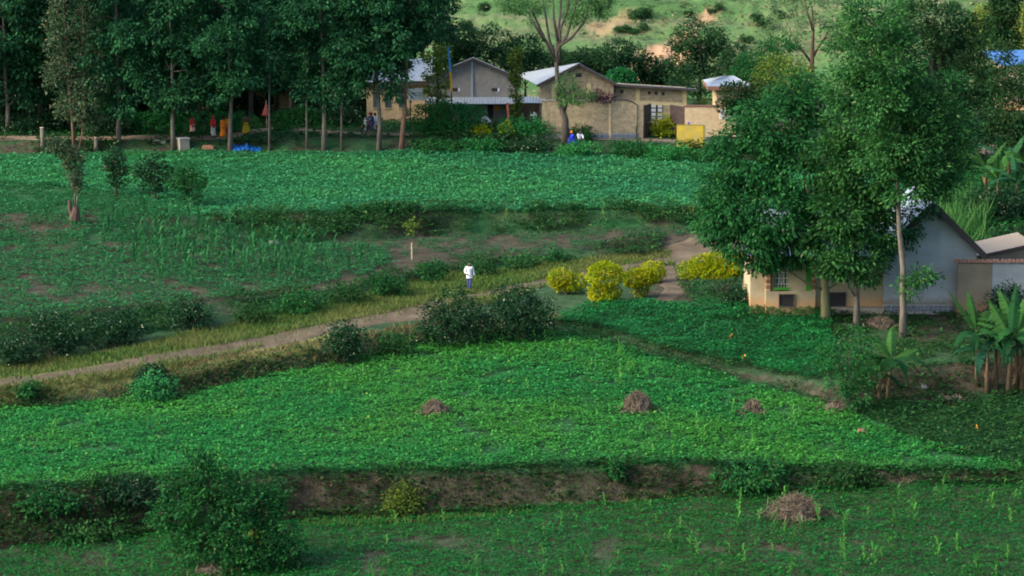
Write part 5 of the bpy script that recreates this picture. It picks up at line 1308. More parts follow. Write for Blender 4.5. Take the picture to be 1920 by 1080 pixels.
# ------------------------------------------------------------------ plastered house on the right
def plastered_house():
    Y = 147.4
    f = Frame(1665, 584, Y); g = f.P
    root = empty('plastered_house', f.o, 0, 'plastered house with blue grey gable wall and tin roof behind the big trees', 'house')
    X, Z = f.X, f.Z
    D = 7.0
    # gable wing
    xl, xr, xm = X(1664), X(1838), X(1752)
    ze, za = Z(464), Z(381)
    mb = MB(); mb.prism([(xl, -0.6), (xr, -0.6), (xr, ze), (xm, za), (xl, ze)], 'y', 0, D); mb.build('gable_wall', M['plaster_blue'], root)
    mb = MB()
    dz = (za - ze); ov = 0.42; k = dz / (xr - xm)
    for sx, xe in ((-1, xl), (1, xr)):
        kk = dz / abs(xe - xm)
        e = Vector((xe + sx * ov, 0, ze - ov * kk + 0.10))
        A = e + Vector((0, -0.38, 0)); B_ = e + Vector((0, D + 0.3, 0)); C_ = Vector((xm, D + 0.3, za + 0.12)); D_ = Vector((xm, -0.38, za + 0.12))
        mb2 = MB(); sheet(mb2, A, B_, C_, D_); mb2.build('roof_sheet', M['tin'], root)
        mb3 = MB(); beam(mb3, (xe + sx * ov, -0.42, ze - ov * kk - 0.06), (xm, -0.42, za - 0.04), 0.05, 0.34); mb3.build('barge_board', M['fascia'], root)
        for t in (0.25, 0.62):
            mb4 = MB(); q = Vector((xm + (xe - xm) * t, 0, za - dz * t)); mb4.box(q.x - 0.06, q.x + 0.06, -0.42, 0.1, q.z - 0.10, q.z + 0.0); mb4.build('purlin_end', M['fascia_red'], root)
    for px, py in ((1702, 479), (1726, 493)):
        mb = MB(); mb.box(X(px) - .05, X(px) + .05, -0.012, 0.05, Z(py) - .1, Z(py) + .1); mb.build('wall_mark', M['brown_paint'], root)  # small brown marks on the gable wall
    pl = MB(); pl.box(X(1663), X(1795), -0.10, 0.05, -0.6, Z(571)); plo = pl.build('plinth', M['mortar'], root)
    stones(plo, X(1663), X(1795), -0.10, Z(584), Z(572), 3, 0.26)
    # long wing with the windows
    yb = 0.55
    x0, x1 = X(1413), X(1664)
    top = Z(478)
    mb = MB(); mb.box(x0, x1 - 0.002, yb, yb + 5.5, -0.6, top); mb.build('front_wall', M['plaster_beige'], root)
    ridge = Z(408)
    mb = MB(); sheet(mb, (x0 - 0.5, yb - 0.5, top - 0.08), (x1 - 0.03, yb - 0.5, top - 0.08), (x1 - 0.03, yb + 2.9, ridge), (x0 - 0.5, yb + 2.9, ridge)); mb.build('roof_sheet', M['tin'], root)
    mb = MB(); sheet(mb, (x0 - 0.5, yb + 6.2, top - 0.08), (x1 - 0.03, yb + 6.2, top - 0.08), (x1 - 0.03, yb + 2.93, ridge), (x0 - 0.5, yb + 2.93, ridge)); mb.build('roof_sheet', M['tin'], root)
    mb = MB(); mb.prism([(yb + 0.02, top + 0.002), (yb + 5.4, top + 0.002), (yb + 2.9, ridge - 0.06)], 'x', x0 + 0.02, x0 + 0.25); mb.build('end_gable', M['plaster_beige'], root)
    # window bay
    bx0, bx1 = X(1441), X(1535)
    mb = MB(); mb.box(bx0, bx1, yb - 0.45, yb + 0.02, -0.6, Z(547)); mb.build('bay_base', M['plaster_beige'], root)
    mb = MB(); mb.box(X(1484), X(1517), yb - 0.40, yb + 0.02, Z(547) + 0.002, top - 0.2); mb.build('bay_pier', M['plaster_beige'], root)
    for xa, xb in ((1441, 1450), (1527.5, 1535)):
        z = Z(547) + 0.003; i = 0
        while z < top - 0.25:
            mb = MB(); mb.box(X(xa) + 0.02 * (i % 2), X(xb) - 0.015 * ((i + 1) % 2), yb - 0.43, yb + 0.02, z, z + 0.10); mb.build('brick', M['terracotta'] if i % 3 else M['brick_light'], root, bevel=0.008)
            z += 0.112; i += 1
    w = MB(); w.box(X(1450), X(1457), yb - 0.36, yb + 0.02, Z(547) + .002, top - .2); w.build('shutter', M['brown_paint'], root)
    wx0, wx1, wz0, wz1 = X(1457.5), X(1484), Z(540), Z(496)
    win = MB(); win.box(wx0 + .01, wx1 - .01, yb - 0.14, yb - 0.10, wz0, wz1); wo = win.build('window', M['glass'], root)
    fr = MB()
    for a, b in ((wx0, wx0 + .05), (wx1 - .05, wx1), ((wx0 + wx1) / 2 - .02, (wx0 + wx1) / 2 + .02)): fr.box(a, b, yb - .2, yb - .09, wz0, wz1)
    fr.build('frame', M['green_paint'], wo)
    si = MB(); si.box(wx0 - .02, wx1 + .02, yb - .45, yb - .08, wz0 - .14, wz0 - .002); si.build('sill', M['green_paint'], wo)
    for i in range(5):
        x = wx0 + (wx1 - wx0) * (i + 0.5) / 5
        mb = MB(); mb.box(x - .012, x + .012, yb - .255, yb - .235, wz0, wz1); mb.build('grille_bar', M['white'], wo)
    for i in range(4):
        z = wz0 + (wz1 - wz0) * (i + 0.5) / 4
        mb = MB(); mb.box(wx0, wx1, yb - .232, yb - .212, z - .012, z + .012); mb.build('grille_bar', M['white'], wo)
    xm_ = (wx0 + wx1) / 2
    mb = MB(); mb.tube([(xm_ - .1, yb - .27, wz0 + .3), (xm_ - .1, yb - .27, wz1 - .3), (xm_, yb - .27, wz1 - .12), (xm_ + .1, yb - .27, wz1 - .3), (xm_ + .1, yb - .27, wz0 + .3), (xm_, yb - .27, wz0 + .12), (xm_ - .1, yb - .27, wz0 + .3)], 0.016, 6); mb.build('grille_ornament', M['white'], wo)
    mb = MB(); mb.box(X(1517.3), X(1527), yb - .38, yb + .02, Z(546.5), top - .2); mb.build('shutter', M['green_paint'], root)
    # dark plates below: the shade of a recess put into the colour
    def recess(xa, xb, za_, zb_, y, nm, d=0.3):
        m_ = MB(); t = 0.05
        m_.box(xa, xb, y - .02, y - .004, za_, zb_); o = m_.build(nm, M['dark'], root)
        m2 = MB()
        m2.box(xa - t, xb + t, y - d, y - .001, zb_, zb_ + t); m2.box(xa - t, xb + t, y - d, y - .001, za_ - t, za_); m2.box(xa - t, xa, y - d, y - .001, za_, zb_); m2.box(xb, xb + t, y - d, y - .001, za_, zb_)
        m2.build('surround', M['brown_paint'], o)
    recess(X(1467), X(1494), Z(575), Z(553), yb - .45, 'vent_opening', 0.10)
    recess(X(1556), X(1594), Z(579), Z(552), yb, 'shaded_opening', 0.06)
    mb = MB(); mb.box(X(1545), X(1664), yb - 0.5, yb - 0.002, -0.5, Z(577.5)); mb.build('veranda_slab', M['concrete'], root)
plastered_house()

def yard_wall():
    Y = 146.6
    f = Frame(1803, 590, Y); X, Z = f.X, f.Z
    root = empty('yard_wall', f.o, 0, 'plastered yard wall capped with terracotta tiles beside the gable house', 'wall')
    top = Z(494)
    mb = MB(); mb.box(X(1803), X(1868), 0, 0.2, -0.5, top); mb.build('wall_panel', M['plaster_wall'], root)
    mb = MB(); mb.box(X(1868) + .002, X(2080), 0.05, 0.25, -0.5, top - .002); mb.build('wall_panel', M['plaster_blue'], root)
    r = np.random.default_rng(8); x = X(1800)
    tl = []
    for v in range(3):
        t = MB()
        for i in range(6):
            a0, a1 = math.pi * i / 6, math.pi * (i + 1) / 6
            t.add([(math.cos(a0) * .11, -.22, math.sin(a0) * .07), (math.cos(a1) * .11, -.22, math.sin(a1) * .07), (math.cos(a1) * .10, .26, math.sin(a1) * .07 + .12), (math.cos(a0) * .10, .26, math.sin(a0) * .07 + .12)], [(0, 1, 2, 3)])
        tl.append(t.mesh('roof_tile', M['terracotta']))
    i = 0
    while x < X(2080):
        o = link('roof_tile', tl[i % 3], root, (x, 0.08, top + 0.005 + r.uniform(0, .03))); o.rotation_euler = (0, r.normal() * .06, r.normal() * .08)
        x += 0.215; i += 1
    f2 = Frame(1825, 560, 151.5); X, Z = f2.X, f2.Z
    root = empty('low_annex', f2.o, 0, 'low annex with a weathered sloping sheet roof behind the yard wall', 'building')
    mb = MB(); mb.prism([(X(1832), -0.5), (X(2080), -0.5), (X(2080), Z(440)), (X(1920), Z(466)), (X(1832), Z(486))], 'y', 0, 4); mb.build('wall', M['plaster_wall'], root)
    mb = MB(); sheet(mb, (X(1822), -0.3, Z(481)), (X(1822), 4.2, Z(481)), (X(1940), 4.2, Z(455)), (X(1940), -0.3, Z(455)), amp=0.015); mb.build('roof_sheet', M['tin_beige'], root)
    mb = MB(); beam(mb, (X(1822), -0.33, Z(483)), (X(1940), -0.33, Z(457)), 0.05, 0.12); mb.build('barge_board', M['fascia'], root)
    mb = MB(); mb.box(X(1828), X(1842), -0.03, 0.1, Z(497), Z(487)); mb.build('wall_light_patch', M['cream'], root)
yard_wall()

# ------------------------------------------------------------------ village buildings
PZ = -22.45
def vframe(px, Y):
    v = GY(px, Y)
    f = Frame(px, 250, Y); f.o = Vector((v[0], Y, PZ)); return f

def grey_gable():
    Y = 211.0
    f = vframe(888, Y); X, Z, P = f.X, f.Z, f.P
    root = empty('grey_gable_building', f.o, 0, 'grey brick gable building with a dark veranda beside the flag pole', 'building')
    xl, xr, xm, ze, za = X(806), X(966), X(888), Z(143), Z(109)
    mb = MB(); mb.prism([(xl, -0.3), (xr, -0.3), (xr, ze), (xm, za), (xl, ze)], 'y', 0, .3); mb.build('gable_wall', M['brick_grey'], root)
    mb = MB(); mb.box(xl + .01, xr - .01, .302, 8, -.3, ze - .6); mb.build('side_wall', M['brick_grey'], root)
    dz = za - ze
    for sx, xe in ((-1, xl), (1, xr)):
        kk = dz / abs(xe - xm); ov = 0.5
        e = Vector((xe + sx * ov, 0, ze - ov * kk + .08))
        m2 = MB(); sheet(m2, e + Vector((0, -.4, 0)), e + Vector((0, 8.3, -1.2 if sx > 0 else -.3)), (xm, 8.3, za - 1.05), (xm, -.4, za + .10)); m2.build('roof_sheet', M['tin'], root)
        m3 = MB(); beam(m3, (xe + sx * ov, -.36, ze - ov * kk - .02), (xm, -.36, za + .0), .05, .2); m3.build('barge_board', M['fascia'], root)
    mb = MB(); mb.box(X(883.6), X(887), -.08, -.005, Z(182), Z(114)); mb.build('downpipe', M['tin'], root)
    for px in (853, 927):
        mb = MB(); mb.box(X(px - 5), X(px + 6), -.02, .05, Z(171), Z(165)); o = mb.build('vent', M['dark'], root)
        mb = MB(); mb.box(X(px + 6.2), X(px + 9.5), -.03, .04, Z(171.5), Z(165)); mb.build('vent_flap', M['white'], o)
    # veranda: lean-to roof on posts
    v = MB(); sheet(v, (X(800), -2.4, Z(189)), (X(972), -2.4, Z(189)), (X(972), -.01, Z(182)), (X(800), -.01, Z(182)), amp=.015); vo = v.build('veranda_roof', M['tin'], root)
    for px in (808, 848, 884, 912, 950, 970):
        m2 = MB(); m2.box(X(px) - .07, X(px) + .07, -2.25, -2.11, -.3, Z(190) - .0); m2.build('post', M['fascia'], vo)
    mb = MB(); mb.box(X(915), X(925), -.02, .02, Z(223), Z(196)); mb.build('door', M['dark'], root)
    mb = MB(); mb.box(X(927), X(937), -.03, .02, Z(207), Z(198)); mb.build('notice_board', M['flag_yellow'], root)
    mb = MB(); mb.box(X(860), X(882), -.03, .02, Z(216), Z(198)); mb.build('window', M['glass'], root)
grey_gable()

def left_building():
    Y = 214.0
    f = vframe(740, Y); X, Z = f.X, f.Z
    root = empty('tin_roof_building', f.o, 0, 'long beige building with a pale tin hip roof seen through the grove', 'building')
    x0, x1 = X(688), X(803)
    top = Z(153)
    mb = MB(); mb.box(x0, x1, 0, 6.5, -.3, top); mb.build('wall', M['brick_light'], root)
    rz = Z(121); ry = 3.2
    mb = MB(); sheet(mb, (x0 - .4, -.5, top), (x1 + .3, -.5, top + .12), (x1 + .3, ry, rz + .35), (X(735), ry, rz)); o = mb.build('roof_sheet', M['tin'], root)
    mb = MB(); sheet(mb, (x0 - .4, 7, top), (x1 + .3, 7, top), (x1 + .3, ry + .02, rz + .35), (X(735), ry + .02, rz)); mb.build('roof_sheet', M['tin'], root)
    mb = MB(); mb.add([(x0 - .42, -.5, top), (x0 - .42, 7, top), (X(735), ry, rz)], [(0, 1, 2)]); mb.add([(x0 - .42, -.5, top - .04), (x0 - .42, 7, top - .04), (X(735), ry, rz - .04)], [(0, 2, 1)]); mb.build('hip_sheet', M['tin'], root)
    mb = MB(); mb.box(x0 - .4, x1 + .28, -.52, -.46, top - .2, top - .03); mb.build('fascia', M['fascia'], root)
    for px in (700, 722, 748):
        mb = MB(); mb.box(X(px), X(px + 12), -.03, .02, Z(202), Z(172)); o = mb.build('window', M['glass'], root)
        m2 = MB(); m2.box(X(px) - .05, X(px + 12) + .05, -.08, -.032, Z(203.5), Z(202) - .002); m2.build('sill', M['cream'], o)
    # long one hidden deeper in the grove
    Y = 226.0
    f = vframe(420, Y); X, Z = f.X, f.Z
    root = empty('grove_building', f.o, 0, 'pale building with a tin roof glimpsed deep behind the grove trunks', 'building')
    top = Z(160)
    mb = MB(); mb.box(X(290), X(620), 0, 6, -.5, top); mb.build('wall', M['cream'], root)
    mb = MB(); sheet(mb, (X(285), -.6, top - .05), (X(625), -.6, top - .05), (X(625), 3, top + 1.2), (X(285), 3, top + 1.2)); mb.build('roof_sheet', M['tin'], root)
    mb = MB(); sheet(mb, (X(285), 6.6, top - .05), (X(625), 6.6, top - .05), (X(625), 3.02, top + 1.2), (X(285), 3.02, top + 1.2)); mb.build('roof_sheet', M['tin'], root)
    for px in (320, 365, 410, 455, 500, 545, 590):
        mb = MB(); mb.box(X(px), X(px + 14), -.03, .02, Z(196), Z(172)); mb.build('window', M['dark'], root)
left_building()

def brick_gable():
    Y = 209.0
    f = vframe(1085, Y); X, Z, P = f.X, f.Z, f.P
    root = empty('brick_gable_building', f.o, 0, 'brick gable building with a broad tin roof behind the acacia', 'building')
    A = Vector((X(1085), 0, Z(120))); Cc = Vector((X(1006), 0, Z(158))); E = Vector((X(1152), 0, Z(156)))
    mb = MB(); mb.prism([(X(1012), -.3), (X(1150), -.3), (X(1150), Z(156)), (A.x, A.z - .06), (X(1012), Z(157))], 'y', 0, .3); mb.build('gable_wall', M['brick'], root)
    mb = MB(); mb.box(X(1012) + .01, X(1150) - .01, .302, 7, -.3, Z(165)); mb.build('side_wall', M['brick'], root)
    Bk = P(968, 139, 218.5); Dk = Vector((X(1148), 9, Z(157) - 1.1))
    Af = A + Vector((0, -.45, .10)); Cf = Cc + Vector((0, -.45, 0)); Ef = E + Vector((0.1, -.45, 0.03))
    mb = MB(); sheet(mb, Cf, Bk, Af + Vector((-.02, .2, 0)), Af); mb.build('roof_sheet', M['tin'], root)
    mb = MB(); sheet(mb, Ef, Dk, Af + Vector((.02, .2, 0)), Af); mb.build('roof_sheet', M['tin'], root)
    mb = MB(); sheet(mb, Bk, Dk, Af + Vector((.02, .2, 0)), Af + Vector((-.02, .2, 0))); mb.build('roof_sheet', M['tin'], root)
    for a, b in ((Cf, Af), (Ef, Af)):
        m3 = MB(); beam(m3, a + Vector((0, -.03, -.09)), b + Vector((0, -.03, -.09)), .05, .18); m3.build('barge_board', M['fascia'], root)
    mb = MB(); mb.box(X(1079), X(1090), -.02, .04, Z(145), Z(137)); o = mb.build('vent', M['dark'], root)
    m2 = MB(); m2.box(X(1078), X(1091), -.06, -.022, Z(146), Z(145) - .002); m2.build('sill', M['cream'], o)
    for px in (1034, 1100):
        mb = MB(); mb.box(X(px), X(px + 8), -.06, -.004, -.2, Z(157)); mb.build('pilaster', M['cream'], root)
    mb = MB(); mb.box(X(1046), X(1060), -.02, .04, Z(178), Z(166)); mb.build('vent', M['dark'], root)
    # covered passage joining it to the grey gable
    mb = MB(); sheet(mb, (X(968), -1.6, Z(189)), (X(1024), -1.6, Z(189)), (X(1024), .6, Z(183)), (X(968), .6, Z(183)), amp=.015); mb.build('passage_roof', M['tin'], root)
    mb = MB(); mb.box(X(966), X(1012), .8, 1.0, -.3, Z(186)); mb.build('passage_wall', M['brown_paint'], root)
brick_gable()

def flat_building():
    a = GY(1092, 210.0); b = GY(1284, 209.4)
    yaw = math.atan2(b[1] - a[1], b[0] - a[0])
    L = math.hypot(b[0] - a[0], b[1] - a[1])
    root = empty('flat_roof_building', (a[0], a[1], PZ), yaw, 'low brick building with cream bands and small square vents behind the gate', 'building')
    XX = lambda px: (px - 1092) / (1284 - 1092) * L
    ZZ = lambda py: at(1190, py, 209.7)[2] - PZ
    t0, t1 = ZZ(153), ZZ(163)
    tl = lambda x: t0 + (t1 - t0) * x / L
    mb = MB(); mb.prism([(0, -.3), (L, -.3), (L, t1), (0, t0)], 'y', 0, .3); mb.build('wall', M['brick'], root)
    mb = MB(); mb.prism([(.05, -.3), (L - .02, -.3), (L - .02, t1 - .9), (.05, t0 - .9)], 'y', .302, 5.5); mb.build('wall', M['brick'], root)
    m = MB(); sheet(m, (-.6, -.75, tl(-.6) + .03), (L + .9, -.75, tl(L + .9) + .03), (L + .9, 6, tl(L + .9) - .75), (-.6, 6, tl(-.6) - .75), amp=.035); m.build('roof_sheet', M['tin'], root)
    m = MB(); beam(m, (-.6, -.72, tl(-.6) - .11), (L + .9, -.72, tl(L + .9) - .11), .05, .15); m.build('fascia', M['fascia'], root)
    off = lambda px: (px - 1092) / (1284 - 1092) * (t1 - t0)
    for px in (1103, 1192, 1279):
        x = XX(px); m = MB(); m.box(x, x + .32, -.06, -.003, -.2, tl(x) - .25); m.build('pilaster', M['cream'], root)
    for p0, p1 in ((1103, 1192), (1192, 1279)):
        x0, x1 = XX(p0) + .322, XX(p1) - .002
        z0, z1 = ZZ(184.5) + off(p0) * .8, ZZ(184.5) + off(p1) * .8
        m = MB(); m.prism([(x0, z0 - .27), (x1, z1 - .27), (x1, z1), (x0, z0)], 'y', -.05, -.003); m.build('band', M['cream'], root)
    for px in (1148, 1163, 1214, 1227, 1240):
        z = ZZ(168.5) + off(px) * .9
        m = MB(); m.box(XX(px), XX(px) + .24, -.012, .05, z - .12, z + .14); m.build('vent', M['dark'], root)
    z0, z1 = ZZ(226), ZZ(194.5)
    x0, x1 = XX(1219), XX(1243)
    m = MB(); m.box(x0, x1, -.02, .05, z0, z1); wo = m.build('window', M['dark'], root)
    for i in range(2):
        for j in range(4):
            w = (x1 - x0) / 2; h = (z1 - z0) / 4
            m = MB(); m.box(x0 + w * i + .09, x0 + w * (i + 1) - .07, -.045, -.022, z0 + h * j + .05, z0 + h * (j + 1) - .03); m.build('pane', M['pane'], wo)
flat_building()

def hip_house():
    Y = 217.0
    f = vframe(1365, Y); X, Z = f.X, f.Z
    root = empty('hip_roof_house', f.o, 0, 'small house with a tin hip roof and red brown eaves behind the right wall', 'house')
    mb = MB(); mb.box(X(1343), X(1404), 0, 4.5, -.3, Z(163)); mb.build('wall', M['brick_light'], root)
    e = Z(160); A = Vector((X(1362), 2, Z(146))); A2 = Vector((X(1378), 2, Z(146)))
    mb = MB(); sheet(mb, (X(1325), -.8, e), (X(1412), -.8, e), A2, A); mb.build('roof_sheet', M['tin'], root)
    mb = MB(); sheet(mb, (X(1325), 5, e), (X(1325), -.8, e), A + Vector((0, -.01, 0)), A + Vector((0, .02, 0))); mb.build('roof_sheet', M['tin'], root)
    mb = MB(); mb.box(X(1325), X(1412), -.82, -.76, e - .32, e - .03); mb.build('fascia', M['fascia_red'], root)
    mb = MB(); mb.box(X(1325), X(1325) + .06, -.755, 5, e - .32, e - .03); mb.build('fascia', M['fascia_red'], root)
    mb = MB(); mb.box(X(1325) + .07, X(1412), -.755, 5, e - .12, e - .06); mb.build('soffit', M['fascia_red'], root)
hip_house()

def walls_and_gate():
    # left wall
    Y = 203.4
    f = vframe(1020, Y); f.o.z = at(1020, 265, Y).z; X, Z = f.X, f.Z
    root = empty('courtyard_wall', f.o, 0, 'weathered brick courtyard wall on a blue grey stone plinth left of the gate', 'wall')
    xs = [1016, 1080, 1143]
    mb = MB(); mb.box(X(1016), X(1141), 0, .3, Z(250), Z(190)); mb.build('wall_panel', M['brick'], root)
    poly = [(X(1145.5), Z(249)), (X(1192), Z(249)), (X(1192), Z(197)), (X(1186), Z(192)), (X(1174), Z(188.5)), (X(1158), Z(187)), (X(1145.5), Z(187))]
    mb = MB(); mb.prism(poly, 'y', -.02, .28); mb.build('wall_panel', M['brick'], root)
    cop = MB()
    pts = [(X(1145), -.0, Z(186.4)), (X(1158), 0, Z(186.4)), (X(1174), 0, Z(187.9)), (X(1186), 0, Z(191.4)), (X(1193), 0, Z(196.6))]
    for p0, p1 in zip(pts[:-1], pts[1:]): beam(cop, (p0[0], .13, p0[2]), (p1[0], .13, p1[2]), .42, .08)
    cop.build('coping', M['fascia'], root)
    mb = MB(); mb.box(X(1014), X(1141) - .002, -.06, .36, Z(190) + .002, Z(190) + .10); mb.build('coping', M['concrete'], root)
    mb = MB(); mb.box(X(1141) + .002, X(1145.4), -.07, .36, Z(262), Z(186)); mb.build('pilaster', M['brick_light'], root)
    mb = MB(); mb.box(X(1016), X(1141), -.08, .36, Z(266) - .4, Z(251)); po = mb.build('plinth', M['mortar'], root)
    stones(po, X(1072), X(1141), -.08, Z(264), Z(251.5), 11, 0.3)
    mb = MB(); mb.box(X(1145.6), X(1193), -.09, .34, Z(266) - .4, Z(249.8)); po = mb.build('plinth', M['mortar'], root)
    stones(po, X(1145.6), X(1193), -.09, Z(264), Z(250.5), 12, 0.3)
    # gate post and leaves
    f = vframe(1205, Y); f.o.z = at(1205, 265, Y).z; X, Z = f.X, f.Z
    root = empty('entrance_gate', f.o, 0, 'open dark metal double gate at the brick compound entrance', 'gate')
    mb = MB(); mb.box(X(1193) + .05, X(1206), .15, .65, -.4, Z(196)); mb.build('gate_post', M['brick'], root)
    def leaf(hx, hy, ex, ey, z0, z1, nm):
        a, b = Vector((hx, hy, 0)), Vector((ex, ey, 0)); d = (b - a); ln = d.length; yaw = math.atan2(d.y, d.x)
        m = MB(); m.box(0, ln, -.015, .015, z0 + .08, z1 - .05); o = m.build(nm, M['gate'], root, (hx, hy, 0), yaw)
        fr_ = MB(); fr_.box(-.03, .04, -.04, .04, z0, z1); fr_.box(ln - .04, ln + .03, -.04, .04, z0, z1); fr_.box(.042, ln - .042, -.035, .035, z1 - .07, z1); fr_.box(.042, ln - .042, -.035, .035, z0, z0 + .07); fr_.box(.042, ln - .042, -.035, .035, (z0 + z1) / 2 - .03, (z0 + z1) / 2 + .03)
        fr_.build('gate_frame', M['gate'], o)
        k = int(ln / .18)
        for i in range(1, k):
            m2 = MB(); m2.box(ln * i / k - .012, ln * i / k + .012, -.03, -.016, z0 + .08, z1 - .08); m2.build('gate_bar', M['gate'], o)
    leaf(X(1208), .3, X(1222), 2.2, .05, Z(199), 'gate_leaf')
    leaf(X(1283), .3, X(1260), 1.9, .05, Z(201), 'gate_leaf')
    mb = MB(); mb.tube([(X(1289), -.1, -.3), (X(1288.5), -.1, Z(203))], .04, 8); mb.build('gate_pole', M['fascia'], root)
    # right wall
    f = vframe(1290, 203.0); f.o.z = at(1290, 268, 203.0).z; X, Z = f.X, f.Z
    root = empty('courtyard_wall', f.o, 0, 'lighter brick wall with a white window right of the gate', 'wall')
    mb = MB(); mb.box(X(1284), X(1500), 0, .3, Z(256), Z(200)); mb.build('wall_panel', M['brick_light'], root)
    mb = MB(); mb.box(X(1282), X(1500), -.06, .36, Z(200) + .002, Z(200) + .09); mb.build('coping', M['fascia_red'], root)
    mb = MB(); mb.box(X(1284), X(1500), -.08, .36, Z(268) - .5, Z(256) - .002); po = mb.build('plinth', M['mortar'], root)
    stones(po, X(1322), X(1410), -.08, Z(269), Z(256.5), 13, 0.34)
    mb = MB(); mb.box(X(1348), X(1385), -.03, .02, Z(223), Z(204)); wo = mb.build('window', M['white'], root)
    for i in range(3):
        a = X(1350 + 11.6 * i); m2 = MB(); m2.box(a, a + .42, -.04, -.032, Z(221), Z(206)); m2.build('pane', M['pane'], wo)
walls_and_gate()

def yellow_board():
    p = G(1296, 277); Y = p[1]
    f = Frame(1296, 277, Y); f.o = p.copy(); X, Z = f.X, f.Z
    root = empty('yellow_signboard', p, R(-7), 'yellow painted signboard with rows of faded lettering before the gate', 'sign')
    x0, x1, z0, z1 = X(1269), X(1318), Z(276), Z(235)
    mb = MB(); mb.box(x0, x1, -.06, .06, z0, z1); mb.build('board', M['board_yellow'], root)
    mb = MB(); mb.box(x1 + .002, x1 + .16, -.10, .12, -.5, z1 + .03); mb.build('post', M['olive_post'], root)
    mb = MB(); mb.box(x0 - .05, x1, -.08, .08, z1 + .002, z1 + .05); mb.build('cap', M['olive_post'], root)
    mb = MB(); mb.box(x0 + .02, x0 + .14, -.05, .05, -.6, z0 - .002); mb.build('post', M['olive_post'], root)
    r = np.random.default_rng(4)
    def words(xa, xb, z, h):
        m = MB(); x = xa
        while x < xb:
            w = r.uniform(.03, .07); 
            m.box(x, min(x + w, xb), -.066, -.061, z, z + h * r.uniform(.75, 1)); x += w + r.uniform(.015, .05)
        o = m.build('lettering', M['sign_text'], root); tag(o, kind='stuff')
    W = x1 - x0
    words(x0 + W * .28, x1 - W * .28, z1 - .20, .10); words(x0 + W * .3, x1 - W * .3, z1 - .33, .08)
    words(x0 + W * .06, x1 - W * .06, z1 - .52, .08)
    for k in range(6):
        z = z1 - .70 - k * .155
        words(x0 + W * .08, x0 + W * .40, z, .08); words(x0 + W * .54, x1 - W * .08, z, .08)
M['olive_post'] = plain('olive_paint', (0.16, 0.15, 0.03), 0.7, 0.2, 3)
yellow_board()

def blue_house():
    Y = 224.0
    f = vframe(1890, Y); f.o.z = tz(f.o.x, Y) ; X, Z = f.X, f.Z
    root = empty('blue_roof_house', f.o, 0, 'house with a bright blue sheet roof among dark trees', 'house')
    e = Z(119)
    mb = MB(); mb.box(X(1880), X(1990), 0, 5, -1, e + .0); mb.build('wall', M['plaster_beige'], root)
    mb = MB(); sheet(mb, (X(1868), -.5, e - .1), (X(2000), -.5, e - .05), (X(2000), 2.6, Z(96)), (X(1848), 2.6, Z(100))); mb.build('roof_sheet', M['tin_blue'], root)
    mb = MB(); sheet(mb, (X(1868), 5.6, e - .1), (X(2000), 5.6, e - .1), (X(2000), 2.62, Z(96)), (X(1848), 2.62, Z(100))); mb.build('roof_sheet', M['tin_blue'], root)
blue_house()

# ------------------------------------------------------------------ small village things
p = GY(848, 204.0); s = ppm(p)
bx, by = project(*p)
root = empty('flag_pole', p, 0, 'thin leaning pole painted blue over orange yellow', 'pole')
q = lambda py, px: ((px - bx) / s, 0, (by - py) / s)
mb = MB(); mb.tube([(0, 0, -.3), q(172, 847)], [.05, .045], 8); mb.build('pole', M['fascia'], root)
mb = MB(); mb.tube([q(172, 847), q(134, 844.8)], [.085, .085], 8); mb.build('yellow_section', M['flag_yellow'], root)
mb = MB(); mb.tube([q(134, 844.8), q(88, 841)], [.085, .07], 8); mb.build('blue_section', M['flag_blue'], root)

p = GY(784, 206.0); bx, by = project(*p)
root = empty('white_signboard', p, 0, 'white rectangular signboard standing behind the clipped hedge', 'sign')
mb = MB(); mb.box(-.72, .70, -.04, .04, (by - 187) / s, (by - 165) / s); mb.build('board', M['white'], root)
for x in (-.6, .58):
    mb = MB(); mb.box(x - .04, x + .04, .042, .12, -.3, (by - 166) / s); mb.build('post', M['fascia'], root)
for k, w in ((0, .9), (1, .6)):
    mb = MB(); mb.box(-w / 2, w / 2, -.046, -.041, (by - 174 - 5 * k) / s, (by - 172.5 - 5 * k) / s); mb.build('lettering', M['tin'], root)

p = GY(957, 205.5); bx, by = project(*p)
root = empty('leaning_post', p, 0, 'rusty red post leaning before the veranda', 'post')
mb = MB(); mb.tube([(0, 0, -.2), (-.22, 0, (by - 194) / s)], [.10, .10], 8); mb.build('shaft', M['post_rust'], root); mb = MB(); mb.tube([(-.222, 0, (by - 194) / s + .002), (-.226, 0, (by - 193) / s + .03)], [.12, .12], 8); mb.build('cap', M['post_rust'], root)

p = G(343, 279); s = ppm(p)
root = empty('concrete_box', p, R(28), 'square concrete chamber with a flat lid beside a tree trunk', 'box')
mb = MB(); mb.box(-.40, .40, -.40, .40, -.3, .72); mb.build('chamber', M['concrete'], root, bevel=.02)
mb = MB(); mb.box(-.46, .46, -.46, .46, .722, .82); mb.build('lid', M['mortar'], root, bevel=.015)
p = G(390, 279)
o = MB().box(-.42, .42, -.25, .25, -.1, .16).box(-.36, .30, -.2, .2, .162, .22).build('clay_slab', M['terracotta'], None, p, R(8), bevel=.03); tag(o, 'low pinkish clay slab lying beside the concrete box', 'slab')
p = G(300, 268)
o = MB().box(-.5, .5, -.3, .3, -.1, .12).box(-.4, .45, -.22, .24, .122, .18).build('stone_slab', M['mortar'], None, p, R(-6), bevel=.03); tag(o, 'flat pale slab on the road edge left of the concrete box', 'slab')
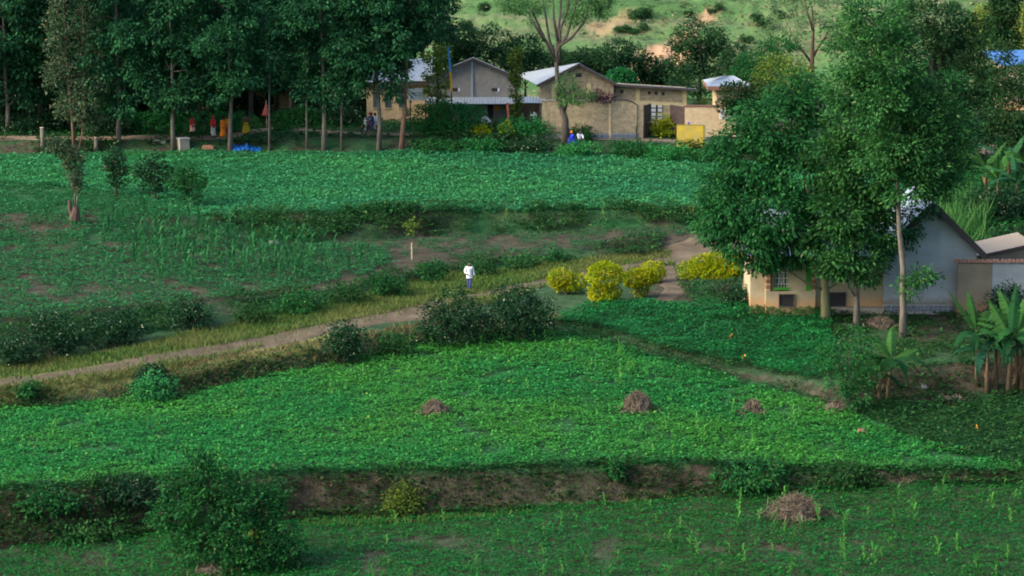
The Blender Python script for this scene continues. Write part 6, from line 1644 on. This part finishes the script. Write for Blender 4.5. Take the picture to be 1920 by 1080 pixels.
# blue sheet draped over the bank
p = G(462, 281); r = np.random.default_rng(3)
nx_, ny_ = 40, 9
vs = []; fs = []
for j in range(ny_):
    for i in range(nx_):
        u = i / (nx_ - 1) * 2 - 1; v = j / (ny_ - 1) * 2 - 1
        x = p[0] + u * 1.1 * (1 - .12 * v * v); y = p[1] + v * .4
        z = tz(x, y) + .06 + .34 * math.exp(-((u - .02) / .08) ** 2 - (v / .5) ** 2) + .12 * math.exp(-((u - .1) / .40) ** 2) + .04 * math.sin(u * 19 + v * 3)
        vs.append((x - p[0], y - p[1], z - p[2]))
for j in range(ny_ - 1):
    for i in range(nx_ - 1):
        q_ = j * nx_ + i; fs.append((q_, q_ + 1, q_ + nx_ + 1, q_ + nx_))
o = MB().add(vs, fs).build('blue_tarpaulin', M['tarp'], None, p, 0, True); so = o.modifiers.new('thick', 'SOLIDIFY'); so.thickness = .02
tag(o, 'bright blue sheet spread at the field edge with a knotted peak', 'tarpaulin')
# folded red cloth umbrella
p = GY(500, 210.5); s2 = ppm(p); bx, by = project(*p)
root = empty('folded_umbrella', p, 0, 'faded red cloth cone like a folded sunshade by the road bend', 'umbrella')
mb = MB(); mb.lathe([(.02, (by - 190) / s2), (.12, (by - 200) / s2), (.34, (by - 214) / s2), (.30, (by - 217) / s2)], 12); mb.build('canopy', M['red_cloth'], root)
mb = MB(); mb.tube([(0, 0, -.2), (0, 0, (by - 189) / s2)], .03, 6); mb.build('pole', M['wood_pale'], root)
# stake with a sapling on the bare strip
p = G(772, 487); s2 = ppm(p)
root = empty('staked_sapling', p, 0, 'slender sapling tied to a pale stake on the bare strip', 'sapling')
mb = MB(); mb.box(-.04, .04, -.03, .03, -.2, 1.05); mb.build('stake', M['wood_pale'], root)
mb = MB(); mb.tube([(.05, .06, -.1), (.06, .06, 1.0), (.02, .06, 2.2)], [.03, .025, .012], 6); mb.build('stem', M['bark'], root)
link('foliage', foliage_mesh('foliage', [(.05, .06, 1.9, .35, .3, .25), (.2, .06, 2.3, .4, .3, .25), (-.2, .06, 2.2, .3, .3, .2)], M['olive_bush'], 46, 7, .2, .17, .09, 77), root)
# fence posts along the left bank
for px, py, h, lb in ((80, 287, 1.9, 'short cut trunk post at the outer end of the field bank'), (180, 285, 1.1, 'low cut post near the twin stemmed gum tree')):
    root = empty('cut_trunk', G(px, py), 0, lb, 'post')
    mb = MB(); mb.tube([(0, 0, -.2), (.03, 0, h * .5), (.0, 0, h)], [.2, .16, .15], 9); mb.build('trunk', M['bark'], root, smooth=True)
    mb = MB(); mb.tube([(.0, 0, h + .002), (.0, 0, h + .03)], [.14, .12], 9); mb.build('cut_face', M['wood_pale'], root)
# withered orange leaves standing up in the garden
M['orange_leaf'] = leaf_mat('orange_leaf', (.45, .16, .02), (.60, .24, .03), (.70, .34, .05), transl=.2)
for i, (px, py, h, lb) in enumerate(((1370, 640, .26, 'orange withered leaf tuft high in the house garden'), (1395, 682, .32, 'orange withered leaf tuft at the garden bank'), (1833, 815, .35, 'small orange withered tuft in the weedy growth'), (978, 622, .32, 'orange bloom at the foot of the largest thorny bush'))):
    root = empty('withered_tuft', G(px, py) + (Vector((0, -.35, .35)) if i == 3 else Vector((0, 0, .25))), 0, lb, 'leaf')
    for k in range(4):
        o = link('leaf', BL['banana_dry'][k], root, (0, 0, 0)); o.data = o.data if False else o.data
        o.rotation_euler = (0, -R(40 - 25 * k), k * 1.6 + i); o.scale = (h * .8, h * 1.6, h * .8)
        o.material_slots[0].link = 'OBJECT'; o.material_slots[0].material = M['orange_leaf']
    mb = MB(); mb.tube([(0, 0, -.4), (0, 0, .05)], .02, 5); mb.build('stem', M['bark'], root)
for i, (px, py, sx, lb) in enumerate(((514, 462, .35, 'white scrap lying at the end of the middle bank'), (1215, 818, .0, ''), (945, 262, .22, 'pale stone on the bank below the veranda'), (968, 264, .16, 'smaller pale stone beside another below the veranda'), (1615, 818, .28, 'pinkish stone in the bean field near the weedy growth'), (1733, 735, .22, 'pale stone on the dirt under the banana plants'))):
    if sx == 0: continue
    mb = MB(); mb.ball((0, 0, sx * .3), (sx, sx * .7, sx * .45), 8, 6)
    r = np.random.default_rng(i); mb.v = [tuple(np.array(v) * (1 + .22 * r.normal())) for v in mb.v]
    o = mb.build('pale_stone', M['mortar'] if i != 4 else M['terracotta'], None, G(px, py) + Vector((0, 0, .12)), i); tag(o, lb, 'stone')

# ------------------------------------------------------------------ people
def skin_mesh(name, joints, edges, mat, sub=1):
    """joints: {name: (x,y,z,rx[,ry])}; grown into one continuous surface"""
    names = list(joints); idx = {n: i for i, n in enumerate(names)}
    me = bpy.data.meshes.new(name)
    me.from_pydata([joints[n][:3] for n in names], [(idx[a], idx[b]) for a, b in edges], [])
    o = bpy.data.objects.new(name, me); COL.objects.link(o)
    m = o.modifiers.new('skin', 'SKIN'); m.use_smooth_shade = True
    for i, n in enumerate(names):
        v = me.skin_vertices[0].data[i]; j = joints[n]
        v.radius = (j[3], j[4] if len(j) > 4 else j[3]); v.use_root = (i == 0)
    s_ = o.modifiers.new('sub', 'SUBSURF'); s_.levels = sub; s_.render_levels = sub
    dg = bpy.context.evaluated_depsgraph_get()
    res = bpy.data.meshes.new_from_object(o.evaluated_get(dg))
    bpy.data.objects.remove(o); bpy.data.meshes.remove(me)
    res.materials.clear(); res.materials.append(mat)
    return res

SKIN = plain('dark_skin', (0.075, 0.042, 0.030), 0.55, 0.12, 8)
HAIR = plain('black_hair', (0.012, 0.011, 0.011), 0.8, 0.2, 20)
EYE = plain('eye_white', (0.7, 0.68, 0.64), 0.3, 0.05, 3)
def cloth(name, c): return plain(name, c, 0.85, 0.14, 6, bmp=0.15)
CL = {k: cloth(k + '_cloth', v) for k, v in dict(white=(0.60, 0.62, 0.66), navy=(0.035, 0.05, 0.15), red=(0.52, 0.018, 0.025), pink=(0.62, 0.34, 0.27), orange=(0.52, 0.16, 0.012), mustard=(0.34, 0.24, 0.01), black=(0.02, 0.02, 0.024), blue=(0.012, 0.03, 0.40), grey=(0.34, 0.38, 0.36), brown=(0.09, 0.05, 0.035), maroon=(0.22, 0.03, 0.03)).items()}
SHOE = plain('shoe_leather', (0.03, 0.025, 0.022), 0.5, 0.2, 6)

STAND = dict(pelvis=(0, 0, .95), spine=(0, 0, 1.13), chest=(0, 0, 1.31), neck=(0, .005, 1.47), jaw=(0, -.02, 1.545), head=(0, -.01, 1.63), crown=(0, .005, 1.70),
             shl=(-.17, 0, 1.40), ell=(-.235, .02, 1.14), wrl=(-.24, -.05, .90), shr=(.17, 0, 1.40), elr=(.235, .02, 1.14), wrr=(.24, -.05, .90),
             hpl=(-.09, 0, .92), knl=(-.10, -.02, .50), anl=(-.10, .03, .09), tol=(-.11, -.14, .035), hpr=(.09, 0, .92), knr=(.10, -.02, .50), anr=(.10, .03, .09), tor=(.11, -.14, .035))
RAD = dict(pelvis=.125, spine=.115, chest=.135, neck=.055, jaw=.068, head=.088, crown=.05, shl=.065, ell=.043, wrl=.029, shr=.065, elr=.043, wrr=.029, hpl=.085, knl=.06, anl=.042, tol=.035, hpr=.085, knr=.06, anr=.042, tor=.035)
BONES = [('pelvis', 'spine'), ('spine', 'chest'), ('chest', 'neck'), ('neck', 'jaw'), ('jaw', 'head'), ('head', 'crown'), ('chest', 'shl'), ('shl', 'ell'), ('ell', 'wrl'), ('chest', 'shr'), ('shr', 'elr'), ('elr', 'wrr'),
         ('pelvis', 'hpl'), ('hpl', 'knl'), ('knl', 'anl'), ('anl', 'tol'), ('pelvis', 'hpr'), ('hpr', 'knr'), ('knr', 'anr'), ('anr', 'tor')]
def person(loc, rz, label, pose=None, h=1.7, shirt='white', trousers=None, skirt=None, wrap=None, head=None, group=None, sleeve=1.0, bag=None):
    J = {k: np.array(v, float) for k, v in STAND.items()}
    for k, v in (pose or {}).items(): J[k] = np.array(v, float)
    root = empty('person', loc, rz, label, 'person', group); sc = h / 1.72; root.scale = (sc,) * 3
    joints = {k: (*J[k], RAD[k]) for k in J}
    edges = list(BONES)
    # hands: palm, four fingers of different lengths, thumb from the side of the palm
    for sd, s_ in (('l', -1), ('r', 1)):
        w = J['wr' + sd]; d = w - J['el' + sd]; d = d / np.linalg.norm(d)
        side = np.cross(d, (1.0 * s_, 0, 0.01)); side = side / np.linalg.norm(side)   # across the knuckles
        inn = np.cross(d, side)
        pk = w + d * .075; joints['palm' + sd] = (*pk, .034, .020); edges.append(('wr' + sd, 'palm' + sd))
        for i, (o_, ln) in enumerate(((-.030, .066), (-.010, .078), (.010, .074), (.028, .058))):
            b = pk + d * .022 + side * o_; m_ = b + d * ln * .5 + inn * .006; t = b + d * ln * .9 + inn * .024
            joints[f'f{sd}{i}a'] = (*b, .0095); joints[f'f{sd}{i}b'] = (*m_, .0088); joints[f'f{sd}{i}c'] = (*t, .0075)
            edges += [('palm' + sd, f'f{sd}{i}a'), (f'f{sd}{i}a', f'f{sd}{i}b'), (f'f{sd}{i}b', f'f{sd}{i}c')]
        b = w + d * .045 - side * .042; t = b + d * .05 - side * .02
        joints[f't{sd}a'] = (*b, .011); joints[f't{sd}b'] = (*t, .0085); edges += [('palm' + sd, f't{sd}a'), (f't{sd}a', f't{sd}b')]
    # nose and ears
    hd = J['head']; fwd = J['jaw'] - J['neck']; 
    joints['nose'] = (hd[0], hd[1] - .095, hd[2] - .03, .014); edges.append(('head', 'nose'))
    for sd, x in (('l', -.088), ('r', .088)):
        joints['ear' + sd] = (hd[0] + x, hd[1] + .005, hd[2] - .02, .016); edges.append(('head', 'ear' + sd))
    body = link('body', skin_mesh('body', joints, edges, SKIN), root)
    for x in (-.033, .033):
        MB().ball((hd[0] + x, hd[1] - .083, hd[2] + .004), .011, 8, 6).build('eye', EYE, body, smooth=True)
    MB().box(hd[0] - .025, hd[0] + .025, hd[1] - .092, hd[1] - .07, hd[2] - .075, hd[2] - .066).build('mouth', CL['maroon'], body)
    def grow(name, ks, ex, mat, extra=None):
        jj = {k: (*(J[k] if k in J else extra[k][:3]), (RAD.get(k, 0) + ex) if k in J else extra[k][3]) for k in ks}
        return link(name, skin_mesh(name, jj, [e for e in BONES if e[0] in ks and e[1] in ks] + ([] if not extra else extra['_e']), mat), root)
    if shirt:
        ks = ['pelvis', 'spine', 'chest', 'shl', 'shr', 'ell', 'elr', 'neck'] + (['wrl', 'wrr'] if sleeve > .7 else [])
        jj = {k: (*J[k], RAD[k] + (.042 if k == 'pelvis' else .030 if k in ('spine', 'chest') else .022)) for k in ks}
        jj['neck'] = (*(J['neck'] - (0, 0, .045)), .062)
        hem = J['pelvis'] + (J['pelvis'] - J['spine']) * .35; jj['hem'] = (*hem, .172)
        if sleeve > .7:
            for sd in 'lr': jj['wr' + sd] = (*(J['wr' + sd] * .93 + J['el' + sd] * .07), .046)
        order = {k: jj[k] for k in ['pelvis'] + [k for k in jj if k != 'pelvis']}
        link('shirt', skin_mesh('shirt', order, [e for e in BONES if e[0] in jj and e[1] in jj] + [('pelvis', 'hem')], CL[shirt]), root)
    if trousers:
        ks = ['pelvis', 'hpl', 'hpr', 'knl', 'knr', 'anl', 'anr']
        jj = {k: (*J[k], RAD[k] + (.022 if k[:2] == 'kn' else .030 if k[:2] == 'an' else 0.0)) for k in ks}
        link('trousers', skin_mesh('trousers', jj, [e for e in BONES if e[0] in jj and e[1] in jj], CL[trousers]), root)
    if skirt:
        col, ln, wd = skirt
        c = J['pelvis']; mb = MB(); pr = []
        for i in range(9):
            t = i / 8; pr.append((.150 + (wd - .15) * t, .12 - (ln + .12) * t))
        seg = 24; vs = []; fs = []
        for i, (r1, z) in enumerate(pr):
            for k in range(seg):
                a = 2 * math.pi * k / seg; r2 = r1 * (1 + .07 * (i / 8) * math.sin(k * 2.6 + .5 * i))
                vs.append((c[0] + r2 * math.cos(a), c[1] + r2 * .82 * math.sin(a), c[2] + z))
        for i in range(8):
            for k in range(seg):
                k2 = (k + 1) % seg; fs.append((i * seg + k, i * seg + k2, (i + 1) * seg + k2, (i + 1) * seg + k))
        mb.add(vs, fs); o = mb.build('skirt', CL[col], root, smooth=True); so = o.modifiers.new('thick', 'SOLIDIFY'); so.thickness = .012
    for sd in 'lr':
        a, t = J['an' + sd], J['to' + sd]
        jj = {'a': (*(a + (0, 0, -.02)), .05), 'm': (*((a + t) / 2 + (0, 0, -.012)), .046), 't': (*t, .042)}
        link('shoe', skin_mesh('shoe', jj, [('a', 'm'), ('m', 't')], SHOE), root)
    kind, col = head or ('hair', None)
    mb = MB()
    if kind == 'hair':
        mb.ball((hd[0], hd[1] + .014, hd[2] + .018), (.094, .10, .088), 14, 10); mb.v = [(x, max(y, hd[1] - .068 + .9 * max(0, hd[2] + .03 - z)), z) for x, y, z in mb.v]
        mb.build('hair', HAIR, root, smooth=True)
    elif kind == 'scarf':
        mb.ball((hd[0], hd[1] + .014, hd[2] + .008), (.108, .112, .115), 14, 10); mb.v = [(x, max(y, hd[1] - .06), z) for x, y, z in mb.v]
        mb.build('headscarf', CL[col], root, smooth=True)
    elif kind == 'helmet':
        mb.ball((hd[0], hd[1] + .005, hd[2] + .01), (.135, .15, .14), 16, 12); mb.build('helmet', CL[col], root, smooth=True)
        v_ = MB(); v_.box(hd[0] - .09, hd[0] + .09, hd[1] - .155, hd[1] - .10, hd[2] - .04, hd[2] + .05); v_.build('visor', CL['black'], root, bevel=.02)
    if wrap:
        c = J['chest']; mb = MB()
        mb.lathe([(.13, .10), (.225, .03), (.25, -.15), (.235, -.34), (.20, -.38)], 20, (c[0], c[1], c[2])); mb.v = [(x, c[1] + (y - c[1]) * .72, z) for x, y, z in mb.v]
        mb.build('shawl', CL[wrap], root, smooth=True)
    return root

g = G(880, 546)
person(g, R(8), 'person in a white long sleeved shirt and navy trousers walking the road verge',
       dict(ell=(-.27, .05, 1.15), wrl=(-.14, -.13, 1.02), elr=(.255, .05, 1.13), wrr=(.275, -.02, .88), hpl=(-.075, 0, .92), hpr=(.075, 0, .92), knl=(-.06, .02, .50), anl=(-.04, .12, .11), tol=(-.04, -.03, .04), knr=(.05, -.09, .50), anr=(.035, -.06, .09), tor=(.04, -.23, .035)), 1.74, 'white', 'navy')
person(GY(361, 204.2), R(60), 'person in a red top and pink skirt on the road', dict(wrl=(-.22, -.1, .92)), 1.62, 'red', None, ('pink', .58, .26), None, ('hair', None))
person(GY(400, 203.9), R(70), 'person in a red wrap and headscarf over a pale grey skirt', dict(wrr=(.2, -.18, 1.0)), 1.66, 'red', None, ('grey', .82, .24), 'red', ('scarf', 'red'))
person(GY(418, 203.6), R(-60), 'person in a long orange dress and shawl half hidden by a trunk', dict(wrl=(-.15, -.2, 1.05)), 1.64, 'orange', None, ('orange', .84, .28), 'orange', ('hair', None))
person(GY(428, 204.6), R(-30), 'person in orange cloth standing close behind the orange dress', None, 1.58, 'orange', None, ('maroon', .84, .26), None, ('hair', None))
person(GY(462, 205.2), R(200), 'person in a dark top and mustard yellow skirt by the bend', None, 1.6, 'brown', None, ('mustard', .78, .34), None, ('hair', None))
# by the acacia
sitp = dict(pelvis=(0, 0, .42), spine=(0, -.03, .60), chest=(0, -.10, .78), neck=(0, -.15, .93), jaw=(0, -.19, 1.0), head=(0, -.20, 1.08), crown=(0, -.19, 1.15), shl=(-.17, -.10, .86), ell=(-.22, -.26, .66), wrl=(-.12, -.40, .55), shr=(.17, -.10, .86), elr=(.22, -.26, .66), wrr=(.12, -.40, .55),
            hpl=(-.09, 0, .41), knl=(-.13, -.40, .48), anl=(-.12, -.38, .09), tol=(-.12, -.54, .04), hpr=(.09, 0, .41), knr=(.13, -.40, .48), anr=(.12, -.38, .09), tor=(.12, -.54, .04))
g = GY(1076, 201.0)
person(g, R(-75), 'person in bright blue clothes seated beside the acacia trunk', sitp, 1.72, 'blue', 'blue', None, None, ('scarf', 'orange'))
person(g + Vector((.42, .35, .02)), R(20), 'person in a white shirt seated behind the one in blue', sitp, 1.7, 'white', 'black')
for dx, dy in ((0, 0), (.42, .35)):
    o = MB().box(-.24, .24, -.2, .2, -.2, .30).box(-.19, .2, -.16, .15, .302, .33).build('seat_stone', M['stone'], None, (g[0] + dx, g[1] + dy, g[2] + .02 * (dx > 0)), .4, bevel=.05); tag(o, 'low block under the person in bright blue' if dx == 0 else 'low block under the person in a white shirt by the acacia', 'block')
bend = dict(spine=(0, -.10, 1.10), chest=(0, -.28, 1.22), neck=(0, -.40, 1.28), jaw=(0, -.47, 1.29), head=(0, -.54, 1.31), crown=(0, -.60, 1.34), shl=(-.17, -.32, 1.24), ell=(-.2, -.40, 1.0), wrl=(-.16, -.50, .80), shr=(.17, -.32, 1.24), elr=(.2, -.40, 1.0), wrr=(.16, -.50, .80))
person(GY(915, 206.5), R(-120), 'person in a white shirt bending over in front of the veranda', bend, 1.66, 'white', 'black')
person(GY(1003, 208.0), R(-60), 'person in a white top at the dark passage doorway', dict(ell=(-.3, -.05, 1.2), wrl=(-.42, -.2, 1.25)), 1.66, 'white', 'black')
person(GY(1291, 202.6), R(0), 'person with a blue headscarf standing behind the yellow signboard', None, 1.55, 'blue', None, ('blue', .8, .25), None, ('scarf', 'blue'))

# ------------------------------------------------------------------ motorcycle with two riders
M['chrome'] = plain('chrome', (0.45, 0.45, 0.46), 0.25, 0.1, 3, 0.9)
M['rubber'] = plain('tyre_rubber', (0.02, 0.02, 0.02), 0.85, 0.2, 6)
M['red_paint'] = plain('dark_red_enamel', (0.20, 0.015, 0.02), 0.3, 0.1, 3, spec=0.5)
M['headlamp'] = plain('headlamp_glass', (0.75, 0.74, 0.70), 0.15, 0.05, 3, spec=0.6)
g = GY(697, 205.7); YAW = R(215)
def bike(loc, rz):
    """runs along +X of its own frame"""
    root = empty('motorcycle', loc, rz, 'dark red motorcycle carrying two riders on the village road', 'motorcycle')
    for x in (.66, -.62):
        mb = MB(); seg = 28
        ring = [(.245, -.05), (.30, -.045), (.315, 0), (.30, .045), (.245, .05)]
        vs = []; fs = []
        for k in range(seg):
            a = 2 * math.pi * k / seg
            for r1, y in ring: vs.append((x + r1 * math.cos(a), y, .31 + r1 * math.sin(a)))
        for k in range(seg):
            for j in range(4):
                fs.append((k * 5 + j, k * 5 + j + 1, ((k + 1) % seg) * 5 + j + 1, ((k + 1) % seg) * 5 + j))
            fs.append((k * 5 + 4, k * 5, ((k + 1) % seg) * 5, ((k + 1) % seg) * 5 + 4))
        mb.add(vs, fs); w = mb.build('wheel', M['rubber'], root, smooth=True)
        rim = MB()
        rim.tube([(x, -.09, .31), (x, .09, .31)], [.05, .05], 10)
        for k in range(8):
            a = 2 * math.pi * k / 8; rim.tube([(x, 0, .31), (x + .25 * math.cos(a), 0, .31 + .25 * math.sin(a))], .008, 5)
        rim.build('rim', M['chrome'], w)
    fk = MB()
    for y in (-.09, .09): fk.tube([(.66, y, .31), (.46, y, .92)], [.028, .024], 8)
    fk.build('fork', M['chrome'], root)
    hb = MB(); hb.tube([(.30, -.36, 1.00), (.42, -.2, 1.03), (.44, 0, .97), (.42, .2, 1.03), (.30, .36, 1.00)], .016, 8); hb.build('handlebar', M['fascia'], root)
    for y in (-.24, .24):
        mr = MB(); mr.tube([(.42, y, 1.02), (.42, y * 1.2, 1.18)], .008, 6); mr.ball((.42, y * 1.25, 1.21), (.02, .06, .045), 10, 6); mr.build('mirror', M['chrome'], root)
    hl = MB(); hl.ball((.60, 0, .86), (.09, .10, .10), 14, 10); o = hl.build('headlight', M['headlamp'], root, smooth=True)
    cw = MB(); cw.box(.50, .66, -.13, .13, .97, 1.12); cw.build('screen', M['white'], root, bevel=.05)
    md = MB()
    for k in range(7):
        a0, a1 = R(35 + k * 16), R(35 + (k + 1) * 16)
        md.add([(.66 + .35 * math.cos(a), y, .31 + .35 * math.sin(a)) for a in (a0, a1) for y in (-.07, .07)], [(0, 1, 3, 2)])
    md.build('front_mudguard', M['red_paint'], root)
    tk = MB(); tk.ball((.20, 0, .80), (.27, .14, .14), 16, 10); tk.build('fuel_tank', M['red_paint'], root, smooth=True)
    st = MB(); st.box(-.62, .02, -.13, .13, .72, .83); st.build('seat', SHOE, root, bevel=.05)
    tl = MB(); tl.prism([(-.85, .66), (-.55, .62), (-.50, .72), (-.80, .78)], 'y', -.08, .08); tl.build('tail', M['red_paint'], root)
    sp_ = MB(); sp_.prism([(-.5, .5), (-.05, .52), (.0, .68), (-.45, .70)], 'y', -.11, .11); sp_.build('side_panel', M['red_paint'], root, bevel=.02)
    en = MB(); en.box(-.08, .28, -.13, .13, .26, .58); en.box(.02, .20, -.10, .10, .582, .68); en.build('engine', M['chrome'], root, bevel=.03)
    fm = MB(); fm.tube([(.46, 0, .88), (.34, 0, .60), (.28, 0, .30), (-.1, 0, .26), (-.25, 0, .45), (-.62, 0, .31)], .024, 8); fm.tube([(.46, 0, .88), (.1, 0, .74), (-.4, 0, .70), (-.75, 0, .66)], .022, 8); fm.build('frame', M['fascia'], root)
    ex = MB(); ex.tube([(.22, -.14, .30), (.0, -.17, .24), (-.35, -.18, .27), (-.80, -.18, .36)], [.022, .025, .045, .045], 9); ex.build('exhaust', M['chrome'], root, smooth=True)
    ks = MB(); ks.tube([(-.05, .12, .25), (-.15, .30, .0)], .013, 6); ks.build('kickstand', M['fascia'], root)
    return root
bike(g, YAW)
ride = dict(pelvis=(0, 0, .90), spine=(0, -.04, 1.08), chest=(0, -.10, 1.25), neck=(0, -.13, 1.40), jaw=(0, -.16, 1.475), head=(0, -.16, 1.555), crown=(0, -.15, 1.63), shl=(-.17, -.10, 1.33), ell=(-.27, -.28, 1.14), wrl=(-.30, -.50, 1.03), shr=(.17, -.10, 1.33), elr=(.27, -.28, 1.14), wrr=(.30, -.50, 1.03),
            hpl=(-.10, -.02, .88), knl=(-.20, -.36, .72), anl=(-.17, -.20, .33), tol=(-.18, -.37, .30), hpr=(.10, -.02, .88), knr=(.20, -.36, .72), anr=(.17, -.20, .33), tor=(.18, -.37, .30))
def on_bike(x):     # point on the saddle in world space
    return Vector((g[0] + math.cos(YAW) * x, g[1] + math.sin(YAW) * x, g[2]))
person(on_bike(-.08), YAW + R(90), 'motorcycle rider in a navy jacket and maroon helmet', ride, 1.72, 'navy', 'navy', None, None, ('helmet', 'maroon'))
ride2 = dict(ride); ride2.update(wrl=(-.18, -.34, 1.02), wrr=(.18, -.34, 1.02), elr=(.26, -.14, 1.1), ell=(-.26, -.14, 1.1))
person(on_bike(-.46), YAW + R(90), 'motorcycle passenger in a white shirt and grey trousers behind the rider', ride2, 1.68, 'white', 'grey', None, None, ('hair', None))
